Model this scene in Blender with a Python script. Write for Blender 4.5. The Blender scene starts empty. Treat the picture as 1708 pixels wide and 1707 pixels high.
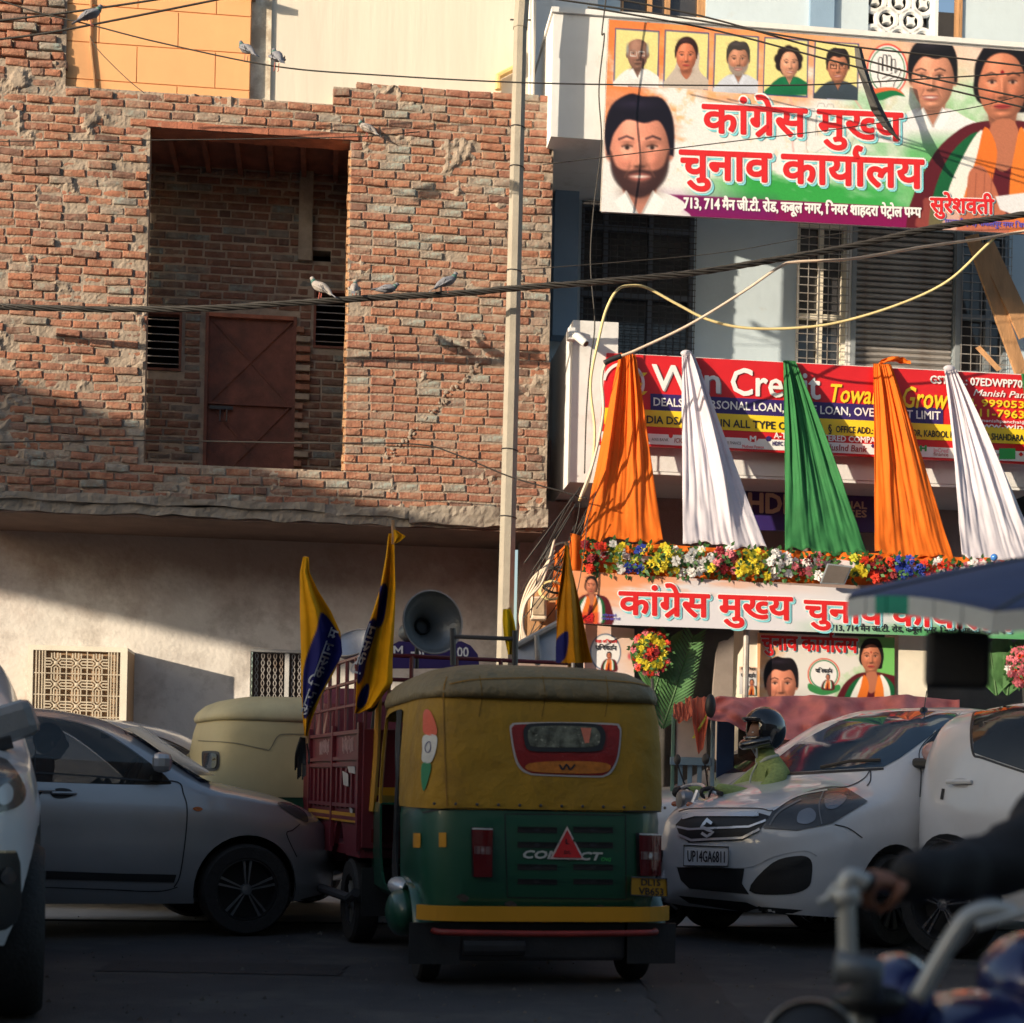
import bpy, bmesh, math, random
import numpy as np
from mathutils import Vector, Matrix, noise
from mathutils.geometry import tessellate_polygon
from mathutils.bvhtree import BVHTree
random.seed(7)
R = math.radians
SC = bpy.context.scene
COL = SC.collection
# ---------------- camera, light, exposure ----------------
FPX, CX, HY, CAMZ = 2700.0, 854.0, 1310.0, 1.03      # focal length and horizon in photo pixels
ROLL = R(1.2)
CR, SR = math.cos(ROLL), math.sin(ROLL)
cd = bpy.data.cameras.new('camera'); cam = bpy.data.objects.new('camera', cd); COL.objects.link(cam); SC.camera = cam
cd.sensor_width = 36; cd.lens = 36 * FPX / 1708; cd.shift_y = (HY - 853.5) / 1708; cd.clip_start = .05; cd.clip_end = 500
cam.matrix_world = Matrix(((CR, -SR, 0, 0), (0, 0, -1, 0), (SR, CR, 0, CAMZ), (0, 0, 0, 1)))
cd.dof.use_dof = True; cd.dof.focus_distance = 12.6; cd.dof.aperture_fstop = 2.9
THETA = math.atan(4.3e-5 * FPX)                     # the facades recede to the right
FM = Matrix.Translation((0, 16.2, 0)) @ Matrix.Rotation(THETA, 4, 'Z')
FI = FM.inverted()
SUN_H, SUN_V = 1.67, .37                            # shadow run along / down the facade per metre of depth
sd = (FM.to_3x3() @ Vector((SUN_H, 1, -SUN_V))).normalized()
sl = bpy.data.lights.new('sun', 'SUN'); so = bpy.data.objects.new('sun', sl); COL.objects.link(so)
so.rotation_euler = sd.to_track_quat('-Z', 'Y').to_euler(); sl.energy = 5; sl.angle = R(.5); sl.color = (1, .83, .61)
EL = math.asin(-sd.z); AZ = math.atan2(-sd.x, -sd.y)   # clockwise from north (+Y)
SC.world = bpy.data.worlds.new('World'); SC.world.use_nodes = True
wn = SC.world.node_tree; sky = wn.nodes.new('ShaderNodeTexSky'); sky.sky_type = 'NISHITA'; sky.sun_disc = False
sky.sun_elevation = EL; sky.sun_rotation = AZ; sky.dust_density = 2.0
wn.links.new(sky.outputs[0], wn.nodes['Background'].inputs[0]); wn.nodes['Background'].inputs[1].default_value = .15
SC.view_settings.view_transform = 'Standard'; SC.view_settings.look = 'None'; SC.view_settings.gamma = 1
SC.view_settings.use_curve_mapping = False; SC.view_settings.exposure = .42
SC.cycles.max_bounces = 6
# ---------------- pixel helpers: where a point of the photograph lies at a given depth ----------------
def ray(px, py):
    u = (px - CX) / FPX; v = (HY - py) / FPX
    return Vector((u * CR - v * SR, 1, u * SR + v * CR))
def P(px, py, Y):
    r = ray(px, py); return Vector((r.x * Y, Y, CAMZ + r.z * Y))
def S(px, py, y=0.0):
    "facade coordinates (s, y, z) of a photo pixel on the plane y"
    o = FI @ Vector((0, 0, CAMZ)); d = FI.to_3x3() @ ray(px, py)
    k = (y - o.y) / d.y
    p = o + d * k; return Vector((p.x, y, p.z))
def lin(c):
    c = np.asarray(c, float) / 255.0
    return np.where(c <= .04045, c / 12.92, ((c + .055) / 1.055) ** 2.4)
def H(r, g, b): return tuple(lin((r, g, b)))
# ---------------- materials ----------------
MC = {}
def M(name, col, rough=.6, metal=0., var=.15, scale=4., bump=.15, bscale=60., spec=.5, coat=0., alpha=None, trans=0., transl=0., emis=None, kind=None, dirt=None, stretch=None):
    if name in MC: return MC[name]
    m = bpy.data.materials.new(name); m.use_nodes = True; nt = m.node_tree; N = nt.nodes; L = nt.links
    b = N['Principled BSDF']; out = N['Material Output']
    tc = N.new('ShaderNodeTexCoord'); mp = N.new('ShaderNodeMapping'); L.new(tc.outputs['Object'], mp.inputs[0])
    if stretch: mp.inputs['Scale'].default_value = stretch
    n1 = N.new('ShaderNodeTexNoise'); n1.inputs['Scale'].default_value = scale; n1.inputs['Detail'].default_value = 7; n1.inputs['Roughness'].default_value = .62
    L.new(mp.outputs[0], n1.inputs['Vector'])
    rp = N.new('ShaderNodeValToRGB'); e = rp.color_ramp.elements; e[0].position = .3; e[1].position = .72
    c = np.array(col[:3]); e[0].color = (*np.clip(c * (1 - var), 0, 1), 1); e[1].color = (*np.clip(c * (1 + var), 0, 1), 1)
    L.new(n1.outputs[0], rp.inputs[0]); cs = rp.outputs[0]
    if dirt:   # (colour, scale, threshold, amount)
        n3 = N.new('ShaderNodeTexNoise'); n3.inputs['Scale'].default_value = dirt[1]; n3.inputs['Detail'].default_value = 9; n3.inputs['Roughness'].default_value = .7
        L.new(mp.outputs[0], n3.inputs['Vector'])
        r3 = N.new('ShaderNodeValToRGB'); q = r3.color_ramp.elements; q[0].position = dirt[2]; q[0].color = (0, 0, 0, 1); q[1].position = min(1, dirt[2] + .14); q[1].color = (dirt[3],) * 3 + (1,)
        L.new(n3.outputs[0], r3.inputs[0]); mx = N.new('ShaderNodeMix'); mx.data_type = 'RGBA'
        L.new(r3.outputs[0], mx.inputs[0]); L.new(cs, mx.inputs[6]); mx.inputs[7].default_value = (*dirt[0], 1); cs = mx.outputs[2]
    L.new(cs, b.inputs['Base Color'])
    b.inputs['Roughness'].default_value = rough; b.inputs['Metallic'].default_value = metal; b.inputs['Specular IOR Level'].default_value = spec
    b.inputs['Coat Weight'].default_value = coat; b.inputs['Coat Roughness'].default_value = .06
    if rough > .15:
        mr = N.new('ShaderNodeMapRange'); mr.inputs[3].default_value = rough - .08; mr.inputs[4].default_value = min(1, rough + .1); L.new(n1.outputs[0], mr.inputs[0]); L.new(mr.outputs[0], b.inputs['Roughness'])
    if bump:
        n2 = N.new('ShaderNodeTexNoise'); n2.inputs['Scale'].default_value = bscale; n2.inputs['Detail'].default_value = 5; L.new(mp.outputs[0], n2.inputs['Vector'])
        bp = N.new('ShaderNodeBump'); bp.inputs['Strength'].default_value = min(1, bump * 2); bp.inputs['Distance'].default_value = .01; L.new(n2.outputs[0], bp.inputs['Height']); L.new(bp.outputs[0], b.inputs['Normal'])
    if trans: b.inputs['Transmission Weight'].default_value = trans
    if emis: b.inputs['Emission Color'].default_value = (*emis[:3], 1); b.inputs['Emission Strength'].default_value = emis[3]
    if alpha is not None or transl:
        mxs = N.new('ShaderNodeMixShader'); o2 = N.new('ShaderNodeBsdfTransparent' if alpha is not None else 'ShaderNodeBsdfTranslucent')
        mxs.inputs[0].default_value = (1 - alpha) if alpha is not None else transl
        if transl: L.new(cs, o2.inputs[0])
        L.new(b.outputs[0], mxs.inputs[1]); L.new(o2.outputs[0], mxs.inputs[2]); L.new(mxs.outputs[0], out.inputs[0])
    MC[name] = m; return m
def MA(name, rough=.5, spec=.4, coat=0., bump=.05):
    "print on vinyl, cloth or brick: colour comes from the mesh's own colour attribute"
    if name in MC: return MC[name]
    m = M(name, (.5, .5, .5), rough, spec=spec, coat=coat, bump=bump, bscale=25); nt = m.node_tree
    a = nt.nodes.new('ShaderNodeAttribute'); a.attribute_name = 'Col'; nt.links.new(a.outputs[0], nt.nodes['Principled BSDF'].inputs['Base Color'])
    return m
# ---------------- mesh builder ----------------
class G:
    def __init__(s): s.v = []; s.f = []; s.mi = []
    def add(s, vs, fs, mi=0):
        o = len(s.v); s.v += [Vector(p) for p in vs]; s.f += [tuple(i + o for i in f) for f in fs]; s.mi += [mi] * len(fs); return s
    def box(s, x0, x1, y0, y1, z0, z1, mi=0, bev=0):
        vs = [(x, y, z) for z in (z0, z1) for y in (y0, y1) for x in (x0, x1)]
        return s.add(vs, [(0, 2, 3, 1), (4, 5, 7, 6), (0, 1, 5, 4), (2, 6, 7, 3), (0, 4, 6, 2), (1, 3, 7, 5)], mi)
    def hexa(s, p, mi=0):
        "8 points: bottom ring 4 then top ring 4"
        return s.add(p, [(3, 2, 1, 0), (4, 5, 6, 7), (0, 1, 5, 4), (1, 2, 6, 5), (2, 3, 7, 6), (3, 0, 4, 7)], mi)
    def obox(s, c, sz, rot=None, mi=0):
        g = G().box(-sz[0] / 2, sz[0] / 2, -sz[1] / 2, sz[1] / 2, -sz[2] / 2, sz[2] / 2)
        rm = rot if rot is not None else Matrix.Identity(3)
        return s.add([rm.to_3x3() @ v + Vector(c) for v in g.v], g.f, mi)
    def tube(s, pts, r, n=8, closed=False, mi=0, cap=True, flat=None):
        pts = [Vector(p) for p in pts]; k = len(pts); rr = r if isinstance(r, (list, tuple)) else [r] * k
        vs = []; up = None
        for i, p in enumerate(pts):
            a = pts[(i - 1) % k] if (i > 0 or closed) else p; b = pts[(i + 1) % k] if (i < k - 1 or closed) else p
            t = (b - a).normalized() if (b - a).length > 1e-9 else Vector((0, 0, 1))
            if up is None:
                up = Vector((0, 0, 1)) if abs(t.z) < .9 else Vector((1, 0, 0))
            sx = t.cross(up);
            if sx.length < 1e-6: sx = t.cross(Vector((0, 1, 0)))
            sx.normalize(); up = sx.cross(t).normalized()
            for j in range(n):
                an = 2 * math.pi * (j + .5) / n
                vs.append(p + (sx * math.cos(an) + up * math.sin(an) * (flat or 1)) * rr[i])
        fs = []
        for i in range(k if closed else k - 1):
            for j in range(n):
                a = i * n + j; b = i * n + (j + 1) % n; c2 = ((i + 1) % k) * n + (j + 1) % n; d = ((i + 1) % k) * n + j
                fs.append((a, b, c2, d))
        if cap and not closed: fs += [tuple(range(n))[::-1], tuple(range((k - 1) * n, k * n))]
        return s.add(vs, fs, mi)
    def lathe(s, prof, c=(0, 0, 0), axis=(0, 0, 1), n=24, mi=0, ang=2 * math.pi):
        q = Vector((0, 0, 1)).rotation_difference(Vector(axis).normalized()); c = Vector(c); vs = []
        for r, h in prof:
            for j in range(n): a = ang * j / n; vs.append(q @ Vector((r * math.cos(a), r * math.sin(a), h)) + c)
        fs = [(i * n + j, i * n + (j + 1) % n, (i + 1) * n + (j + 1) % n, (i + 1) * n + j) for i in range(len(prof) - 1) for j in range(n)]
        return s.add(vs, fs, mi)
    def ell(s, c, r, n=12, m=8, mi=0, rot=None):
        vs = []; rm = rot.to_3x3() if rot is not None else Matrix.Identity(3)
        for i in range(m + 1):
            a = math.pi * i / m
            for j in range(n):
                b = 2 * math.pi * j / n
                vs.append(Vector(c) + rm @ Vector((r[0] * math.sin(a) * math.cos(b), r[1] * math.sin(a) * math.sin(b), r[2] * math.cos(a))))
        return s.add(vs, [(i * n + j, (i + 1) * n + j, (i + 1) * n + (j + 1) % n, i * n + (j + 1) % n) for i in range(m) for j in range(n)], mi)
    def slab(s, outer, holes, y0, y1, mi=0, ax='y'):
        "a flat panel with openings: loops of (x, z), thickness y0..y1"
        loops = [outer] + list(holes); tri = tessellate_polygon([[Vector((p[0], p[1], 0)) for p in l] for l in loops])
        fl = [p for l in loops for p in l]; n = len(fl)
        vs = [(p[0], y0, p[1]) for p in fl] + [(p[0], y1, p[1]) for p in fl]
        fs = [tuple(t) for t in tri] + [tuple(i + n for i in reversed(t)) for t in tri]; o = 0
        for l in loops:
            k = len(l)
            for i in range(k): a = o + i; b = o + (i + 1) % k; fs.append((a, b, b + n, a + n))
            o += k
        return s.add(vs, fs, mi)
    def grid(s, fn, nu, nv, mi=0):
        vs = [fn(i / nu, j / nv) for j in range(nv + 1) for i in range(nu + 1)]; w = nu + 1
        return s.add(vs, [(j * w + i, j * w + i + 1, (j + 1) * w + i + 1, (j + 1) * w + i) for j in range(nv) for i in range(nu)], mi)
    def mesh(s, name, org=Vector((0, 0, 0)), smooth=False, fix=True):
        me = bpy.data.meshes.new(name); me.from_pydata([tuple(v - org) for v in s.v], [], s.f)
        if any(s.mi): me.polygons.foreach_set('material_index', s.mi)
        if fix and len(s.f) < 60000:
            bm = bmesh.new(); bm.from_mesh(me); bmesh.ops.recalc_face_normals(bm, faces=bm.faces); bm.to_mesh(me); bm.free()
        if smooth: me.polygons.foreach_set('use_smooth', [True] * len(me.polygons))
        return me
ORG = {}
def setp(o, label=None, cat=None, group=None, kind=None):
    if label: o['label'] = label
    if cat: o['category'] = cat
    if group: o['group'] = group
    if kind: o['kind'] = kind
def thing(name, label, cat, at=(0, 0, 0), frame=FM, group=None, kind=None):
    o = bpy.data.objects.new(name, None); COL.objects.link(o); o.empty_display_size = .1
    at = Vector(at); o.matrix_world = frame @ Matrix.Translation(at); ORG[o.name] = at; setp(o, label, cat, group, kind); return o
def root_of(o):
    while o.parent: o = o.parent
    return o
def part(name, g, mat, parent, smooth=False, label=None, kind=None, bev=0, auto=None, sol=0):
    org = ORG[root_of(parent).name]; me = g.mesh(name, org, smooth); return _mk(name, me, mat, parent, None, label, None, None, kind, bev, auto, sol)
def solo(name, g, mat, label=None, cat=None, at=None, frame=FM, group=None, kind=None, smooth=False, bev=0, auto=None, sol=0):
    if at is None:
        a = np.array([tuple(v) for v in g.v]); at = ((a[:, 0].min() + a[:, 0].max()) / 2, (a[:, 1].min() + a[:, 1].max()) / 2, a[:, 2].min())
    at = Vector(at); me = g.mesh(name, at, smooth); o = _mk(name, me, mat, None, frame @ Matrix.Translation(at), label, cat, group, kind, bev, auto, sol); ORG[o.name] = at; return o
def _mk(name, me, mat, parent, mw, label, cat, group, kind, bev=0, auto=None, sol=0):
    for x in (mat if isinstance(mat, (list, tuple)) else [mat]): me.materials.append(x)
    o = bpy.data.objects.new(name, me); COL.objects.link(o)
    if parent: o.parent = parent
    if mw is not None: o.matrix_world = mw
    setp(o, label, cat, group, kind)
    if auto is not None:
        me.polygons.foreach_set('use_smooth', [True] * len(me.polygons)); me.set_sharp_from_angle(angle=R(auto))
    if sol: m = o.modifiers.new('s', 'SOLIDIFY'); m.thickness = sol; m.offset = -1
    if bev: m = o.modifiers.new('b', 'BEVEL'); m.width = bev; m.segments = 2; m.limit_method = 'ANGLE'; m.angle_limit = R(40)
    return o
def sm(pts, n=8, closed=False):
    "Catmull-Rom through the points"
    pts = [Vector(p) for p in pts]; k = len(pts); out = []
    for i in range(k if closed else k - 1):
        p0 = pts[(i - 1) % k] if (closed or i > 0) else pts[0]; p1 = pts[i]; p2 = pts[(i + 1) % k]; p3 = pts[(i + 2) % k] if (closed or i < k - 2) else pts[-1]
        for j in range(n):
            t = j / n; out.append(.5 * ((2 * p1) + (p2 - p0) * t + (2 * p0 - 5 * p1 + 4 * p2 - p3) * t * t + (3 * p1 - p0 - 3 * p2 + p3) * t ** 3))
    if not closed: out.append(pts[-1])
    return out
def sm2(pts, n=6, closed=True): return [(p.x, p.y) for p in sm([(a, b, 0) for a, b in pts], n, closed)]
def interp(x, xs, ys): return float(np.interp(x, xs, ys))
# ---------------- lettering ----------------
GC = {}
def raw(ch):
    if ch in GC: return GC[ch]
    c = bpy.data.curves.new('t', 'FONT'); c.body = ch; c.size = 1; c.resolution_u = 2; o = bpy.data.objects.new('t', c); m = o.to_mesh()
    v = [(p.co.x, p.co.y) for p in m.vertices]; f = [tuple(p.vertices) for p in m.polygons]; o.to_mesh_clear()
    def right(b):
        c.body = b; mm = o.to_mesh(); r = max([p.co.x for p in mm.vertices] or [0]); o.to_mesh_clear(); return r
    adv = right(ch + '|') - right('|')
    bpy.data.objects.remove(o); bpy.data.curves.remove(c); GC[ch] = (v, f, adv); return GC[ch]
def clipx(v, f, xc):
    bm = bmesh.new(); vs = [bm.verts.new((a, b, 0)) for a, b in v]
    for q in f:
        try: bm.faces.new([vs[i] for i in q])
        except ValueError: pass
    bmesh.ops.bisect_plane(bm, geom=bm.verts[:] + bm.edges[:] + bm.faces[:], plane_co=(xc, 0, 0), plane_no=(1, 0, 0), clear_outer=True)
    bm.verts.index_update(); r = ([(p.co.x, p.co.y) for p in bm.verts], [tuple(p.index for p in q.verts) for q in bm.faces]); bm.free(); return r
def stroke2(pts, w):
    v = []; n = len(pts)
    for i, p in enumerate(pts):
        a = pts[max(0, i - 1)]; b = pts[min(n - 1, i + 1)]; dx, dy = b[0] - a[0], b[1] - a[1]; l = math.hypot(dx, dy) or 1; v += [(p[0] - dy / l * w / 2, p[1] + dx / l * w / 2), (p[0] + dy / l * w / 2, p[1] - dx / l * w / 2)]
    return v, [(2 * i, 2 * i + 1, 2 * i + 3, 2 * i + 2) for i in range(n - 1)]
def layout(s):
    """glyph by glyph; after a letter: '½' keeps only its half form, '/' adds the slanting r below, '^' the two-stroke r, '~' the hook r above"""
    V = []; Fc = []; x = 0; lastx = 0; lasta = 0
    AA = raw('ा')[2]; hl = max(p[1] for p in raw('ा')[0])
    def put(v, f, ox):
        o = len(V); V.extend((a + ox, b) for a, b in v); Fc.extend(tuple(i + o for i in q) for q in f)
    for k, ch in enumerate(s):
        if ch == ' ': x += .26; continue
        if ch in '½/^~': continue
        v, f, a = raw(ch); nx = ''
        for q_ in s[k + 1:]:
            if q_ in '½/^~': nx += q_
            else: break
        dev = ord(ch) > 0x900
        if dev and '½' in nx: v, f = clipx(v, f, a - AA * .78); a = a - AA * .62
        put(v, f, x)
        if dev and '/' in nx: vv, ff = stroke2([(a - AA * .55, .2), (a - AA * 1.5, -.02)], .075); put(vv, ff, x)
        if dev and '^' in nx: vv, ff = stroke2([(a * .22, -.12), (a * .5, 0.0), (a * .8, -.14)], .06); put(vv, ff, x)
        if dev and '~' in nx: vv, ff = stroke2([(p[0], p[1]) for p in sm2([(a + AA * .35, hl - .03), (a + AA * .1, hl + .1), (a + AA * .25, hl + .22), (a + AA * .6, hl + .2)], 4, False)], .075); put(vv, ff, x)
        x += a
    return V, Fc, x
BASE_H = .72
def text(g, s, x0, y0, x1, y1, h, y, bold=.0, mi=0, shear=0, dx=0, dy=0, lift=0., mapper=None, wave=6):
    """letter string s with its baseline from pixel (x0,y0) to (x1,y1), capital height h pixels, laid on facade plane y"""
    V, Fc, W = layout(s); mapper = mapper or (lambda a, b, q: S(a, b, q))
    ux, uy = (x1 - x0) / W, (y1 - y0) / W; hs = h / BASE_H
    offs = [(0, 0)] if not bold else [(bold * math.cos(t * 2 * math.pi / wave), bold * math.sin(t * 2 * math.pi / wave)) for t in range(wave)] + [(0, 0)]
    for k, (ox, oy) in enumerate(offs):
        vs = []
        for a, b in V:
            a2 = a + shear * b
            vs.append(mapper(x0 + ux * a2 + ox + dx, y0 + uy * a2 - hs * b + oy + dy, y - k * .00012 - lift))
        g.add(vs, Fc, mi)
    return g
# ---------------- printed pictures: colours painted per vertex ----------------
class Canvas:
    def __init__(s, c00, c10, c11, c01, step, base=(230, 230, 230)):
        c = [np.array(p, float) for p in (c00, c10, c11, c01)]
        s.nu = max(2, int(np.linalg.norm(c[1] - c[0]) / step)); s.nv = max(2, int(np.linalg.norm(c[3] - c[0]) / step))
        u, v = np.meshgrid(np.linspace(0, 1, s.nu + 1), np.linspace(0, 1, s.nv + 1)); u = u[..., None]; v = v[..., None]
        p = c[0] * (1 - u) * (1 - v) + c[1] * u * (1 - v) + c[2] * u * v + c[3] * (1 - u) * v
        s.X = p[..., 0]; s.Y = p[..., 1]; s.U = u[..., 0]; s.V = v[..., 0]; s.C = np.ones(s.X.shape + (3,)) * np.array(base, float)
    def mixm(s, a, col): a = np.clip(a, 0, 1)[..., None]; s.C = s.C * (1 - a) + np.array(col, float) * a
    def ell(s, cx, cy, rx, ry, col, soft=1.2, rot=0, amt=1, p=2):
        a = R(rot); X = s.X - cx; Y = s.Y - cy; x = (X * math.cos(a) + Y * math.sin(a)) / rx; y = (-X * math.sin(a) + Y * math.cos(a)) / ry
        d = ((np.abs(x) ** p + np.abs(y) ** p) ** (1 / p) - 1) * min(rx, ry)
        s.mixm((.5 - d / soft) * amt if soft < 4 else np.clip(.5 - d / soft, 0, 1) ** 1.5 * amt, col)
    def poly(s, pts, col, soft=1.4, amt=1, smooth=True):
        if smooth: pts = sm2(pts, 4)
        q = np.array(pts, float); m = soft + 2
        sel = (s.X > q[:, 0].min() - m) & (s.X < q[:, 0].max() + m) & (s.Y > q[:, 1].min() - m) & (s.Y < q[:, 1].max() + m)
        if not sel.any(): return
        x = s.X[sel]; y = s.Y[sel]; d = np.full(x.shape, 1e9); ins = np.zeros(x.shape, bool); n = len(q)
        for i in range(n):
            a = q[i]; b = q[(i + 1) % n]; e = b - a; l = e @ e or 1e-9; t = np.clip(((x - a[0]) * e[0] + (y - a[1]) * e[1]) / l, 0, 1)
            d = np.minimum(d, np.hypot(x - a[0] - t * e[0], y - a[1] - t * e[1]))
            c = ((a[1] > y) != (b[1] > y)) & (x < (b[0] - a[0]) * (y - a[1]) / ((b[1] - a[1]) or 1e-9) + a[0]); ins ^= c
        al = np.zeros(s.X.shape); al[sel] = np.clip(.5 - np.where(ins, -d, d) / soft, 0, 1) * amt; s.mixm(al, col)
    def line(s, pts, w, col, soft=1.2, amt=1):
        d = np.full(s.X.shape, 1e9)
        for a, b in zip(pts[:-1], pts[1:]):
            a = np.array(a, float); e = np.array(b, float) - a; l = e @ e or 1e-9; t = np.clip(((s.X - a[0]) * e[0] + (s.Y - a[1]) * e[1]) / l, 0, 1)
            d = np.minimum(d, np.hypot(s.X - a[0] - t * e[0], s.Y - a[1] - t * e[1]))
        s.mixm(np.clip(.5 - (d - w / 2) / soft, 0, 1) * amt, col)
    def wash(s, fn, col): s.mixm(fn(s.X, s.Y), col)
    def noise(s, sc, seed=0, ang=0, sx=1, sy=1):
        r = np.random.RandomState(seed); a = np.zeros(s.X.shape); f = 1 / sc; am = 1; tot = 0
        ca, sa = math.cos(R(ang)), math.sin(R(ang)); X = (s.X * ca + s.Y * sa) * sx; Y = (-s.X * sa + s.Y * ca) * sy
        for o in range(5):
            t = r.rand(64, 64); x = X * f + 100; y = Y * f + 100; i = np.floor(x).astype(int); j = np.floor(y).astype(int); u = x - i; v = y - j; u = u * u * (3 - 2 * u); v = v * v * (3 - 2 * v)
            g = lambda a_, b_: t[b_ % 64, a_ % 64]
            a += am * (g(i, j) * (1 - u) * (1 - v) + g(i + 1, j) * u * (1 - v) + g(i, j + 1) * (1 - u) * v + g(i + 1, j + 1) * u * v); tot += am; am *= .55; f *= 2.1
        return a / tot
    def build(s, name, y, parent, mat, mapper=None, gain=.9, label=None):
        mapper = mapper or (lambda a, b: S(a, b, y)); w = s.nu + 1; org = ORG[root_of(parent).name]
        vs = [tuple(mapper(a, b) - org) for a, b in zip(s.X.ravel(), s.Y.ravel())]
        fs = [(j * w + i, (j + 1) * w + i, (j + 1) * w + i + 1, j * w + i + 1) for j in range(s.nv) for i in range(s.nu)]
        me = bpy.data.meshes.new(name); me.from_pydata(vs, [], fs)
        c = lin(np.clip(s.C.reshape(-1, 3), 0, 255)) * gain; c = np.hstack([c, np.ones((len(c), 1))]).astype('f4')
        at = me.color_attributes.new('Col', 'FLOAT_COLOR', 'POINT'); at.data.foreach_set('color', c.ravel())
        return _mk(name, me, mat, parent, None, label, None, None, None)
# ================= materials =================
mBrick = M('brick', (.285, .145, .102), .88, var=.32, scale=9, bump=.4, bscale=45, dirt=((.34, .25, .19), 11, .50, .8))
nt = mBrick.node_tree; bb = nt.nodes['Principled BSDF']; src = bb.inputs['Base Color'].links[0].from_socket
at_ = nt.nodes.new('ShaderNodeAttribute'); at_.attribute_name = 'rnd'; oi = nt.nodes.new('ShaderNodeObjectInfo')
ad = nt.nodes.new('ShaderNodeMath'); ad.operation = 'ADD'; nt.links.new(at_.outputs['Fac'], ad.inputs[0]); nt.links.new(oi.outputs['Random'], ad.inputs[1])
fr = nt.nodes.new('ShaderNodeMath'); fr.operation = 'FRACT'; nt.links.new(ad.outputs[0], fr.inputs[0])
rmp = nt.nodes.new('ShaderNodeValToRGB'); rmp.color_ramp.interpolation = 'LINEAR'; E_ = rmp.color_ramp.elements
E_[0].position = 0; E_[0].color = (.95, .8, .8, 1); E_[1].position = 1; E_[1].color = (1.0, 1.75, 2.2, 1)
for ps, cc in ((.25, (1.12, 1.02, .95, 1)), (.5, (1.2, .98, .85, 1)), (.7, (1.05, 1.2, 1.25, 1)), (.80, (.62, .62, .68, 1)), (.86, (1.05, 1.5, 1.7, 1)), (.92, (1.0, 1.6, 1.9, 1))):
    e = E_.new(ps); e.color = cc
nt.links.new(fr.outputs[0], rmp.inputs[0]); mxx = nt.nodes.new('ShaderNodeMix'); mxx.data_type = 'RGBA'; mxx.blend_type = 'MULTIPLY'; mxx.inputs[0].default_value = 1
nt.links.new(src, mxx.inputs[6]); nt.links.new(rmp.outputs[0], mxx.inputs[7]); nt.links.new(mxx.outputs[2], bb.inputs['Base Color'])
mMortar = M('mortar', (.33, .27, .22), .95, var=.28, scale=7, bump=.8, bscale=30)
mConc = M('concrete', (.30, .26, .22), .95, var=.3, scale=5, bump=.8, bscale=22)
mPlasterLow = M('stained_plaster', (.67, .64, .61), .9, var=.12, scale=1.6, bump=.35, bscale=18, dirt=((.38, .345, .32), 1.5, .49, .75))
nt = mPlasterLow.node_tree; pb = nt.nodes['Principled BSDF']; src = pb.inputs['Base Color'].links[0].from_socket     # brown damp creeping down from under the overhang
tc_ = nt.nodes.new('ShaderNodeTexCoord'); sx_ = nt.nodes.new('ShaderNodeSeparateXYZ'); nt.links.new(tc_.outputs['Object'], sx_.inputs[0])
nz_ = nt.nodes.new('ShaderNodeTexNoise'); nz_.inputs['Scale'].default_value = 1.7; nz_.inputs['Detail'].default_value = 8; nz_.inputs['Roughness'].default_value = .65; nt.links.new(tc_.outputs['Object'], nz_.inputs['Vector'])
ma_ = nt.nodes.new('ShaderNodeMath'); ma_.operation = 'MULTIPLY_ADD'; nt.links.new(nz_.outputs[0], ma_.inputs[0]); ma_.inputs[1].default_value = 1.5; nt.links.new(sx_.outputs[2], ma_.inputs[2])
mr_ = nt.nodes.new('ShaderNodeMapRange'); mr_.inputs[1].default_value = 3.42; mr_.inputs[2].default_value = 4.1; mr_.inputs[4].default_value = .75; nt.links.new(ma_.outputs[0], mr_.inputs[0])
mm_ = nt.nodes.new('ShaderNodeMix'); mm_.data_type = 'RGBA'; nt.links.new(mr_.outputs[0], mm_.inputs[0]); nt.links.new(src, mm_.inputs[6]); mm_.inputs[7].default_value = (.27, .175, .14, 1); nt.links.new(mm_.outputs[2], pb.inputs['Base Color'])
mOrange = M('orange_paint', (.78, .41, .19), .85, var=.07, scale=1.3, bump=.15, bscale=10)
mCream = M('cream_paint', (.70, .65, .57), .85, var=.10, scale=1.5, bump=.25, bscale=9, dirt=((.62, .47, .30), 1.6, .58, .55), stretch=(1, 1, .12))
mPeel = M('peeling_paint', (.84, .78, .66), .9, var=.08, scale=2, bump=.6, bscale=12, dirt=((.45, .37, .28), 2.2, .46, .9))
mBlueW = M('pale_blue_paint', (.50, .60, .68), .8, var=.08, scale=1.2, bump=.15, bscale=12, dirt=((.40, .38, .33), 2.5, .6, .5))
mBlueD = M('blue_paint', (.22, .33, .47), .75, var=.08, scale=2, bump=.1)
mWhiteW = M('white_paint', (.72, .73, .74), .8, var=.08, scale=1.2, bump=.2, bscale=14, dirt=((.42, .40, .36), 2.2, .57, .5))
mRust = M('rusty_iron', (.19, .07, .05), .75, var=.35, scale=5, bump=.3, dirt=((.10, .05, .04), 3, .5, .7))
mRustL = M('rusty_lintel', (.36, .13, .08), .85, var=.3, scale=8, bump=.3)
mIron = M('dark_iron', (.045, .045, .05), .5, var=.3, bump=.1)
mGrey = M('grey_paint', (.22, .25, .28), .6, var=.15, bump=.1)
mDark = M('unlit_room', (.035, .033, .035), .9, var=.3)
mCreamM = M('cream_metal', (.80, .74, .62), .5, var=.1, bump=.05)
mTan = M('tan_board', (.48, .32, .19), .7, var=.15, bump=.1)
mWood = M('wood', (.42, .23, .11), .7, var=.3, scale=6, bump=.3, stretch=(1, 1, .2))
mShut = M('steel_shutter', (.36, .34, .33), .5, metal=.2, var=.2, scale=5, bump=.1, dirt=((.22, .13, .07), 4, .5, .6))
mBlack = M('black_rubber', (.02, .02, .022), .55, var=.3, bump=.1)
mWire = M('cable_sheath', (.035, .032, .03), .6, var=.3, bump=.1)
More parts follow.
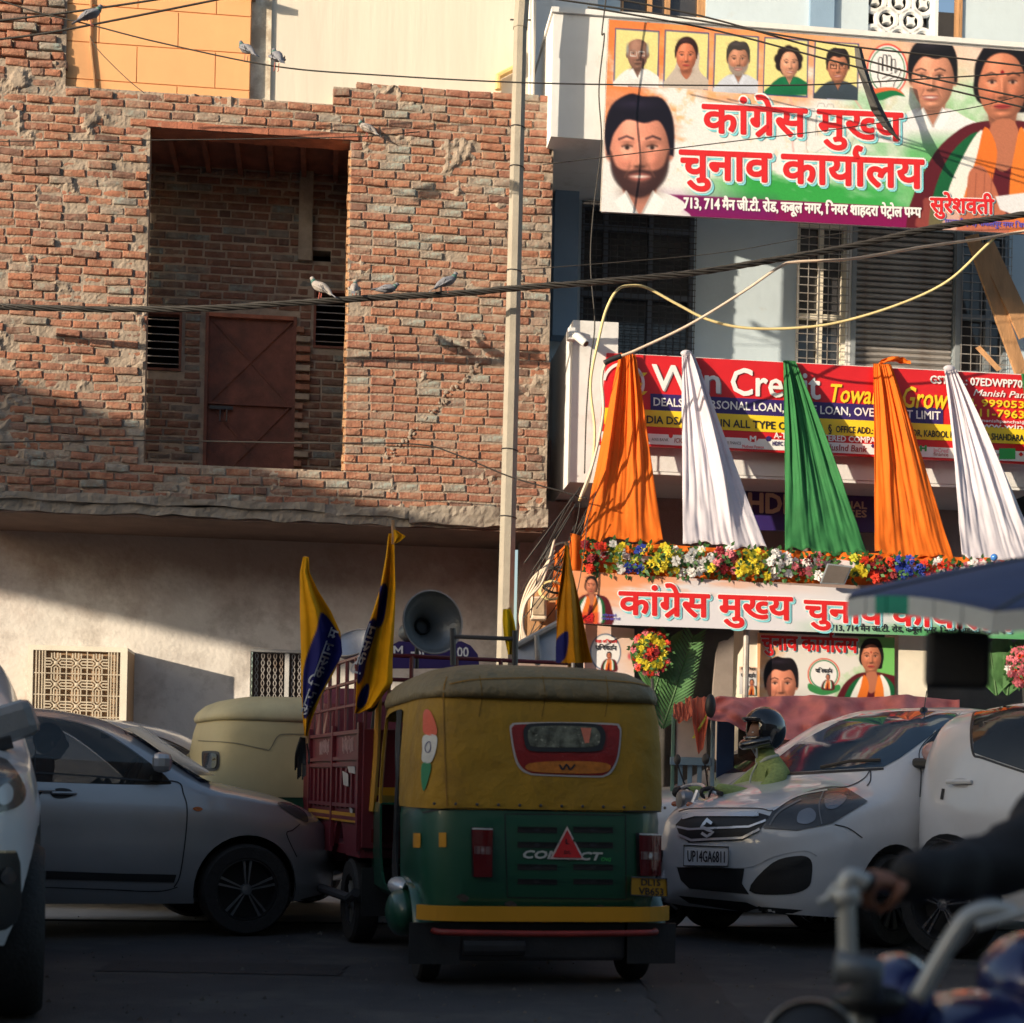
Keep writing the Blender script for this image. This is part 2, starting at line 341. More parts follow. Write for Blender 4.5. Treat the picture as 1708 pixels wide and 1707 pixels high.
mYel = M('yellow_conduit', (.72, .60, .30), .5, var=.12)
mPinkC = M('beige_conduit', (.72, .58, .46), .5, var=.12)
mPrint = MA('printed_vinyl', .42, .45)
# ================= brick house =================
def shp(zz, a, b):
    pass
PX = [(0, -60), (110, -60), (110, 143), (555, 178), (555, 149), (594, 147), (594, 137), (922, 162), (909, 868), (0, 842)]
W0 = [S(a, b) for a, b in PX]
sL = S(-60, 400).x; sR = .5 * (S(922, 162).x + S(910, 868).x)
zB = S(450, 842).z
z_top1 = S(110, 143).z; z_top = S(300, 160).z; z_t2 = S(575, 149).z; z_t3 = S(750, 150).z
s_c = S(110, 100).x; s_a = S(555, 165).x; s_b = S(594, 140).x
oL, oR = S(244, 500).x, S(580, 500).x; oT = .5 * (S(249, 212).z + S(583, 240).z); oB = .5 * (S(240, 772).z + S(575, 788).z)
def topz(s): return 9.0 if s < s_c else z_top if s < s_a else z_t2 if s < s_b else z_t3
def intervals(z):
    lim = [(sL, s_c, 9.0), (s_c, s_a, z_top), (s_a, s_b, z_t2), (s_b, sR, z_t3)]; a = None
    end = None
    segs = [(x0, x1) for x0, x1, t in lim if z < t]; out = []
    for q in segs:
        if out and abs(out[-1][1] - q[0]) < 1e-6: out[-1] = (out[-1][0], q[1])
        else: out.append(q)
    if oB < z < oT: out = [r for a_, b_ in out for r in ((a_, min(b_, oL)), (max(a_, oR), b_)) if r[1] - r[0] > .02]
    return out
house = thing('brick_house', 'raw red brick upper floor over a stained plaster ground floor, with a recessed doorway', 'house', (S(450, 850).x, .6, 0))
rb = random.Random(3)
def brick_geo(L, Hh, D, r, rough=1.0):
    nx, nz = 4, 2; g = G(); vs = []; j = lambda a: r.uniform(-a, a) * rough
    for k in range(nz + 1):
        for i in range(nx + 1):
            e = (i in (0, nx)) or (k in (0, nz)); c = (i in (0, nx)) and (k in (0, nz))
            x = (i / nx - .5) * (L - .012) + j(.004); z = (k / nz - .5) * (Hh - .012) + j(.003)
            if c: x *= .965; z *= .88
            vs.append((x, -D + (.004 if e else 0) + j(.0035), z))
    n0 = len(vs); ring = [(i, 0) for i in range(nx + 1)] + [(nx, 1), (nx, 2)] + [(i, nz) for i in range(nx - 1, -1, -1)] + [(0, 1)]
    rid = [k * (nx + 1) + i for i, k in ring]
    for i, k in ring: vs.append(((i / nx - .5) * L, -D + .012, (k / nz - .5) * Hh))
    for i, k in ring: vs.append(((i / nx - .5) * L, .04, (k / nz - .5) * Hh))
    m = len(ring); fs = [(k * (nx + 1) + i, k * (nx + 1) + i + 1, (k + 1) * (nx + 1) + i + 1, (k + 1) * (nx + 1) + i) for k in range(nz) for i in range(nx)]
    for a in range(m):
        b = (a + 1) % m; fs.append((rid[a], n0 + a, n0 + b, rid[b])); fs.append((n0 + a, n0 + m + a, n0 + m + b, n0 + b))
    return g.add(vs, fs)
BV = []
for i in range(14):
    L = [.22, .225, .215, .218, .228, .21, .222, .11, .105, .16, .22, .224, .214, .15][i]
    g = brick_geo(L, .067 + rb.uniform(-.002, .004), .045, rb); me = g.mesh('brick'); me.materials.append(mBrick)
    ca = np.array([tuple(v) for v in g.v]); BV.append((L, me, ca, g.f))
full = [i for i in range(14) if BV[i][0] > .2]; half = [7, 8]; tq = [9, 13]
PITCH = .0858; placed = []
def lay(zc, x0, x1, r, edge=True):
    x = x0 + .004
    first = True
    while x < x1 - .05:
        rem = x1 - x
        if rem < .13: k = r.choice(half)
        elif first and r.random() < .5: k = r.choice(half + tq)
        elif r.random() < .08: k = r.choice(half + tq)
        elif rem < .2: k = r.choice(tq)
        else: k = r.choice(full)
        L = BV[k][0]
        if x + L > x1 + .015: k = r.choice(half); L = BV[k][0]
        if x + L > x1 + .02: break
        yield k, x + L / 2; x += L + r.uniform(.010, .022); first = False
rows = int((z_t3 + 2.3 - zB) / PITCH)
for i in range(rows):
    zc = zB + .045 + i * PITCH
    for x0, x1 in intervals(zc + .03):
        if x0 <= sL + .01: x0 -= rb.uniform(0, .2)
        for k, xc in lay(zc, x0, x1, rb):
            if rb.random() < .012: continue
            left = xc < oL + .05
            sag = .010 * math.sin(xc * 1.3 + zc * .7) + rb.uniform(-.005, .005) * (1.7 if left else 1)
            placed.append((k, xc, -rb.gauss(0, .006) * (1.6 if left else 1), zc + sag, R(rb.gauss(0, 1.3) * (1.5 if left else 1)), R(rb.gauss(0, 1.2))))
vis = [p for p in placed if S(1, 1).x - .1 < p[1] and BV[p[0]][0] > .2 and p[3] < S(400, 2).z - .1]
vis.sort(key=lambda p: abs(p[1] - (oR + .5)) + abs(p[3] - 4.8) * .6 + (2 if S(834, 300).x < p[1] < S(892, 300).x else 0))
own = set(id(p) for p in vis[:296])
vv = []; ff = []; rn = []
org = ORG['brick_house']
for p in placed:
    k, x, y, z, a, b = p; m = Matrix.Translation((x, y, z)) @ Matrix.Rotation(b, 4, 'Z') @ Matrix.Rotation(a, 4, 'Y')
    if id(p) in own:
        o = bpy.data.objects.new('brick', BV[k][1]); COL.objects.link(o); o.parent = house; o.matrix_local = Matrix.Translation(-org) @ m
    else:
        o0 = len(vv); A = np.array(m)[:3, :3]; q = BV[k][2] @ A.T + np.array((x, y, z)) - np.array(org); vv += q.tolist(); ff += [tuple(i + o0 for i in f) for f in BV[k][3]]; rn += [rb.random()] * len(q)
def joined(name, vv, ff, rn, parent):
    me = bpy.data.meshes.new(name); me.from_pydata(vv, [], ff); at = me.attributes.new('rnd', 'FLOAT', 'POINT'); at.data.foreach_set('value', rn)
    return _mk(name, me, mBrick, parent, None, None, None, None, 'stuff')
joined('brickwork', vv, ff, rn, house)
# mortar bed, rough, in places smeared over the bricks
st = .022; nx = int((sR - sL) / st); g = G(); idx = {}
SMX, SMZ = S(705, 238).x, S(705, 238).z
def mort(s, z):
    n = noise.noise(Vector((s * 2.1, z * 2.1, 3))) + .5 * noise.noise(Vector((s * 6, z * 6, 9))) + .35 * noise.noise(Vector((s * 17, z * 17, 1)))
    e = noise.noise(Vector((s * 34, z * 34, 5)))
    n += .75 * math.exp(-((s - SMX) / .38) ** 2 - ((z - SMZ) / .09) ** 2)
    return -.026 - .006 * e - max(0, n - .42) * .10 - (.03 * max(0, n - .1) if s < oL else 0)
def mv(i, k):
    if (i, k) not in idx:
        s = sL + i * st; z = zB - .02 + k * st; idx[(i, k)] = len(g.v); g.v.append(Vector((s, max(-.07, mort(s, z)), z)))
    return idx[(i, k)]
for k in range(int((7.95 - zB) / st)):
    zc = zB - .02 + (k + .5) * st; iv = intervals(zc)
    for a_, b_ in iv:
        for i in range(int(round((a_ - sL) / st)), int(round((b_ - sL) / st))):
            g.f.append((mv(i, k), mv(i + 1, k), mv(i + 1, k + 1), mv(i, k + 1))); g.mi.append(0)
part('mortar', g, mMortar, house)
# solid body behind the brick face: balcony box with its opening, side walls, floor, roof
g = G(); D = .23
g.box(sL, oL - .004, .0, D, zB, z_top - .01).box(oR + .004, sR - .004, 0, D, zB, z_top - .012).box(oL - .004, oR + .004, 0, D, zB, oB - .01).box(oL - .004, oR + .004, 0, D, oT + .1, z_top - .014)
g.box(s_b, sR - .005, 0, D, z_top - .012, z_t3 - .01).box(s_a, s_b, .001, D, z_top - .012, z_t2 - .01).box(sL, s_c, 0, D, z_top, 9)
g.box(sR - D, sR - .006, D, 1.2, zB, z_top - .05)
g.box(sL, sR - D, D, 1.2, zB, zB + .1)
part('wall_body', g, mMortar, house)
g = G(); g.box(sL, sR - D, D + .002, 1.2, oT + .11, oT + .24); part('balcony_ceiling', g, mRust, house)
for i in range(7):
    x = oL - .2 + i * .33; part('ceiling_rib', G().box(x, x + .05, D + .01, 1.2, oT + .04, oT + .112), mRust, house)
g = G(); n = 14
for i in range(n):
    a = oL - .03 + (oR - oL + .1) * i / n; b = oL - .03 + (oR - oL + .1) * (i + 1) / n; j = rb.uniform(-.004, .004); g.box(a, b, -.055 + j, D - .01, oT + .0 + j, oT + .062 + j)
part('lintel', g, mRustL, house)
# right jamb: raw brick ends, sunlit brightness put into their colour
g = G()
for i in range(int((oT - oB) / PITCH)):
    z = oB + .04 + i * PITCH; g.box(oR - .022 + rb.uniform(-.008, .006), oR + .01, -.03, D - .01, z - .03, z + .034)
part('jamb', g, M('sunlit_jamb', (.62, .36, .2), .9, var=.2, bump=.5), house)
# rear wall of the recess
YB = 1.2
bw = [S(a, b, YB) for a, b in ((200, 520), (302, 620), (524, 485), (600, 582), (335, 520), (497, 800))]
vlx1 = bw[1].x; vlz = (bw[1].z, S(270, 520, YB).z); vrx0 = bw[2].x; vrz = (S(550, 582, YB).z, S(550, 485, YB).z); dx0, dx1 = S(342, 600, YB).x, S(494, 600, YB).x; dz1 = S(420, 526, YB).z; dz0 = zB + .1
xl, xr = oL - .9, oR + 1.0
hv = [(vlx1 - .62, vlx1, vlz), (vrx0, vrx0 + .7, vrz)]
g = G().slab([(xl, zB + .1), (dx0, zB + .1), (dx0, dz1), (dx1, dz1), (dx1, zB + .1), (xr, zB + .1), (xr, oT + .5), (xl, oT + .5)], [[(a, z[0]), (b, z[0]), (b, z[1]), (a, z[1])] for a, b, z in hv] + [[(S(522, 418, YB).x, S(530, 436, YB).z), (S(552, 418, YB).x, S(530, 436, YB).z), (S(552, 418, YB).x, S(530, 418, YB).z), (S(522, 418, YB).x, S(530, 418, YB).z)]], YB, YB + .2)
part('rear_wall', g, mMortar, house)
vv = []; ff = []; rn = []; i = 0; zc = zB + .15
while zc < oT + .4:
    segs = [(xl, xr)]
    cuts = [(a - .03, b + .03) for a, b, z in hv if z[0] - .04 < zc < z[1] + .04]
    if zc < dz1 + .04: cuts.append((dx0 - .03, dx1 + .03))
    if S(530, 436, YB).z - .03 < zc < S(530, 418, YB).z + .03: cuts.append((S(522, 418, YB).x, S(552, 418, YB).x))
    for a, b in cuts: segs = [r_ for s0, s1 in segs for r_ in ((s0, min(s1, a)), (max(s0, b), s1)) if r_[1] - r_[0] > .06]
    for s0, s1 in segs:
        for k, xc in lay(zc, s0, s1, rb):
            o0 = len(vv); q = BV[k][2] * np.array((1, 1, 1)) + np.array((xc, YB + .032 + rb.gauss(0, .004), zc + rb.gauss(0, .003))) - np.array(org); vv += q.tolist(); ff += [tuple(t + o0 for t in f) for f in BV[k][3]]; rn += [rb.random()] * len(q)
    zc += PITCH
ro_ = joined('rear_brickwork', vv, ff, rn, house); mBrickShade = mBrick.copy(); mBrickShade.name = 'shaded_brick'; ro_.data.materials[0] = mBrickShade  # darker, greyer brick copy: the shade of the recess is put into its colour
for n_ in mBrickShade.node_tree.nodes:
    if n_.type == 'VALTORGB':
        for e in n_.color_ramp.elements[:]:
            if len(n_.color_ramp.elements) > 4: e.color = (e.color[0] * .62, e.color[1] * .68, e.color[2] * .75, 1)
# pilaster and toothed brick ends beside the door
px0, px1 = S(499, 350, YB).x, S(522, 350, YB).x
g = G().box(px0, px1, YB - .07, YB + .01, S(510, 437, YB).z, oT + .3); part('pilaster', g, mConc, house)
for i in range(17):
    z = oB + .05 + i * PITCH * 1.18; w = rb.choice((.02, .09, .09)); part('brick', G().box(px0, px0 + .06 + w, YB - .055 - rb.uniform(0, .02), YB + .03, z, z + .06), mBrick if i % 3 else mMortar, house, bev=.006)
# rusty door
d = thing('x', 'x', 'x'); bpy.data.objects.remove(d)
door = part('door', G().box(dx0 + .035, dx1 - .035, YB + .02, YB + .05, dz0, dz1 - .04), mRust, house)
yb0, yb1 = YB - .012, YB + .018; zm = S(420, 675, YB).z
for a in ((dx0, dx0 + .035), (dx1 - .035, dx1)): part('door_frame', G().box(a[0], a[1], YB - .03, YB + .06, dz0, dz1), mRust, door)
part('door_frame', G().box(dx0 + .035, dx1 - .035, YB - .03, YB + .06, dz1 - .04, dz1), mRustL, door)
part('rail', G().box(dx0 + .036, dx1 - .036, yb0, yb1, zm - .014, zm + .014), mRust, door)
for z0, z1 in ((zm, dz1 - .05), (zm - .95, zm)):
    for f in (0, 1):
        a = (dx0 + .05, z0 if f else z1); b = (dx1 - .05, z1 if f else z0); part('brace', G().tube([(a[0], YB + .01 - f * .006, a[1]), (b[0], YB + .01 - f * .006, b[1])], .009, 4), mRust, door)
part('bolt', G().box(dx0 + .06, dx0 + .30, YB - .03, YB - .005, zm - .07, zm - .035).tube([(dx0 + .17, YB - .02, zm - .05), (dx0 + .17, YB - .05, zm - .2), (dx0 + .24, YB - .05, zm - .2), (dx0 + .24, YB - .02, zm - .05)], .008, 5), mIron, door)
for a, b, z in hv:
    w = part('window', G().box(a, b, YB + .9, YB + .92, z[0], z[1]), mDark, house)
    fr_ = G().box(a, a + .025, YB - .02, YB + .1, z[0], z[1]).box(b - .025, b, YB - .02, YB + .1, z[0], z[1]).box(a + .025, b - .025, YB - .02, YB + .1, z[0], z[0] + .025).box(a + .025, b - .025, YB - .02, YB + .1, z[1] - .025, z[1])
    part('frame', fr_, mRust, w)
    for i in range(1, 8):
        zz = z[0] + (z[1] - z[0]) * i / 8; part('bar', G().tube([(a + .02, YB + .02, zz), (b - .02, YB + .02, zz)], .006, 5), mShut, w)
# closing box so that the inside stays dark
g = G().box(xl, xr, YB + 1.6, YB + 1.7, zB, oT + .6).box(xl, xl + .1, YB + .2, YB + 1.6, zB, oT + .6).box(xr - .1, xr, YB + .2, YB + 1.6, zB, oT + .6).box(xl, xr, YB + .2, YB + 1.6, oT + .51, oT + .6)
part('inner_room', g, mDark, house)
# rough slab edge under the bricks
def rough(x0, x1, y0, y1, z0, z1, amp, seed, step=.035):
    g = G(); nx = max(2, int((x1 - x0) / step)); prof = [(y1, z0)]; k = max(2, int((y1 - y0) / step / 1.5)); prof = [(y1 + (y0 - y1) * i / k, z0) for i in range(k)]
    kz = max(3, int((z1 - z0) / step)); prof += [(y0, z0 + (z1 - z0) * i / kz) for i in range(kz)]; prof += [(y0 + (y1 - y0) * i / k, z1) for i in range(k + 1)]
    def fn(u, v):
        q = v * (len(prof) - 1); i = min(len(prof) - 2, int(q)); t = q - i; y = prof[i][0] * (1 - t) + prof[i + 1][0] * t; z = prof[i][1] * (1 - t) + prof[i + 1][1] * t
        x = x0 + (x1 - x0) * u; n = noise.noise(Vector((x * 6, y * 9 + seed, z * 9))) + .5 * noise.noise(Vector((x * 19, y * 19, z * 19 + seed)))
        w = 1 if y < (y0 + y1) / 2 + .1 else 0
        return (x, y + n * amp * w, z + noise.noise(Vector((x * 4, seed, z * 11))) * amp * w)
    return g.grid(fn, nx, len(prof) - 1)
z1 = zB + .02; zs = S(450, 862).z
part('slab_edge', rough(sL, S(560, 0).x, -.075, .2, z1 - .075, z1, .022, 1), mConc, house)
part('slab_edge', rough(S(560, 0).x, sR - .02, -.065, .2, z1 - .10, z1 - .01, .03, 2), mConc, house)
part('slab_edge', rough(sL, sR - .0, -.04, .2, zs - .04, z1 - .07, .03, 5), mConc, house)
part('plaster_patch', rough(S(700, 0).x, sR + .02, -.10, .1, zs - .02, z1 + .02, .035, 8), mConc, house)
g = G()   # the diagonal crack filled with lumps of mortar
for i in range(46):
    t = i / 45; p = S(808 - 165 * t + rb.uniform(-6, 6), 598 + 170 * t + rb.uniform(-6, 6), -.05); k = rb.uniform(.5, 1.2); g.ell(p, (.022 * k, .008, .015 * k), 7, 5, rot=Matrix.Rotation(rb.uniform(0, 3), 3, 'Y'))
part('mortar_smear', g, mMortar, house, kind='stuff')
# soffit of the overhang and ground floor wall
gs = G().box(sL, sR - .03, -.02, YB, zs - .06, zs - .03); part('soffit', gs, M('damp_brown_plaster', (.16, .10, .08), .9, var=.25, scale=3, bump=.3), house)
YW = 1.2; gz = -.05
wl = [S(a, b, YW) for a, b in ((45, 1078), (215, 1200), (418, 1082), (505, 1185))]
wz0 = S(130, 1215, YW).z; w1 = (wl[0].x + .08, wl[1].x - .08, wz0, wl[0].z - .05); w2 = (wl[2].x, wl[3].x + .02, S(460, 1185, YW).z, wl[2].z)
xe = S(838, 1000, YW).x
g = G().slab([(sL - 1, gz), (xe, gz), (xe, zs - .06), (sL - 1, zs - .06)], [[(w[0], w[2]), (w[1], w[2]), (w[1], w[3]), (w[0], w[3])] for w in (w1, w2)], YW, YW + .2)
g.box(xe - .25, xe, YW + .2, YW + 1.2, gz, zs - .06)
part('ground_floor_wall', g, mPlasterLow, house)
gw = part('window', G().box(w2[0], w2[1], YW + .5, YW + .55, w2[2], w2[3]), M('dark_maroon', (.06, .035, .03), .8), house, label='dark recessed window behind a wavy steel lattice')
g = G(); n = 9; hh = w2[3] - w2[2]; ww = w2[1] - w2[0]
for i in range(n + 1):
    for sgn in (-1, 1):
        pts = []
        for j in range(37):
            z = w2[2] + hh * j / 36; pts.append((w2[0] + ww * i / n + sgn * ww / n * .25 * (1 + math.cos(j / 36 * 2 * math.pi * 4.5)) - sgn * ww / n * .25, YW + .06, z))
        g.tube(pts, .006, 4)
part('lattice', g, mShut, gw, kind='stuff')
part('frame', G().box(w2[0], w2[1], YW + .0, YW + .12, w2[3] - .03, w2[3] - .002).box(w2[0] + ww * .62, w2[0] + ww * .70, YW + .03, YW + .1, w2[2], w2[3]), M('grey_white_paint', (.5, .5, .5), .6), gw)
# box grille window standing out from the wall
gb = thing('window_grille', 'cream box grille of geometric ironwork standing out from the grey wall', 'window', (wl[0].x + .5, YW, w1[2]))
y0 = YW - .62; a = S(47, 1078, y0); b = S(213, 1078, y0); x0, x1, zt = a.x, b.x, S(130, 1078, y0).z; zb2 = wz0 - .1
for q in ((x0, x0 + .05), (x1 - .07, x1)): part('frame', G().box(q[0], q[1], y0, y0 + .03, zb2, zt - .05), mCreamM, gb)
part('frame', G().box(x0, x1, y0, y0 + .03, zt - .05, zt), mCreamM, gb)
part('side_panel', G().box(x1 - .02, x1, y0 + .031, YW, zb2, zt - .03), mTan, gb); part('side_panel', G().box(x0, x0 + .02, y0 + .031, YW, zb2, zt - .03), mTan, gb)
part('top_panel', G().box(x0, x1, y0 + .031, YW, zt - .03, zt - .002), mCreamM, gb)
part('backing', G().box(x0 + .05, x1 - .07, y0 + .06, y0 + .075, zb2, zt - .05), M('brown_board', (.34, .22, .13), .7, var=.15), gb)
ix0, ix1, iz1 = x0 + .05, x1 - .07, zt - .05; cell = (ix1 - ix0 - .24) / 3; yy = y0 + .012; g = G(); r_ = .0085
T = lambda pts, rr=r_, cl=False: g.tube([(p[0], yy, p[1]) for p in pts], rr, 4, closed=cl)
for q in (.03, .06, .09, .115): T([(ix0 + q, zb2), (ix0 + q, iz1)]); T([(ix1 - q, zb2), (ix1 - q, iz1)])
cx0 = ix0 + .12
for i in range(3):
    T([(cx0 + cell * i, zb2), (cx0 + cell * i, iz1)], .007); cx = cx0 + cell * (i + .5)
    for j in range(4):
        cz = iz1 - .02 - cell * .5 - cell * j * 1.05; c_ = cell * .5
        if cz < zb2: continue
        if i == 0: T([(ix0, cz - c_ * 1.02), (ix1, cz - c_ * 1.02)], .007)
        e = .32 * c_; f = .95 * c_; h = .26 * c_
        for sx in (-1, 1):
            for sz in (-1, 1): T([(cx, cz), (cx + sx * e * 1.3, cz + sz * e * 1.3), (cx + sx * e * 1.3, cz + sz * f)]); T([(cx + sx * e * 1.3, cz + sz * e * 1.3), (cx + sx * f, cz + sz * e * 1.3)])
        for sx in (-1, 1):
            T([(cx + sx * (c_), cz + h * .6), (cx + sx * (c_ * .5), cz + h * .6), (cx + sx * c_ * .36, cz), (cx + sx * c_ * .5, cz - h * .6), (cx + sx * c_, cz - h * .6)])
            T([(cx + h * .6, cz + sx * c_), (cx + h * .6, cz + sx * c_ * .5), (cx, cz + sx * c_ * .36), (cx - h * .6, cz + sx * c_ * .5), (cx - h * .6, cz + sx * c_)])
        g.lathe([(0, -.012), (.02, -.008), (.02, .008), (0, .01)], (cx, yy, cz), (0, 1, 0), 8)
part('ironwork', g, M('dull_ironwork', (.60, .52, .40), .6), gb, kind='stuff')
# ================= neighbours above the parapet =================
YO = .03; ox0, ox1 = S(60, 80, YO).x, S(418, 80, YO).x
ob = thing('block_house', 'orange painted block wall rising behind the brick parapet', 'house', ((ox0 + ox1) / 2, YO, 4))
part('wall', G().box(ox0, ox1, YO + .012, YO + .3, z_top - .05, 9.4), mOrange, ob)
hts = [S(250, v, YO).z for v in (202, 140, 78, 16, -46, -108)]; jx = [S(v, 80, YO).x for v in (36, 100, 165, 229, 297, 360, 418)]
for r_i in range(5):
    js = [jx[k] for k in ((0, 2, 4, 6) if r_i % 2 == 0 else (1, 3, 5, 6))]; js = [ox0] + [q for q in js if q > ox0 + .1]
    for a, b in zip(js[:-1], js[1:]): part('block', G().box(a + .004, b - .004, YO, YO + .02, hts[r_i] + .004, hts[r_i + 1] - .004), mOrange, ob, bev=.003)
part('cable_conduit', G().tube([S(152, -20, YO - .02), S(152, 30, YO - .02), S(151, 70, YO - .02), S(157, 125, YO - .02), S(159, 150, YO - .02)], .012, 6), mWood, ob)
cb = thing('cream_house', 'sunlit cream house wall with rain streaks and a peeling left edge', 'house', (S(650, 60, .15).x, .15, 4))
part('wall', G().box(S(450, 80, .15).x, S(893, 80, .15).x, .15, .5, z_top - .05, 9.8), mCream, cb)
part('corner_strip', G().box(S(417, 80, .12).x, S(452, 80, .12).x, .12, .5, z_top - .05, 9.8), mPeel, cb)
part('pipe', G().tube([S(831, 150, .09), S(831, 128, .09), S(862, 112, .09), S(862, 80, .09)], .035, 8), M('ochre_pipe', (.75, .5, .2), .6), cb)
for q in (884, 889): part('pipe', G().tube([S(q, -20, .11), S(q - 1, 170, .11)], .012, 6), mWhiteW, cb)
part('eave', G().box(S(398, 8, -.05).x, S(425, 8, -.05).x, -.1, .12, S(400, 12, .25).z, S(400, 2, .25).z), mConc, cb)
# ================= pale blue building on the right =================
YM = 1.3; YP = -.35
bl = thing('office_building', 'pale blue and white building hung with banners, barred windows and a steel shutter', 'building', (S(1300, 600, YM).x, YM, 0))
def rect(px0, py0, px1, py1, y): a = S(px0, (py0 + py1) / 2, y); b = S(px1, (py0 + py1) / 2, y); c = (px0 + px1) / 2; return (a.x, b.x, S(c, py1, y).z, S(c, py0, y).z)
def loop(r): return [(r[0], r[2]), (r[1], r[2]), (r[1], r[3]), (r[0], r[3])]
def rb_(r, y0, y1, g=None): return (g or G()).box(r[0], r[1], y0, y1, r[2], r[3])
xe0 = S(900, 500, YM).x; xe1 = S(1900, 500, YM).x; zfl = S(1300, 775, YM).z
wA = rect(968, 345, 1157, 600, YM); wB = rect(1328, 372, 1412, 615, YM); wS = rect(1426, 380, 1592, 625, YM); wC = rect(1601, 385, 1682, 625, YM)
wU = rect(1035, -80, 1178, 60, YM); wJ = rect(1449, -60, 1554, 66, YM); wO = rect(1558, -60, 1604, 80, YM)
arch = [(wA[0], wA[2]), (wA[1], wA[2]), (wA[1], wA[3])] + [(wA[0] + (wA[1] - wA[0]) * (.5 + .5 * math.cos(t)), wA[3] + .22 * math.sin(t)) for t in [math.pi * i / 10 for i in range(1, 10)]] + [(wA[0], wA[3])]
g = G().slab([(xe0, zfl), (xe1, zfl), (xe1, 11), (xe0, 11)], [arch] + [loop(w) for w in (wB, wS, wC, wU, wJ, wO)], YM, YM + .2)
part('wall', g, mBlueW, bl)
part('corner_column', rb_(rect(925, 232, 965, 560, YM - .25), YM - .25, YM - .002), mBlueD, bl)
part('corner_column', rb_(rect(1352, -60, 1392, 70, YM - .06), YM - .06, YM - .002), mBlueD, bl)
g = G().box(xe0, xe1, YM + 2.5, YM + 2.6, zfl, 11); part('inner_wall', g, mDark, bl)
part('inner_floor', G().box(xe0, xe1, YM + .2, YM + 2.5, zfl - .1, zfl), mDark, bl)
def window(w, mat, nm, bars, vert, mull, label=None, glass=True, fm=None, shelf=False):
    fm = fm or mGrey
    fr = G().box(w[0], w[0] + .04, YM + .02, YM + .1, w[2], w[3]).box(w[1] - .04, w[1], YM + .02, YM + .1, w[2], w[3]).box(w[0] + .04, w[1] - .04, YM + .02, YM + .1, w[3] - .04, w[3]).box(w[0] + .04, w[1] - .04, YM + .02, YM + .1, w[2], w[2] + .04)
    r = part('window', fr, fm, bl, label=label)
    for m_ in mull:
        if m_[0] == 'v': x = w[0] + (w[1] - w[0]) * m_[1]; part('mullion', G().box(x - .025, x + .025, YM + .025, YM + .09, w[2] + .04, w[3] - .04), fm, r)
        else: z = w[2] + (w[3] - w[2]) * m_[1]; part('mullion', G().box(w[0] + .04, w[1] - .04, YM + .03, YM + .085, z - .03, z + .03), fm, r)
    if glass: part('pane', G().box(w[0] + .04, w[1] - .04, YM + .10, YM + .104, w[2] + .04, w[3] - .04), M('window_glass', (.05, .05, .055), .08, spec=.7, var=.2, bump=0), r)
    g = G()
    for i in range(bars + 1): z = w[2] + (w[3] - w[2]) * i / bars; g.tube([(w[0] - .01, YM - .06, z), (w[1] + .01, YM - .06, z)], .006, 4)
    for i in range(vert + 1): x = w[0] + (w[1] - w[0]) * i / max(1, vert); g.tube([(x, YM - .066, w[2]), (x, YM - .066, w[3])], .005, 4)
    part('grille', g, mIron if mat == 'd' else mShut, r, kind='stuff'); return r
window(wA, 'd', 'a', 26, 16, (('v', .22), ('v', .62), ('h', .42), ('h', .86)), 'wide window behind a fine iron mesh', fm=M('slate_frame', (.13, .15, .19), .6))
r = window(wB, 'l', 'b', 18, 5, (('v', .5), ('h', .36)), 'narrow barred window beside the steel shutter', fm=mCreamM)
r = window(wC, 'l', 'c', 16, 5, (('v', .6), ('h', .4)), 'narrow barred window behind the leaning boards', fm=mGrey)
window(wU, 'd', 'u', 1, 0, (('v', .35), ('v', .56), ('v', .94)), 'brown framed window above the banner', fm=mWood)
# steel shutter with its slats
sh = part('shutter', G().box(wS[0], wS[1], YM + .1, YM + .12, wS[2], wS[3]), mShut, bl)
nS = 25; hS = (wS[3] - wS[2]) / nS
prof = [(0, .03), (.25, .0), (.55, .0), (.8, .03), (1, .045)]
sg = G(); sg.v = [Vector((x, YM + .04 + q[1], wS[2] + q[0] * hS)) for x in (wS[0] + .01, wS[1] - .01) for q in prof] + [Vector((x, YM + .095, wS[2] + q[0] * hS)) for x in (wS[0] + .01, wS[1] - .01) for q in prof]
k = len(prof); sg.f = [(i, i + 1, k + i + 1, k + i) for i in range(k - 1)] + [(0, k, 3 * k, 2 * k), (k - 1, 3 * k - 1, 4 * k - 1, 2 * k - 1)]; sg.mi = [0] * len(sg.f)
s0 = part('slat', sg, mShut, sh)
for i in range(1, nS):
    o = s0.copy(); COL.objects.link(o); o.parent = sh; o.location = (0, 0, i * hS)
for x in (wS[0] - .055, wS[1] + .0): part('shutter_guide', G().box(x, x + .055, YM - .05, YM + .09, wS[2], wS[3]), mGrey, bl)
part('pilaster', rb_(rect(1412, 375, 1421, 615, YM - .03), YM - .03, YM - .001), mWhiteW, bl)
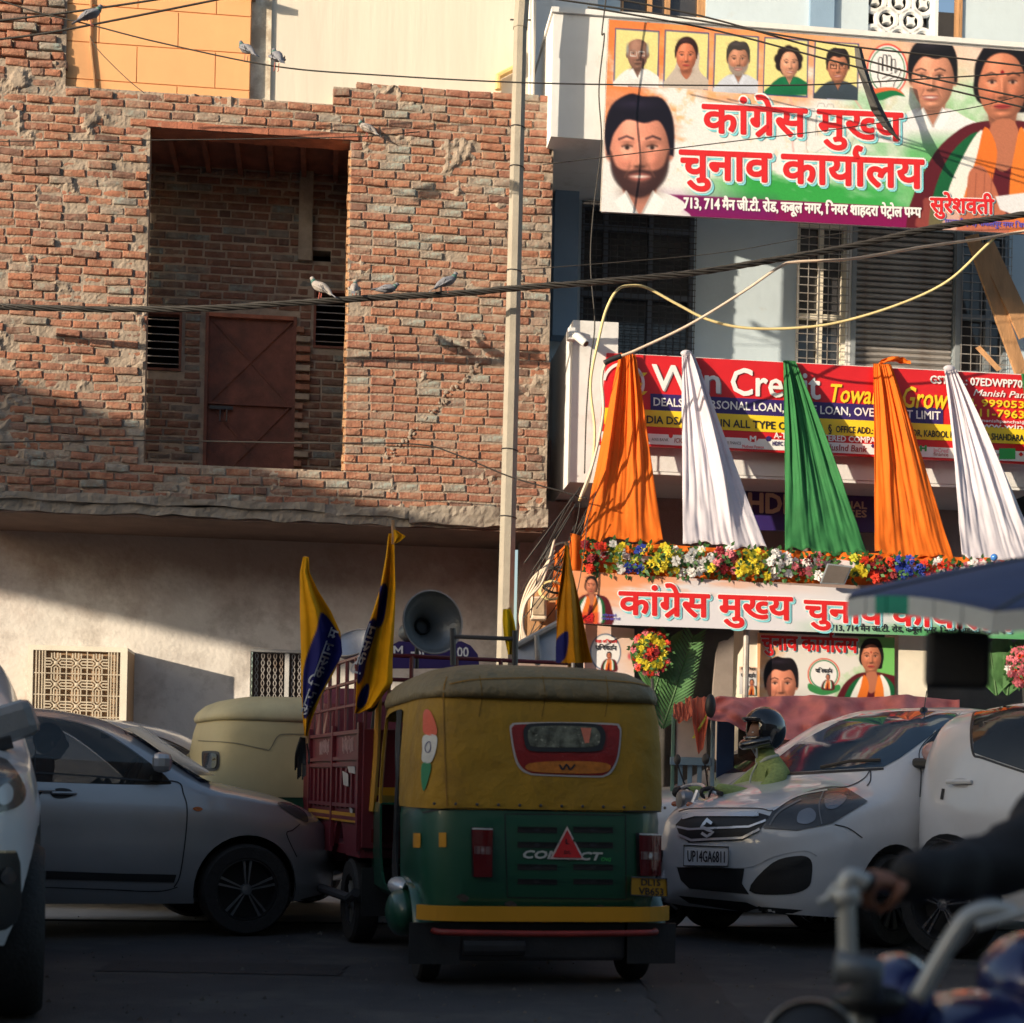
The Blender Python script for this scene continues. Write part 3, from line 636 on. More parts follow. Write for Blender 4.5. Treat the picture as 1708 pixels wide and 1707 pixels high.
# jali (pierced screen) at the top
jl = part('pierced_screen', G().box(wJ[0], wJ[1], YM + .16, YM + .19, wJ[2], wJ[3]), mDark, bl, label='white pierced concrete screen of rings and squares')
cw = (wJ[1] - wJ[0]) / 2.6; g = G(); mJ = mWhiteW
for i in range(-1, 4):
    for j in range(0, 5):
        cx = wJ[0] + cw * (i + .3) * 1.0; cz = wJ[2] + cw * (j * .72 + .1); cx += (j % 2) * cw * .5
        if cx < wJ[0] + .02 or cx > wJ[1] - .02: continue
        q = [(cw * .42 * math.cos(t), cw * .42 * math.sin(t)) for t in [2 * math.pi * k_ / 20 for k_ in range(20)]]
        part('ring', G().tube([(cx + a, YM + .05, cz + b) for a, b in q], .035, 6, closed=True), mJ, jl)
        s_ = cw * .17; part('square', G().slab(sm2([(cx - s_, cz - s_), (cx, cz - s_ * .7), (cx + s_, cz - s_), (cx + s_ * .7, cz), (cx + s_, cz + s_), (cx, cz + s_ * .7), (cx - s_, cz + s_), (cx - s_ * .7, cz)], 3), [], YM + .02, YM + .1), mJ, jl)
for x in (wO[0], wO[1] - .04): part('door_jamb', G().box(x, x + .04, YM - .03, YM + .12, wO[2], wO[3]), mWood if x > wO[0] else mWhiteW, bl)
# projecting balcony block, top left, and the pillar with the camera
a = rect(921, 25, 1009, 231, YP); blk = part('balcony_block', G().box(a[0], S(1740, 200, YP).x, YP, YM - .002, a[2], a[3]), mWhiteW, bl)
part('ledge', G().box(a[0] - .02, S(1740, 200, YP).x, YP - .03, YM - .004, a[3], a[3] + .05), mWhiteW, bl)
part('upper_wall', G().box(xe0 - .15, S(990, 0, YM).x, YM - .3, YM - .003, a[3] + .05, 11), mWhiteW, bl)
a = rect(953, 536, 1029, 806, YP); pl = part('pillar', G().box(a[0], a[1], YP, YM - .003, a[2], a[3]), mWhiteW, bl)
b = rect(1020, 588, 1740, 790, YP + .0); part('parapet', G().box(a[1], b[1], YP + .12, YM - .004, S(1340, 793, YP).z, S(1340, 600, YP).z), mWhiteW, bl)
zpar = S(1340, 793, YP).z
# recess below: soffit, back wall, shopfront
part('soffit', G().box(a[1], b[1], YP + .13, YM + .5, zpar - .03, zpar - .002), mWhiteW, bl)
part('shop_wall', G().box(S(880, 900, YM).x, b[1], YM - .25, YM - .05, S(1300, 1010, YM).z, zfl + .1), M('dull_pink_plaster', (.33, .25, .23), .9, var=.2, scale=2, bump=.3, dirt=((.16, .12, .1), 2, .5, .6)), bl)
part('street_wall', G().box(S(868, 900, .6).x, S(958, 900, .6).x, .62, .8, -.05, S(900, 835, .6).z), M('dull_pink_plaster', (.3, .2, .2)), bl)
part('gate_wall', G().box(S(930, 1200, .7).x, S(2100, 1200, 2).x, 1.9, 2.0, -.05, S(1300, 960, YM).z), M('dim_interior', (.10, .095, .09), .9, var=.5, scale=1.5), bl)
for x0_, x1_ in ((1239, 1264), (1497, 1546)):
    a = rect(x0_, 1040, x1_, 1300, -.9); part('gate_pillar', G().box(a[0], a[1], -.9, -.5, -.05, S(1340, 985, -.9).z), mCreamM, bl)
part('mural_panel', G().slab(sm2([(p.x, p.z) for p in [S(q[0], q[1], 1.5) for q in ((1190, 1260), (1195, 1090), (1215, 1068), (1240, 1070), (1240, 1260))]], 3), [], 1.5, 1.55), M('dusty_plaster', (.28, .24, .22), .9), bl)
# leaning boards at the far right
bd = thing('leaning_boards', 'rough brown timber boards leaning across the right hand barred window', 'boards', S(1690, 600, .9))
for q in (((1622, 392), (1706, 625), .07), ((1643, 405), (1716, 560), .10), ((1636, 420), (1700, 622), .03), ((1632, 578), (1668, 617), .02)):
    p0 = S(*q[0], .85); p1 = S(*q[1], .65); dd = (p1 - p0).normalized(); sd_ = dd.cross(Vector((0, 1, 0))).normalized() * q[2]
    o_ = Vector((0, .04, 0)); part('board', G().hexa([p0 - sd_, p0 + sd_, p0 + sd_ + o_, p0 - sd_ + o_, p1 - sd_, p1 + sd_, p1 + sd_ + o_, p1 - sd_ + o_]), mWood, bd)
# security camera on the pillar
sc_ = thing('security_camera', 'small white security camera on the white pillar', 'camera', S(957, 562, YP))
c0 = S(955, 558, YP - .06); part('bracket', G().box(c0.x - .05, c0.x + .03, YP - .1, YP + .001, c0.z - .06, c0.z + .06), mWhiteW, sc_, bev=.012)
part('barrel', G().lathe([(0, -.12), (.032, -.115), (.04, -.1), (.04, .06), (.0, .07)], c0 + Vector((.05, -.08, -.05)), (-.5, .5, .6), 14), mWhiteW, sc_, smooth=False, auto=40)
part('lens', G().lathe([(0, -.006), (.028, -.004), (.028, .004), (0, .005)], c0 + Vector((.05, -.08, -.05)) - Vector((-.5, .5, .6)).normalized() * .118, (-.5, .5, .6), 14), mBlack, sc_)
# ================= signs =================
YS = YP - .04
sg_ = thing('shop_sign', 'long red loan office sign lettered in white and yellow', 'sign', S(1350, 740, YS))
q4 = [(1012, 589), (1730, 627), (1730, 775), (999, 741)]
def board(name, q, y, th, mat, parent):
    v = [S(*p, y) for p in q]; g = G().slab([(p.x, p.z) for p in v], [], y, y + th); return part(name, g, mat, parent)
mRed = M('red_vinyl', (.62, .018, .025), .35, var=.05, bump=.02, spec=.5); mNavy = M('navy_vinyl', (.035, .02, .14), .4, var=.05, bump=0)
mYv = M('yellow_vinyl', (.85, .62, .03), .4, var=.04, bump=0); mWv = M('white_vinyl', (.82, .82, .84), .4, var=.03, bump=0); mKv = M('black_vinyl', (.02, .02, .03), .4, bump=0, var=.05)
mCy = M('cyan_vinyl', (.25, .70, .80), .4, bump=0, var=.03); mGr = M('green_vinyl', (.05, .42, .10), .4, bump=0, var=.05); mTxR = M('red_print', (.66, .022, .025), .4, bump=0, var=.03)
mMag = M('purple_vinyl', (.30, .01, .16), .4, bump=0, var=.12); mBluT = M('blue_print', (.12, .10, .5), .4, bump=0, var=.03)
board('sign_board', q4, YS, .035, mRed, sg_)
def lx(px): return (px - 1012) / 718.0
def line_y(f, px):  # y pixel of the fraction f down the sign at px
    t = lx(px); return (589 + 38 * t) * (1 - f) + (741.5 + 33.5 * t) * f
def band(f0, f1, a, b, mat, lift, name='band', mk=None):
    v = [S(a, line_y(f0, a), YS - lift), S(b, line_y(f0, b), YS - lift), S(b, line_y(f1, b), YS - lift), S(a, line_y(f1, a), YS - lift)]
    return part(name, G().slab([(p.x, p.z) for p in v], [], YS - lift, YS - lift + .003), mat, sg_)
band(.42, .60, 1085, 1573, mNavy, .006); band(.60, .78, 1008, 1730, mYv, .0065); band(.86, .975, 1003, 1730, mWv, .0062)
def stx(s, a, b, f, h, mat, bold=.5, shear=0, lift=.012, name='lettering', sh=None, dx=0, dy=0):
    g = G(); text(g, s, a, line_y(f, a), b, line_y(f, b), h, YS - lift, bold * .62, shear=shear, dx=dx, dy=dy); return part(name, g, mat, sg_, kind='stuff')
stx('Win', 1088, 1205, .375, 44, M('grey_vinyl', (.3, .3, .34), .4), 1.6, dx=1.5, dy=1.5, lift=.009); stx('Win', 1088, 1205, .375, 44, mWv, 1.4)
stx('Credit', 1217, 1368, .385, 46, mWv, 1.7); stx('Towards', 1381, 1492, .41, 31, mYv, 1.0, shear=.25); stx('Growth', 1502, 1605, .43, 36, mYv, 1.0, shear=.25)
stx('GST No.: 07EDWPP7051', 1551, 1722, .145, 13, mWv, .9); stx('Manish Panchal', 1622, 1740, .26, 11, mWv, .4, shear=.3)
stx('M. 9990539', 1606, 1722, .375, 12, mYv, .8); stx('011-79634', 1618, 1722, .49, 13, mYv, .8); stx('E-mail:- manishpanchal@wincredit', 1596, 1760, .55, 5, mWv, .3); stx('www.wincredit', 1622, 1760, .63 - .02, 8, mWv, .4, lift=.014)
stx('DEALS IN PERSONAL LOAN, HOME LOAN, OVERDRAFT LIMIT', 1089, 1569, .55, 14, mWv, .5)
stx('PAN INDIA DSA DEALS IN ALL TYPE OF LOAN', 1022, 1372, .745, 13, mKv, .6); stx('§', 1381, 1388, .745, 13, mKv, .4)
stx('OFFICE ADD.: 1ST, 2ND FLOOR, KABOOL NAGAR, NEAR SHAHDARA, DELHI', 1394, 1740, .745, 11, mKv, .5)
stx('A-TEAM REGISTERED COMPANY', 1291, 1478, .845, 10, mWv, .6)
stx('AXIS BANK', 1087, 1115, .935, 5, mKv, .0); stx('ICICI Bank', 1124, 1160, .945, 8, M('maroon_vinyl', (.35, .03, .03), .4), .2, shear=.2); stx('TATA', 1062, 1083, .945, 8, mKv, .3)
stx('ARIS FINANCE', 1207, 1236, .935, 5, mKv, 0); stx('Muthoot Finance', 1238, 1274, .965, 5, mTxR, .1); stx('HDFC BANK', 1288, 1326, .925, 7, mNavy, .5); stx('IndusInd Bank', 1369, 1445, .95, 11, M('maroon_vinyl', (.35, .03, .03), .4), .3, shear=.15)
stx('InCred', 1557, 1582, .915, 7, M('pink_vinyl', (.75, .2, .3), .4), .1); stx('finance', 1557, 1582, .955, 6, M('maroon_vinyl', (.3, .05, .05), .4), .1); stx('Fullerton', 1638, 1668, .93, 7, M('maroon_vinyl', (.3, .05, .05), .4), .1)
def chip(px, py, w, h, mat, lift=.01, pts=None, parent=None, y=None, name='emblem'):
    y = YS if y is None else y; P_ = pts or [(-1, -1), (1, -1), (1, 1), (-1, 1)]; v = [S(px + a * w / 2, py + b * h / 2, y - lift) for a, b in P_]
    return part(name, G().slab([(p.x, p.z) for p in v], [], y - lift, y - lift + .002), mat, parent or sg_)
circ = [(math.cos(t), math.sin(t)) for t in [2 * math.pi * i / 20 for i in range(20)]]
chip(1256, 731, 18, 13, mTxR, pts=circ); g = G(); text(g, 'M', 1250, 736, 1262, 736.5, 9, YS - .014, .6); part('lettering', g, mWv, sg_, kind='stuff')
chip(1282, 732, 9, 9, mNavy, pts=circ); chip(1119, 726, 7, 10, mTxR, pts=circ); chip(1456, 744, 7, 8, mNavy, pts=[(0, -1), (1, 0), (0, 1), (-1, 0)])
chip(1680, 757, 27, 18, mGr); chip(1703, 758, 8, 8, mTxR, pts=[(0, -1), (1, 0), (0, 1), (-1, 0)]); chip(1536, 748, 3.5, 10, mGr); chip(1544, 748, 3.5, 10, mGr); chip(1540, 748, 9, 3, mGr); chip(1545, 741, 2.5, 2.5, mTxR, pts=circ)
chip(1628, 755, 17, 12, M('slate_vinyl', (.35, .38, .45), .4), lift=.008)
# round emblem at the left end: white ring and three yellow strokes
rg = [(1040 + 33 * math.cos(t), 640 + 32 * math.sin(t) * 1.05) for t in [R(a) for a in range(-170, 65, 8)]]; v, f = stroke2(rg, 5); part('emblem', G().add([S(a, b, YS - .012) for a, b in v], f), mWv, sg_)
for yy_, w in ((621, 34), (638, 28), (652, 34)):
    v = [S(a, b, YS - .012) for a, b in ((1046, yy_), (1046 + w, yy_ + 1), (1046 + w - 6, yy_ + 7), (1046, yy_ + 6))]; part('emblem', G().slab([(p.x, p.z) for p in v], [], YS - .012, YS - .01), mYv, sg_)
# finance sign in the shade
YF = .45
fs_ = thing('finance_sign', 'dark navy finance office sign in the shade behind the drapes', 'sign', S(1360, 880, YF))
board('sign_board', [(1236, 790), (1462, 797), (1462, 888), (1236, 884)], YF, .06, mNavy, fs_)
mCrT = M('cream_letter', (.55, .47, .36), .5, bump=0)
for s_, a, b, y0_, h, bd_ in (('HDFC', 1246, 1352, 854, 33, 1.6), ('FINANCIAL', 1346, 1446, 845, 12, .5), ('SERVICES', 1362, 1446, 860, 12, .5)):
    g = G(); text(g, s_, a, y0_, b, y0_ + (b - a) * .04, h, YF - .01, bd_); part('lettering', g, mCrT, fs_, kind='stuff')
# ================= printed portraits (generic people) =================
def portrait(cv, cx, cy, s, skin=(205, 140, 105), hair=(28, 20, 22), style='short', shirt=(235, 235, 238), beard=None, glasses=False, smile=True, bindi=False, turn=0., shawl=None, body=True, bw=2.0, bh=1.6, cut=None):
    sk = np.array(skin, float); dk = sk * .68; mid = sk * .86; hi = np.minimum(255, sk * 1.14 + 8); w = s * .71; t = turn * s; s_ = max(1.3, s * .05); dk = np.array(skin, float) * .6
    if body:
        cv.poly([(cx - s * .55, cy + s * .98), (cx - s * 1.1, cy + s * 1.3), (cx - s * bw * .82, cy + s * 1.65), (cx - s * bw, cy + s * (1 + bh)), (cx + s * bw, cy + s * (1 + bh)), (cx + s * bw * .85, cy + s * 1.6), (cx + s * 1.1, cy + s * 1.28), (cx + s * .5, cy + s * .98)], shirt, 1.5)
        cv.ell(cx, cy + s * 2.3, s * .9, s * .5, np.array(shirt) * .82, s * .8, amt=.5)
    if style == 'long': cv.poly([(cx - w * 1.1, cy - s * .3), (cx - w * .7, cy - s * 1.15), (cx, cy - s * 1.34), (cx + w * .8, cy - s * 1.2), (cx + w * 1.22, cy - s * .3), (cx + w * 1.12, cy + s * .5), (cx + w * .85, cy + s * .8), (cx - w * .7, cy + s * .6), (cx - w * 1.15, cy + s * .25)], hair, s_)
    if style == 'bob':
        for a_ in range(9): cv.ell(cx - .05 * s + w * 1.0 * math.cos(a_ * .7 + 2.6), cy - s * .25 + s * .75 * math.sin(a_ * .7 + 2.6), w * .55, s * .42, hair, s_ * 2)
        cv.ell(cx - .05 * s, cy - s * .3, w * 1.25, s * 1.0, hair, s_ * 2)
    if shawl: cv.poly([(cx - w * .9, cy + s * .1), (cx - w * .6, cy - s * 1.1), (cx + w * .4, cy - s * 1.2), (cx + w * 1.3, cy - s * .2), (cx + w * 1.25, cy + s * .9), (cx + w * 2.1, cy + s * 1.7), (cx + w * 2.3, cy + s * 2.6), (cx - w * 2.2, cy + s * 2.6), (cx - w * 1.9, cy + s * 1.6), (cx - w * 1.1, cy + s * .8)], shawl, s_); cv.ell(cx + .04 * s, cy - s * .42, w * 1.12, s * .95, hair, s_ * 1.5)
    # neck and collar
    cv.poly([(cx - w * .52, cy + s * .5), (cx - w * .5, cy + s * 1.15), (cx - w * .1, cy + s * 1.55), (cx + w * .15, cy + s * 1.55), (cx + w * .5, cy + s * 1.15), (cx + w * .52, cy + s * .5)], mid, s_); cv.ell(cx + t * .3, cy + s * .98, w * .6, s * .22, dk * .8, s * .3, amt=.75)
    # ears
    for sg in (-1, 1):
        if style in ('short', 'bald'): cv.ell(cx + sg * w * 1.0 - t * .15, cy + s * .02, s * .11, s * .22, mid, s_); cv.ell(cx + sg * w * 1.0, cy + s * .02, s * .05, s * .13, dk, s * .08)
    # head
    head = [(cx - w * .98, cy - s * .25), (cx - w * .82, cy - s * .82), (cx, cy - s * 1.06), (cx + w * .82, cy - s * .82), (cx + w * .98, cy - s * .25), (cx + w * .93, cy + s * .3), (cx + w * .68, cy + s * .74), (cx + w * .3, cy + s * .99), (cx, cy + s * 1.03), (cx - w * .3, cy + s * .99), (cx - w * .68, cy + s * .74), (cx - w * .93, cy + s * .3)]
    if style == 'short': cv.poly([(cx - w * 1.1, cy + s * .05), (cx - w * 1.18, cy - s * .5), (cx - w * .95, cy - s * 1.08), (cx - w * .35, cy - s * 1.36), (cx + w * .1, cy - s * 1.3), (cx + w * .75, cy - s * 1.25), (cx + w * 1.12, cy - s * .75), (cx + w * 1.14, cy + s * .05), (cx + w * .9, cy + s * .1), (cx - w * .9, cy + s * .1)], hair, s_)
    cv.poly(head, sk, s_)
    pre = cv.C.copy(); mk = cv.C.copy() * 0; keepC = cv.C; cv.C = mk; cv.poly(head, (255, 255, 255), s_ * 1.2); al = cv.C[..., 0] / 255; cv.C = keepC
    x = (cv.X - cx) / w; y = (cv.Y - cy) / s; xf = x - turn * .9; ax = np.abs(xf); E = lambda p, q: np.exp(-p ** 2 - q ** 2)
    hgt = .95 * np.sqrt(np.clip(1.02 - (x / 1.04) ** 2 - (y / 1.14) ** 2, 0, 2)) + .25 * np.exp(-(xf / .13) ** 2) * np.clip((y + .28) / .55, 0, 1) * np.clip((.42 - y) / .08, 0, 1) + .10 * E(xf / .17, (y - .30) / .09) + .06 * E((ax - .17) / .07, (y - .33) / .06)
    hgt += -.13 * E((ax - .42) / .2, (y + .09) / .09) + .06 * E((ax - .4) / .3, (y + .26) / .06) + .03 * E((ax - .42) / .15, (y + .08) / .045) + .08 * E((ax - .50) / .2, (y - .24) / .15) + .06 * E(xf / .3, (y - .57) / .045) + .06 * E(xf / .26, (y - .66) / .05) - .05 * E(xf / .3, (y - .77) / .05) + .09 * E(xf / .26, (y - .90) / .09)
    hgt -= .05 * E((ax - .34 - (y - .4) * .45) / .06, (y - .45) / .16)
    gx = np.gradient(hgt * w, axis=1) / np.gradient(cv.X, axis=1); gy = np.gradient(hgt * w, axis=0) / np.gradient(cv.Y, axis=0); nz = 1 / np.sqrt(1 + gx ** 2 + gy ** 2)
    shd = np.clip((-gx * -.32 - gy * -.42 + .85) * nz, 0, 1.2); spc = np.clip(shd - .93, 0, 1) * 260
    tone = (.60 + .50 * shd)[..., None] * sk[None, None, :] * np.array((1.0, .985, .97)) + spc[..., None] * .9
    tone[..., 0] += 10 * E((ax - .5) / .25, (y - .25) / .2)
    cv.C = cv.C * (1 - al[..., None]) + np.clip(tone, 0, 255) * al[..., None]
    # hair line
    if style == 'short': cv.poly([(cx - w * 1.02, cy - s * .1), (cx - w * 1.08, cy - s * .75), (cx - w * .5, cy - s * 1.25), (cx + w * .5, cy - s * 1.22), (cx + w * 1.06, cy - s * .75), (cx + w * 1.02, cy - s * .1), (cx + w * .88, cy - s * .45), (cx + w * .62, cy - s * .72), (cx + w * .15, cy - s * .66), (cx - w * .45, cy - s * .74), (cx - w * .86, cy - s * .42)], hair, s_)
    if style == 'bald':
        for sg in (-1, 1): cv.ell(cx + sg * w * .98, cy - s * .35, w * .14, s * .4, (150, 150, 152), s * .1, amt=.85)
        cv.ell(cx - w * .1, cy - s * .72, w * .5, s * .25, hi, s * .5, amt=.8)
    if style in ('long', 'bob', 'x'): cv.poly([(cx - w * 1.06, cy + s * .15), (cx - w * 1.1, cy - s * .6), (cx - w * .5, cy - s * 1.22), (cx + w * .5, cy - s * 1.22), (cx + w * 1.12, cy - s * .6), (cx + w * 1.06, cy + s * .2), (cx + w * .9, cy - s * .3), (cx + w * .55, cy - s * .78), (cx - w * .05, cy - s * .92), (cx - w * .6, cy - s * .74), (cx - w * .9, cy - s * .28)], hair, s_)
    if style != 'bald': cv.ell(cx - w * .2, cy - s * 1.12, w * .6, s * .1, np.array(hair) + (38, 34, 48), s * .22, amt=.6)
    ex = w * .42
    for sg in (-1, 1):
        x = cx + sg * ex + t; y = cy - s * .08
        cv.ell(x, y, w * .145, s * .042, (196, 178, 172), s_ * .9, amt=.85); cv.ell(x, y, w * .07, s * .05, (45, 27, 22), s_ * .9); cv.line([(x - w * .17, y - s * .03), (x, y - s * .065), (x + w * .17, y - s * .03)], s * .028, (50, 30, 26), s_, amt=.9)
        cv.line([(x - sg * w * .2, y - s * .21), (x + sg * w * .02, y - s * .27), (x + sg * w * .27, y - s * .2)], s * .045, np.array(hair) * .9 if style != 'bald' else (120, 110, 105), s * .05, amt=.8)
    for sg in (-1, 1): cv.ell(cx + sg * w * .1 + t * 1.1, cy + s * .375, w * .06, s * .022, dk * .55, s * .04, amt=.8)
    my = cy + s * .62
    if beard is not None:
        cv.poly([(cx - w * .98, cy + s * .0), (cx - w * .8, cy + s * .35), (cx - w * .45, cy + s * .47), (cx, cy + s * .43), (cx + w * .45, cy + s * .47), (cx + w * .8, cy + s * .35), (cx + w * .98, cy + s * .0), (cx + w * .95, cy + s * .5), (cx + w * .66, cy + s * .86), (cx, cy + s * 1.12), (cx - w * .66, cy + s * .86), (cx - w * .95, cy + s * .5)], beard, s * .07, amt=.84); cv.mixm(cv.noise(5, 3) * 1.6 - .75, np.array(beard) * .9) if False else None
        cv.ell(cx + t, my + s * .02, w * .3, s * .1, sk * .9, s * .12, amt=.8)
    if smile:
        cv.ell(cx + t, my, w * .34, s * .085, (165, 85, 80), s_ * 1.3); cv.ell(cx + t, my - s * .012, w * .26, s * .038, (232, 222, 216), s_); cv.line([(cx - w * .36 + t, my - s * .05), (cx + t, my - s * .05), (cx + w * .36 + t, my - s * .05)], s * .022, (120, 60, 55), s_, amt=.8)
    else: cv.ell(cx + t, my, w * .33, s * .07, (165, 60, 60) if bindi or shawl else dk, s_); cv.line([(cx - w * .32 + t, my), (cx + t, my + s * .01), (cx + w * .32 + t, my)], s * .025, (95, 35, 35), s_ * .6)
    for sg in (-1, 1): cv.line([(cx + sg * w * .3 + t, cy + s * .36), (cx + sg * w * .5 + t, my)], s * .03, dk, s_, amt=.55)
    if glasses:
        for sg in (-1, 1):
            x = cx + sg * ex + t; cv.line([(x - w * .3, cy - s * .2), (x + w * .3, cy - s * .2), (x + w * .28, cy + s * .1), (x - w * .28, cy + s * .1), (x - w * .3, cy - s * .2)], s * .04, glasses, s_ * .7)
        cv.line([(cx - w * .12 + t, cy - s * .12), (cx + w * .12 + t, cy - s * .12)], s * .04, glasses, s_ * .7)
    if bindi: cv.ell(cx + t, cy - s * .36, s * .05, s * .06, (140, 15, 20), s_ * .6)
    if style != 'x' and body and not shawl and not bindi:
        for sg in (-1, 1): cv.poly([(cx + sg * w * .45, cy + s * .95), (cx + sg * w * .85, cy + s * 1.2), (cx + sg * w * .35, cy + s * 1.75), (cx + sg * w * .02, cy + s * 1.55)], np.minimum(255, np.array(shirt) * 1.05), s_, smooth=False); cv.line([(cx + sg * w * .03, cy + s * 1.58), (cx + sg * w * .45, cy + s * 1.0)], s * .03, np.array(shirt) * .7, s_)
def saree_woman(cv, cx, cy, s, big=True):
    mar = (92, 24, 34); k = s
    cv.poly([(cx - k * .6, cy + k * 1.05), (cx - k * 1.4, cy + k * 1.4), (cx - k * 2.1, cy + k * 2.2), (cx - k * 2.75, cy + k * 3.9), (cx - k * 2.2, cy + k * 5.2), (cx + k * 2.6, cy + k * 5.2), (cx + k * 2.3, cy + k * 1.9), (cx + k * .9, cy + k * 1.1)], mar, 1.6)
    portrait(cv, cx, cy, s, (200, 128, 100), (22, 16, 18), 'long', smile=False, bindi=True, body=False)
    cv.poly([(cx - k * .3, cy + k * 1.1), (cx + k * .35, cy + k * 1.05), (cx + k * .5, cy + k * 2.0), (cx, cy + k * 2.5), (cx - k * .4, cy + k * 2.0)], (185, 115, 88), 2)
    for pts, col in (([(-.75, 1.35), (-1.5, 2.0), (-2.0, 3.2), (-2.1, 4.4), (-1.6, 4.4), (-1.1, 2.9), (-.6, 1.9)], (22, 95, 55)), ([(-.62, 1.3), (-1.1, 2.0), (-1.6, 3.2), (-1.7, 4.5), (-1.1, 4.5), (-.8, 3.0), (-.4, 1.7)], (238, 238, 235)), ([(-.5, 1.2), (-.75, 2.1), (-1.15, 3.4), (-1.25, 4.6), (-.7, 4.6), (-.35, 3.0), (-.15, 1.9)], (232, 120, 45)),
                     ([(.95, 1.3), (1.6, 2.0), (1.8, 3.3), (1.75, 4.6), (1.2, 4.6), (1.1, 2.7), (.7, 1.7)], (22, 95, 55)), ([(.75, 1.2), (1.25, 2.0), (1.4, 3.3), (1.35, 4.6), (.85, 4.6), (.75, 2.7), (.55, 1.6)], (238, 238, 235)), ([(.55, 1.2), (.85, 2.1), (.9, 3.4), (.85, 4.7), (.25, 4.7), (.2, 3.0), (.35, 1.9)], (236, 128, 48))):
        cv.poly([(cx + a * k, cy + b * k) for a, b in pts], col, 1.5)
    if big:
        cv.poly([(cx - k * .95, cy + k * 2.5), (cx - k * .55, cy + k * 2.35), (cx - k * .1, cy + k * 3.2), (cx + k * .15, cy + k * 4.3), (cx - k * 1.3, cy + k * 4.5), (cx - k * 1.05, cy + k * 3.3)], (190, 112, 85), 2)
        for q in (-.75, -.5, -.3): cv.line([(cx + k * q, cy + k * 2.55), (cx + k * (q - .1), cy + k * 4.2)], 1.6, (140, 75, 58), 1.6, amt=.7)
def hand_sign(cv, cx, cy, s, col=(40, 40, 45), w=1.3, amt=1):
    L = lambda pts: cv.line([(cx + a * s, cy + b * s) for a, b in pts], w, col, 1.1, amt)
    for i in range(4):
        x = -.42 + .27 * i; top = (-.8, -.95, -.92, -.7)[i]; L([(p[0], p[1]) for p in sm2([(x - .11, .0), (x - .11, top + .1), (x, top), (x + .11, top + .1), (x + .11, 0)], 3, False)])
    L(sm2([(-.53, 0), (-.6, .35), (-.42, .8), (-.4, 1.0)], 3, False)); L(sm2([(.5, 0), (.5, .15), (.72, -.12), (.85, .0), (.7, .4), (.45, .75), (.4, 1.0)], 3, False)); L([(-.3, .5), (.3, .15)]); L([(-.1, .7), (.4, .4)])
# ================= upper banner =================
YBn = -.47
ub = thing('election_banner', 'large upper election banner with row of framed portraits and red lettering', 'banner', S(1350, 360, YBn))
UB = [(1016, 33), (1728, 87), (1722, 391), (1003, 353)]
cv = Canvas(*UB, 1.65, (236, 236, 238)); X, Y, U, V = cv.X, cv.Y, cv.U, cv.V
n1 = cv.noise(60, 1, 15, .6, 1.6); n2 = cv.noise(18, 2); n3 = cv.noise(90, 4)
cl = np.clip
cv.mixm(cl((.42 - V) * 3.2 + (n1 - .5) * 3 - .05, 0, 1) * cl(1.15 - U * 1.05, 0, 1), (240, 130, 70)); cv.mixm(cl((.5 - V) * 3 + (n2 - .5) * 5 - .4, 0, 1) * cl(1 - U * 1.2, 0, 1) * .8, (238, 170, 100))
cv.mixm(cl((.16 - U) * 9 + (n1 - .5) * 4, 0, 1) * cl((.75 - V) * 4, 0, 1) * .7, (236, 120, 60))
cv.mixm(cl((V - .62) * 5 + (n1 - .5) * 4 - .1, 0, 1) * cl((U - .18) * 6, 0, 1) * cl((.8 - U) * 6, 0, 1) * cl((.92 - V) * 30, 0, 1), (55, 165, 75))
cv.mixm(cl(1 - np.abs(U - .68) * 6, 0, 1) * cl((V - .45) * 3 + (n3 - .5) * 4, 0, 1) * .85, (60, 170, 80)); cv.mixm(cl(1 - np.hypot((U - .86) * 4, (V - .5) * 2.2), 0, 1) * n2 * 1.5, (110, 190, 110))
cv.mixm(cl((.22 - V) * 9 + (n2 - .5) * 2, 0, 1) * cl((U - .62) * 8, 0, 1) * cl((.8 - U) * 8, 0, 1) * .7, (226, 190, 160))
cv.mixm(cl((U - .87) * 9, 0, 1) * cl((.5 - V) * 5, 0, 1), (226, 224, 232)); hand_sign(cv, 1378, 226, 56, (150, 150, 155), 1.4, .6)
cv.line([(1316, 160), (1328, 190), (1322, 240), (1327, 285)], 3, (235, 160, 160), 2, .6); cv.line([(1425, 165), (1450, 200)], 3, (235, 160, 160), 2, .6)
# address strip
cv.poly([(1104, 324), (1150, 357), (1160, 372), (1540, 392), (1540, 347)], (132, 12, 84), 1.5, smooth=False); cv.poly([(1104, 324), (1160, 362), (1290, 368), (1290, 334)], (90, 30, 120), 30, .35, smooth=False)
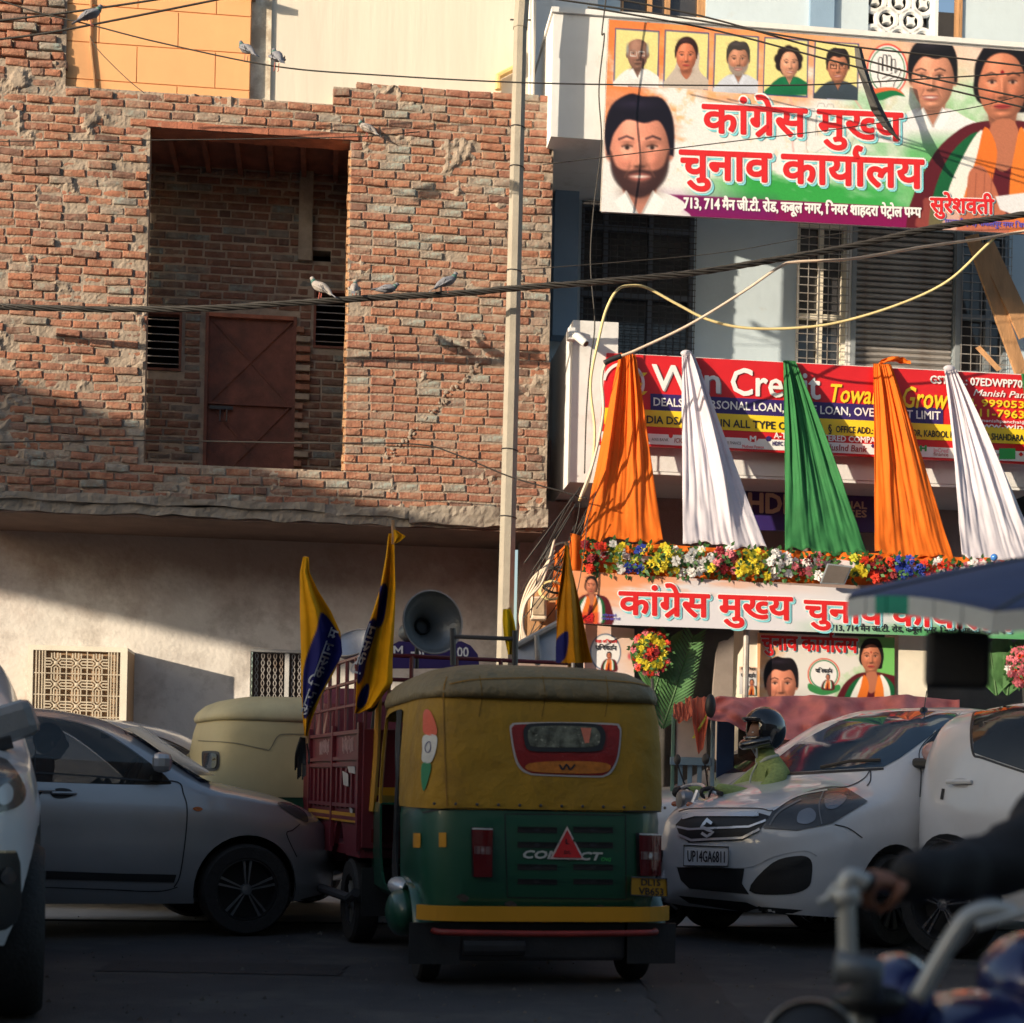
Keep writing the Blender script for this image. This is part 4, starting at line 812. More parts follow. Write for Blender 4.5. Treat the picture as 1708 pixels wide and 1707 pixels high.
# framed portraits
sty = [dict(style='bald', skin=(150, 112, 98), shirt=(238, 238, 240), smile=False, glasses=(215, 215, 215)), dict(style='x', hair=(48, 26, 22), skin=(205, 125, 95), shirt=(200, 190, 180), shawl=(196, 184, 176), smile=False), dict(style='short', hair=(62, 56, 52), skin=(190, 135, 110), shirt=(205, 212, 228), beard=(150, 142, 138)), dict(style='bob', hair=(36, 24, 22), skin=(214, 158, 132), shirt=(20, 110, 70)), dict(style='short', hair=(34, 28, 26), skin=(190, 128, 100), shirt=(60, 72, 84), glasses=(25, 20, 20))]
for i, (a, b) in enumerate(((1024, 47), (1107, 50), (1190, 56), (1273, 62), (1357, 68))):
    w, h = 75, 96 + (0, 0, 1, 1, 0)[i]
    fr_ = [(a + 2, b), (a + w + 1, b + 5), (a + w - 1, b + h + 4), (a - 1, b + h)]
    cv.poly(fr_, (50, 60, 130), 1.5, smooth=False); q = [(a + 4, b + 2), (a + w - 1, b + 7), (a + w - 3, b + h + 1), (a + 1, b + h - 3)]
    keep = cv.C.copy(); cv.poly(q, (232, 222, 150), 1.3, smooth=False)
    portrait(cv, a + w * .5 + (2, 0, 4, 6, 3)[i], b + h * .42 + 4, 24 if i != 3 else 22, bw=1.75, bh=1.3, turn=(0, 0, 0, .08, 0)[i], **sty[i])
    m = np.zeros(X.shape, bool); qa = np.array(fr_, float)
    for j in range(4):
        p, r2 = qa[j], qa[(j + 1) % 4]; m |= ((r2[0] - p[0]) * (Y - p[1]) - (r2[1] - p[1]) * (X - p[0])) < 0
    cv.C[m] = keep[m]
portrait(cv, 1067, 252, 70, (222, 150, 130), (20, 15, 30), 'short', (232, 234, 238), beard=(42, 24, 26), body=True, bw=.95, bh=.62)
# mask the strip below the big portrait, then round party badge with an open hand
for rr_, c_ in ((44, (225, 70, 60)), (41, (240, 240, 240)), (38, (30, 110, 70)), (36, (238, 238, 242))): cv.ell(1480, 117, rr_ * .78, rr_, c_, 1.4)
hand_sign(cv, 1480, 118, 27, (30, 30, 35), 1.4)
cv.poly([(1455, 150), (1490, 146), (1508, 158), (1490, 154), (1466, 166)], (230, 110, 70), 1.3); cv.poly([(1458, 158), (1490, 151), (1510, 161), (1492, 160), (1468, 168)], (25, 120, 70), 1.3)
portrait(cv, 1556, 132, 50, (214, 150, 125), (24, 20, 22), 'short', (236, 238, 244), bw=2.0, bh=1.1, turn=-.08)
cv.mixm(cl((Y - 215) / 40, 0, 1) * cl((1620 - X) / 20, 0, 1) * cl((X - 1500) / 20, 0, 1) * cl((345 - Y) / 8, 0, 1), (110, 190, 120))
saree_woman(cv, 1672, 142, 58)
cv.poly([(1660, 328), (1708, 322), (1730, 324), (1730, 365), (1700, 362), (1668, 350)], (228, 230, 238), 2, smooth=False)
cv.poly([(1540, 350), (1556, 330), (1700, 366), (1730, 380), (1730, 395), (1540, 384)], (196, 110, 90), 3, .5)
cv.C *= (1 + .07 * (np.random.RandomState(1).rand(*cv.X.shape) - .5))[..., None]; cv.build('banner_print', YBn, ub, mPrint)
v = [S(*p, YBn + .004) for p in UB]; part('banner_sheet', G().slab([(p.x, p.z) for p in v], [], YBn + .004, YBn + .012), mWv, ub)
v = [S(*p, YBn + .03) for p in UB]; part('frame_pipe', G().tube([v[0], v[1]], .014, 6).tube([v[3], v[2]], .014, 6).tube([v[0], v[3]], .014, 6), mShut, ub)
def bold_text(parent, s, x0, y0, x1, y1, h, y, bold, outl=2.4, cyan=(3, 3.5), mat=None, shear=0):
    g = G(); text(g, s, x0, y0, x1, y1, h, y - .006, bold + outl, dx=cyan[0], dy=cyan[1], wave=10, shear=shear); part('letter_shadow', g, mCy, parent, kind='stuff')
    g = G(); text(g, s, x0, y0, x1, y1, h, y - .010, bold + outl, wave=10, shear=shear); part('letter_outline', g, mWv, parent, kind='stuff')
    g = G(); text(g, s, x0, y0, x1, y1, h, y - .014, bold, wave=8, shear=shear); part('lettering', g, mat or mTxR, parent, kind='stuff')
T1 = 'कांग/ेस मुख½य'; T2 = 'चुनाव काय~ालय'; ADR = '713, 714 मैन जी.टी. रोड, कबूल नगर, नियर शाहदरा पेट^ोल पम½प'
ADR = ADR.replace('नियर', 'िनयर').replace('पेट^ो', 'पेट^ो')
bold_text(ub, T1, 1172, 220, 1504, 235, 52, YBn, 1.9, 2.8); bold_text(ub, T2, 1134, 297, 1539, 314, 53, YBn, 2.1, 2.8)
g = G(); text(g, ADR, 1140, 347, 1536, 363, 18, YBn - .006, .9); part('lettering', g, mWv, ub, kind='stuff')
bold_text(ub, 'सुरेशवती', 1552, 354, 1657, 357, 27, YBn, 1.2, 1.3, (.8, .8)); hc = G()
g = G(); text(g, 'प/त½याशी (68) गोकलपुर नगर िवधान', 1576, 374, 1722, 381, 9, YBn - .006, .35); part('lettering', g, mBluT, ub, kind='stuff')
# black tape hanging in front of it
tp = [S(a, b, -.9) for a, b in ((1431, 80), (1437, 110), (1450, 150), (1464, 185), (1480, 212), (1500, 234))]; g = G(); ws = (.035, .05, .055, .06, .055, .005)
for i, p in enumerate(tp): g.v += [p + Vector((-ws[i], (i % 2) * .02, .01)), p + Vector((0, -.02, 0)), p + Vector((ws[i], .01 * (i % 3), -.005))]
g.f = [(3 * i + j, 3 * i + j + 1, 3 * i + j + 4, 3 * i + j + 3) for i in range(5) for j in (0, 1)]; g.mi = [0] * 10
solo('plastic_strip', g, mBlack, 'torn black plastic strip dangling from a wire in front of the upper banner', 'strip', sol=.004)
# ================= entrance canopy, lower banner, posters =================
YC = -1.15
ca = thing('entrance_canopy', 'orange cloth covered entrance canopy carrying the drapes and flowers', 'canopy', S(1330, 950, YC))
mOC = M('orange_cloth', (.88, .20, .012), .8, var=.12, scale=3, bump=.25, bscale=14, transl=.35); mWC = M('white_cloth', (.78, .76, .84), .8, var=.06, scale=3, bump=.25, bscale=14, transl=.4); mGC = M('green_cloth', (.035, .22, .07), .8, var=.2, scale=3, bump=.25, bscale=14, transl=.3)
a0 = S(951, 900, YC); a1 = S(1740, 900, YC)
zc1, zc0 = S(1300, 918, YC).z, S(1300, 972, YC).z
def cl_fn(u, v): x = a0.x + (a1.x - a0.x) * u; return (x, YC - .01 + .02 * noise.noise(Vector((x * 5, v * 2, 0))) + .012 * math.sin(x * 37 + 3 * noise.noise(Vector((x, 0, 3)))), zc1 + .03 * noise.noise(Vector((x * 2, 1, 0))) + (zc0 - zc1) * v)
part('front_cloth', G().grid(cl_fn, 160, 5), mOC, ca, smooth=True, sol=.004)
part('top_cloth', G().grid(lambda u, v: (a0.x + (a1.x - a0.x) * u, YC + (YP - YC) * v, zc1 - .01 - .04 * math.sin(v * 3.14) * (1 + .4 * math.sin(u * 30))), 80, 6), mOC, ca, smooth=True, sol=.004)
part('end_cloth', G().grid(lambda u, v: (a0.x + .01 * math.sin(v * 9), YC + (YP + .3 - YC) * u, zc1 + .02 + (zc0 - .25 - zc1) * v), 8, 8), mOC, ca, smooth=True, sol=.004)
e0 = S(951, 890, YC - .03); e1 = S(977, 953, YC - .03); part('corner_cloth', G().grid(lambda u, v: (e0.x + (e1.x - e0.x) * u, YC - .04 - .02 * math.sin(u * 6), e0.z + (e1.z - e0.z) * v - .03 * u), 8, 8), mOC, ca, smooth=True, sol=.004)
for x in (a0.x + .05, S(1250, 1000, YC).x, a1.x): part('post', G().tube([(x, YC + .08, -.05), (x, YC + .08, zc1 - .02)], .03, 8), mShut, ca)
YL = YC - .06
lb = thing('entrance_banner', 'long lower election banner across the entrance canopy', 'banner', S(1340, 1050, YL))
LB = [(955, 952), (1740, 1003), (1740, 1068), (957, 1040)]
cv = Canvas(*LB, 1.8, (222, 222, 232)); n1 = cv.noise(50, 5, 5, .4, 2.2); U, V = cv.U, cv.V
cv.mixm(cl((.45 - V) * 3 + (n1 - .5) * 5, 0, 1) * cl(1.2 - U * 2.2, 0, 1), (238, 150, 105)); cv.mixm(cl((.22 - U) * 8 + (n1 - .5) * 3, 0, 1) * cl((.8 - V) * 3, 0, 1) * .8, (240, 165, 120))
cv.mixm(cl((V - .7) * 5 + (n1 - .5) * 3, 0, 1) * cl((U - .45) * 3.5, 0, 1), (90, 170, 110)); cv.mixm(cl((U - .62) * 3, 0, 1) * .8, (95, 165, 115))
saree_woman(cv, 986, 978, 13, False); cv.poly([(955, 1020), (1000, 1022), (1000, 1042), (955, 1040)], (210, 60, 50), 4, .5, smooth=False)
cv.build('banner_print', YL, lb, mPrint)
v = [S(*p, YL + .004) for p in LB]; part('banner_sheet', G().slab([(p.x, p.z) for p in v], [], YL + .004, YL + .02), mWv, lb)
bold_text(lb, T1, 1033, 1024, 1320, 1034, 42, YL, 1.7, 1.8, (2.5, 3)); bold_text(lb, T2, 1342, 1035, 1690, 1052, 38, YL, 1.6, 1.8, (2.5, 3))
g = G(); text(g, ADR, 1385, 1052, 1690, 1058, 10, YL - .006, .35); part('lettering', g, mKv, lb, kind='stuff')
g = G(); text(g, 'सुरेशवती', 960, 1036, 990, 1037, 11, YL - .006, .5); part('lettering', g, mTxR, lb, kind='stuff')
g = G(); text(g, 'कांग/ेस प/त½याशी', 1005, 1028, 1028, 1029, 4, YL - .006, .1); text(g, 'िवधानसभा शाहदरा िदल½ली', 1003, 1034, 1034, 1035, 4, YL - .006, .1); part('lettering', g, mBluT, lb, kind='stuff')
def poster(name, label, q, y, base, fn, at=None, th=.02):
    t_ = thing(name, label, 'poster', S((q[0][0] + q[1][0]) / 2, q[2][1], y)); cv = Canvas(*q, 1.3, base); fn(cv); cv.build('poster_print', y, t_, mPrint)
    v = [S(*p, y + .004) for p in q]; part('poster_board', G().slab([(p.x, p.z) for p in v], [], y + .004, y + th), mWv, t_); return t_
def p1(cv):
    n = cv.noise(30, 8, 0, .3, 1); cv.mixm(cl((n - .35) * 2.5, 0, 1), (228, 190, 170)); cv.mixm(cl((.35 - cv.U) * 5, 0, 1) * .6, (232, 150, 120))
    cv.ell(1010, 1088, 26, 31, (90, 110, 140), 1.4); cv.ell(1010, 1088, 24, 29, (238, 238, 240), 1.4); saree_woman(cv, 1016, 1094, 5, False); cv.ell(1050, 1095, 3, 5, (210, 100, 110), 3)
p_ = poster('round_logo_poster', 'pinkish poster with round printed seal beside the wreath', [(974, 1042), (1058, 1049), (1058, 1175), (974, 1170)], -.95, (226, 215, 215), p1)
for s_, a, b, y_, h in (('महा अभियान', 993, 1029, 1072, 5), ('परिवर्तन', 993, 1028, 1084, 8)):
    s_ = 'महा अिभयान' if h == 5 else 'पिरवत~न'; g = G(); text(g, s_, a, y_, b, y_ + 1, h, -.956, .3); part('lettering', g, mTxR if h == 5 else mKv, p_, kind='stuff')
def p2(cv):
    n = cv.noise(40, 9); cv.mixm(cl((cv.U - .55) * 4 + (n - .5) * 3, 0, 1), (120, 195, 105)); cv.mixm(cl((.25 - cv.U) * 6 + (n - .5) * 3, 0, 1) * .8, (236, 165, 105))
    portrait(cv, 1303, 1143, 35, (214, 140, 115), (22, 16, 22), 'short', (232, 234, 238), bw=1.4); saree_woman(cv, 1453, 1097, 24, False)
    for r_, c_ in ((27, (220, 90, 70)), (25, (238, 238, 240)), (24, (60, 130, 90)), (22, (236, 236, 238))): cv.ell(1374, 1125, r_, r_, c_, 1.3)
    cv.poly([(1350, 1140), (1374, 1150), (1398, 1142), (1400, 1152), (1374, 1160), (1350, 1152)], (60, 140, 80), 1.3); saree_woman(cv, 1381, 1130, 4, False)
p_ = poster('gate_poster', 'election poster with woman in saree and dark haired man behind the pink sheet', [(1263, 1056), (1492, 1064), (1492, 1185), (1263, 1180)], -.93, (228, 226, 224), p2)
bold_text(p_, T2, 1270, 1083, 1430, 1089, 26, -.93, 1.2, .7, (1, 1)); g = G(); text(g, 'पिरवत~न', 1360, 1122, 1388, 1123, 7, -.936, .3); part('lettering', g, mKv, p_, kind='stuff')
def p3(cv): cv.mixm(cl((.3 - cv.V) * 3, 0, 1), (236, 190, 160)); saree_woman(cv, 1254, 1139, 4.5, False)
p_ = poster('pillar_leaflet', 'small paper leaflet pasted on the cream gate pillar', [(1233, 1112), (1262, 1113), (1262, 1160), (1233, 1158)], -.93, (222, 222, 225), p3, th=.008)
g = G(); text(g, 'महा अिभयान', 1236, 1118, 1260, 1119, 5, -.936, .2); text(g, 'पिरवत~न', 1236, 1130, 1260, 1131, 7, -.936, .3); part('lettering', g, mKv, p_, kind='stuff')
# ================= drapes =================
def drape(lab, tl, tr, bl_, br, mat, seed, folds=5, yb=YC - .02, ytop=YS - .035):
    r = random.Random(seed); ph = [r.uniform(0, 6.28) for _ in range(6)]; cs = sorted(r.uniform(.05, .95) for _ in range(folds))
    def fn(u, v):
        y = ytop + (yb - ytop) * v ** 1.15; uu = u
        for c_ in cs: uu += .35 / folds * math.tanh((u - c_) * 9) * (1 - v) * .5
        uu = uu * .72 + .0; uu = u + (uu - u) * 0
        px = tl[0] * (1 - v) + bl_[0] * v; px2 = tr[0] * (1 - v) + br[0] * v; py = (tl[1] * (1 - v) + bl_[1] * v) * (1 - u) + (tr[1] * (1 - v) + br[1] * v) * u
        amp = .012 + .058 * math.sin(min(1, v * 1.12) * math.pi) ** .7 * (1 - .35 * v); f = 0
        for i, c_ in enumerate(cs): w = .045 + .05 * v; f += (.6 + .7 * ((i * 37 + seed * 11) % 10) / 10) * math.exp(-abs((u - c_ - .04 * math.sin(v * 2.6 + ph[i % 6])) / w) ** 1.4)
        f += .45 * abs(math.sin(u * folds * 5 + ph[0] + v * 1.2)) * (1 - v * .7)
        p = S(px + (px2 - px) * u, py + (1.5 * math.sin(u * 30 + seed) + 3 * math.sin(u * 9 + seed) - 5 * abs(math.sin(math.pi * u * (folds - 1) + seed))) * (v ** 8), y)
        sx = bl_[0] - tl[0]
        return (p.x, y - amp * f + .018 * v * noise.noise(Vector((u * 7, v * 9, seed))) + .009 * noise.noise(Vector((u * 22, v * 5, seed))) + .008 * math.sin(u * 60 + v * 3) * (1 - v), p.z)
    o = solo('drape', G().grid(fn, 110, 46), mat, lab, 'drape', smooth=True, group='tricolour cloth drapes hung from the shop sign', at=S((bl_[0] + br[0]) / 2, bl_[1], yb), sol=.003); return o
drape('leftmost orange cloth drape, fanning down over the corner of the sign', (1033, 590), (1060, 592), (969, 903), (1106, 907), mOC, 1, 4)
drape('white cloth drape between the leftmost orange and the green drape', (1137, 590), (1158, 592), (1139, 908), (1279, 920), mWC, 2, 5)
drape('green cloth drape hanging in front of the navy finance sign', (1306, 602), (1326, 603), (1309, 920), (1448, 930), mGC, 3, 6)
drape('orange cloth drape with knotted top in front of the word growth', (1456, 607), (1486, 609), (1459, 928), (1591, 936), mOC, 4, 5)
drape('white cloth drape nearest the telephone numbers on the sign', (1574, 615), (1595, 617), (1604, 934), (1741, 944), mWC, 5, 5)
drape('green cloth drape cut off at the edge of the picture', (1703, 624), (1724, 626), (1735, 940), (1860, 950), mGC, 6, 5)
kn = thing('cloth_knot', 'crumpled orange knot tying a drape to the sign top', 'knot', S(1480, 607, YS - .04))
g = G(); pc = S(1478, 605, YS - .05)
g.grid(lambda u, v: (pc.x - .06 + .3 * u, pc.y + .03 * math.sin(u * 9 + v * 4) - .03 * math.sin(v * 6.28), pc.z + .02 * math.cos(v * 6.28) + .035 * math.sin(u * 3) + .02 * noise.noise(Vector((u * 6, v * 5, 2)))), 20, 12); part('knot', g, mOC, kn, smooth=True)
for a, b, m_, lb_ in ((1145, 590, mWC, 'white'), (1583, 615, mWC, 'second')):
    c = S(a, b, YS - .05); solo('cloth_knot', G().ell(c, (.06, .035, .035), 12, 8), m_, 'small white knot on top of the ' + ('left' if lb_ == 'white' else 'right') + ' white drape', 'knot', smooth=True)
# ================= flowers =================
fm = {k: M('petal_' + k, c, .6, var=.25, scale=30, bump=.1, transl=.2) for k, c in dict(red=(.75, .05, .02), dred=(.25, .01, .02), yellow=(.85, .68, .04), lime=(.6, .62, .05), white=(.80, .80, .82), pink=(.80, .22, .28), blue=(.04, .08, .5)).items()}
mLeaf = M('leaf', (.04, .12, .03), .6, var=.3, bump=.1)
def flower_mesh(mat, seed):
    r = random.Random(seed); g = G()
    for ring, (n, rad, up) in enumerate(((7, 1.0, .15), (6, .75, .5), (4, .45, .8))):
        for i in range(n):
            a = 2 * math.pi * (i + ring * .5) / n + r.uniform(-.15, .15); w = .42; c = lambda t, rr, h: (rr * math.cos(t), -h, rr * math.sin(t))
            g.add([c(a, .1, .1 + up * .5), c(a - w, rad * .75, up), c(a, rad * r.uniform(.9, 1.08), up * .85), c(a + w, rad * .75, up)], [(0, 1, 2, 3)])
    me = g.mesh('flower', fix=False, smooth=True); me.materials.append(mat); return me
fl = {k: [flower_mesh(m_, i) for i in range(2)] for k, m_ in fm.items()}
rf = random.Random(11)
def put_flower(parent, p, k, r, tilt=.5):
    o = bpy.data.objects.new('flower', fl[k][rf.randint(0, 1)]); COL.objects.link(o); o.parent = parent
    o.matrix_local = Matrix.Translation(Vector(p) - ORG[parent.name]) @ Matrix.Rotation(rf.uniform(-tilt, tilt), 4, 'Z') @ Matrix.Rotation(rf.uniform(-tilt, tilt), 4, 'X') @ Matrix.Rotation(rf.uniform(0, 6), 4, 'Y') @ Matrix.Scale(r, 4)
def leaves(parent, pts, sz=.05):
    g = G()
    for p in pts:
        for _ in range(2):
            d = Vector((rf.gauss(0, 1), -abs(rf.gauss(0, .5)), rf.gauss(0, 1))).normalized(); e = d.cross(Vector((0, 1, .3))).normalized() * sz * .35; q = Vector(p) + d * sz * .8; g.add([q, q + d * sz * .5 + e, q + d * sz * 1.2, q + d * sz * .5 - e], [(0, 1, 2, 3)])
    part('leaves', g, mLeaf, parent, kind='stuff')
YG = YC - .11
gd = thing('flower_garland', 'garland of coloured artificial flowers along the canopy edge', 'garland', S(1330, 940, YG))
secs = [(972, 1014, ('red', 'dred', 'red', 'dred')), (1014, 1046, ('lime', 'yellow', 'white')), (1046, 1072, ('blue', 'blue', 'lime')), (1070, 1132, ('yellow', 'lime', 'yellow')), (1120, 1192, ('white', 'white', 'white', 'yellow')), (1186, 1234, ('pink', 'pink', 'white', 'dred')), (1233, 1286, ('yellow', 'yellow', 'lime')), (1283, 1330, ('white', 'white', 'white')), (1325, 1368, ('pink', 'dred', 'white')), (1420, 1444, ('yellow', 'lime')), (1440, 1496, ('red', 'dred', 'dred', 'red')), (1494, 1538, ('blue', 'blue')), (1534, 1580, ('white', 'red')), (1575, 1600, ('red', 'red')), (1600, 1720, ('white', 'white', 'pink'))]
pts = []
for a, b, ks in secs:
    n = int((b - a) * .42)
    for i in range(n):
        px = rf.uniform(a, b); cy = 925 + (px - 970) * .043; py = cy + rf.uniform(-19, 24) * (1 if px < 1300 else .8); p = S(px, py, YG + rf.uniform(-.05, .05)); k = rf.choice(ks); put_flower(gd, p, k, rf.uniform(.040, .058)); pts.append(p)
leaves(gd, pts + [S(rf.uniform(975, 1600), 0, YG)[0:1] and S(px_, 930 + (px_ - 970) * .043 + rf.uniform(-18, 22), YG + .05) for px_ in [rf.uniform(975, 1700) for _ in range(160)]])
cw_ = S(1240, 915, YG + .03); g = G(); g.grid(lambda u, v: (S(1020 + 600 * u, 0, YG).x, YG + .04 + .02 * math.sin(u * 50), S(1320, 915, YG).z - .10 - .06 * v + .02 * math.sin(u * 40)), 120, 3); part('white_ribbon', g, mWC, gd, smooth=True)
bb_ = S(1658, 930, YG - .1); solo('glass_bauble', G().ell(bb_, (.035,) * 3, 14, 10), M('blue_glass', (.05, .2, .6), .08, coat=1, var=.1, bump=0), 'small shiny blue ball hanging under the right white drape', 'bauble', smooth=True)
# floodlight among the flowers
fp = thing('floodlight', 'square black floodlight fixed among the garland flowers', 'floodlight', S(1392, 975, YG - .1))
q = [S(a, b, YG - .12) for a, b in ((1380, 940), (1422, 945), (1409, 976), (1367, 974))]; off = Vector((.02, .06, .01)); part('housing', G().hexa([q[3], q[2], q[2] + off, q[3] + off, q[0], q[1], q[1] + off, q[0] + off]), mGrey, fp, bev=.008)
c = sum(q, Vector()) / 4; o_ = Vector((0, -.004, 0)); iq = [c + (p - c) * .86 + o_ for p in q]; part('lens', G().hexa([iq[3], iq[2], iq[2] + Vector((0, .003, 0)), iq[3] + Vector((0, .003, 0)), iq[0], iq[1], iq[1] + Vector((0, .003, 0)), iq[0] + Vector((0, .003, 0))]), M('dusty_glass', (.14, .12, .11), .15, var=.2), fp)
def wreath(cx, cy, rx, ry, lab, y, kinds):
    w = thing('flower_wreath', lab, 'wreath', S(cx, cy + ry, y), group='flower wreaths beside the gate'); pts = []
    for rr_, n, ks in ((.12, 4, kinds[0]), (.28, 7, kinds[0]), (.55, 13, kinds[1]), (.72, 15, kinds[1]), (.95, 22, kinds[2])):
        for i in range(n):
            a = 2 * math.pi * i / n + rf.uniform(-.15, .15); p = S(cx + rx * rr_ * math.cos(a), cy + ry * rr_ * math.sin(a), y - .05 * (1 - rr_) - rf.uniform(0, .03)); put_flower(w, p, rf.choice(ks), rf.uniform(.036, .046), .4); pts.append(p)
    leaves(w, pts, .04); b = S(cx, cy, y + .04); part('foam_disc', G().lathe([(0, -.02), (.2, -.02), (.2, .02), (0, .02)], b, (0, 1, 0), 20), mLeaf, w); part('stand', G().tube([S(cx, cy, y + .06), S(cx + 8, cy + 190, y + .15)], .015, 6), mIron, w)
wreath(1086, 1089, 31, 37, 'round red and yellow flower wreath on the left of the gate', -1.05, (('red', 'dred'), ('yellow', 'lime', 'yellow'), ('red', 'pink', 'dred', 'red')))
wreath(1706, 1112, 26, 32, 'round pink flower wreath at the right edge of the gate', -1.05, (('pink',), ('pink', 'red'), ('pink', 'pink', 'white')))
def palm(px0, py0, px1, py1, y, lab, n=24, sd=1):
    t_ = thing('palm_frond', lab, 'palm frond', S(px1, py1, y), group='palm fronds tied beside the wreaths'); a, b = S(px0, py0, y), S(px1, py1, y); part('stem', G().tube([a, (a + b) / 2, b], [.012, .01, .006], 5), mLeaf, t_)
    g = G(); ax = (b - a).normalized()
    for i in range(n):
        p = a.lerp(b, i / n)
        for sx in (-1, 1):
            d = (ax * .75 + Vector((sx * .65, -.12, -.12))).normalized(); L = .32 * (1 - .5 * i / n); e = d.cross(Vector((0, 1, 0))).normalized() * .011; g.add([p - e, p + d * L * .6 - e + Vector((0, -.01, 0)), p + d * L, p + d * L * .6 + e, p + e], [(0, 1, 2, 3, 4)])
    part('leaflets', g, M('palm_leaf', (.08, .2, .07), .5, var=.35, scale=12, bump=.05), t_, kind='stuff')
palm(1105, 1215, 1158, 1058, -.9, 'green palm frond standing just right of the red and yellow wreath'); palm(1090, 1160, 1118, 1062, -.88, 'green palm frond behind the red and yellow wreath'); palm(1662, 1160, 1650, 1072, -.9, 'green palm frond left of the pink wreath'); palm(1680, 1160, 1690, 1072, -.9, 'green palm frond behind the pink wreath')
# ================= pole, wires, pigeons =================
def along(pts, Yd): return [P(a, b, Yd) for a, b in pts]
W0F = Matrix.Identity(4)
YPL = 15.5; b0 = P(832, 1480, YPL); b0.z = -.02; t0 = P(876, -60, YPL); mPole = M('pole_grey', (.34, .31, .26), .75, var=.12, scale=6, bump=.2, dirt=((.25, .2, .15), 5, .6, .5))
lp = thing('lamp_post', 'tall tapering grey street pole in front of the brick wall', 'pole', b0, W0F)
jt = P(868, 42, YPL); part('shaft', G().tube([b0, jt], [.091, .067], 8), mPole, lp); part('upper_shaft', G().tube([jt - (t0 - b0) * .004, t0], [.074, .067], 8), mPole, lp)
for q in (212, 278, 450, 745, 856):
    f = (q - 42) / (1480 - 42); c = jt.lerp(b0, f); part('wire_tie', G().lathe([(.07 + .022 * f, -.006), (.076 + .022 * f, 0), (.07 + .022 * f, .006)], c, (.1, 0, 1), 12), mIron, lp)
part('bolt', G().tube([jt + Vector((-.1, 0, .05)), jt + Vector((.1, 0, .05))], .008, 5), mIron, lp)
def cable(name, lab, pts, Y0, r, mat, Y1=None, cat='cable', n=8, group=None, wob=0):
    q = [P(a, b, Y0 + ((Y1 if Y1 is not None else Y0) - Y0) * i / (len(pts) - 1)) for i, (a, b) in enumerate(pts)]; q = sm(q, n)
    if wob: q = [p + Vector((0, 0, wob * noise.noise(p * 3))) for p in q]
    return solo(name, G().tube(q, r, 5), mat, lab, cat, frame=W0F, smooth=True, group=group)
main = [(-40, 509), (0, 512), (160, 516), (330, 515), (500, 505), (640, 496), (760, 490), (860, 481), (1000, 470), (1150, 456), (1290, 434), (1420, 411), (1560, 380), (1660, 365), (1760, 350)]
mc = sm([P(a, b, 15.15) for a, b in main], 24); tb = thing('twisted_cable', 'thick bundle of twisted black power cables crossing the whole street front', 'cable', mc[len(mc) // 2], W0F)
for k in range(5):
    q = []
    for i, p in enumerate(mc):
        th = i * .30 + k * 2 * math.pi / 5; rr_ = .020 * (1 + .35 * noise.noise(Vector((i * .03, k, 0)))); q.append(p + Vector((0, rr_ * math.cos(th), rr_ * math.sin(th))))
    part('strand', G().tube(q, .0115, 5), mWire, tb, smooth=True)
wires = [([(-20, 37), (120, 20), (270, -2), (300, -10)], .010, 'upper of two dark wires across the top left corner'), ([(-20, 68), (60, 58), (150, 42), (370, -2), (400, -10)], .010, 'lower of two dark wires across the top left corner'),
    ([(-10, -3), (60, 20), (152, 42), (270, 72), (460, 111), (640, 126), (870, 138), (1100, 142), (1340, 142), (1540, 132), (1730, 120)], .0065, 'thin pigeon wire running from the orange house across the upper banner'),
    ([(150, 60), (165, 85), (210, 130), (240, 155)], .004, 'slack hair thin wire in front of orange wall'), ([(-10, 236), (240, 234), (420, 232), (600, 228), (700, 220)], .005, 'thin wire crossing the dark brick recess near its lintel'),
    ([(900, -5), (1140, 30), (1320, 62), (1440, 80), (1560, 93), (1740, 114)], .0085, 'topmost black wire crossing the framed portraits of the banner'), ([(1010, -5), (1170, 27), (1340, 74), (1460, 105), (1560, 132), (1740, 170)], .0085, 'second black wire slanting down over the banner'), ([(980, 12), (1180, 48), (1360, 94), (1500, 130), (1740, 187)], .0085, 'lowest black wire slanting down over the banner'),
    ([(905, 275), (1060, 256), (1240, 234), (1400, 215), (1560, 190), (1640, 176), (1740, 150)], .005, 'thin pale wire rising across the middle of the banner'), ([(870, 450), (1050, 436), (1200, 422), (1340, 398), (1440, 385)], .004, 'thin wire with barbs rising below the banner'),
    ([(-20, 738), (240, 735), (500, 739), (690, 741), (760, 758), (850, 795), (930, 818), (980, 832)], .007, 'dark wire crossing below the rusty door to the white pillar')]
for i, (p, r, lab) in enumerate(wires): cable('wire', lab, p, 14.5 + .05 * i if i != 2 else 13.9, r, mWire, group='overhead wires')
cable('wire', 'wavy black wire hanging down past the left end of the banner', [(1012, -10), (1004, 55), (1008, 62), (999, 150), (1003, 240), (990, 350), (985, 440), (992, 540), (985, 600), (978, 690), (975, 790)], 15.55, .007, mWire, group='overhead wires')
cable('conduit', 'yellow conduit looping up over the barred window and down again to the right', [(966, 836), (985, 790), (992, 720), (985, 640), (1000, 560), (1012, 515), (1030, 484), (1052, 477), (1080, 481), (1130, 508), (1180, 533), (1240, 547), (1320, 548), (1400, 538), (1500, 508), (1580, 470), (1640, 415), (1662, 394)], 15.2, .014, mYel, Y1=15.4, cat='conduit')
cable('conduit', 'beige conduit rising from the sign corner to the twisted cable', [(968, 830), (990, 770), (1006, 690), (1004, 630), (1016, 603), (1060, 585), (1150, 542), (1240, 487), (1300, 446), (1330, 437), (1420, 432), (1540, 412), (1640, 398), (1740, 380)], 15.0, .014, mPinkC, Y1=15.4, cat='conduit')
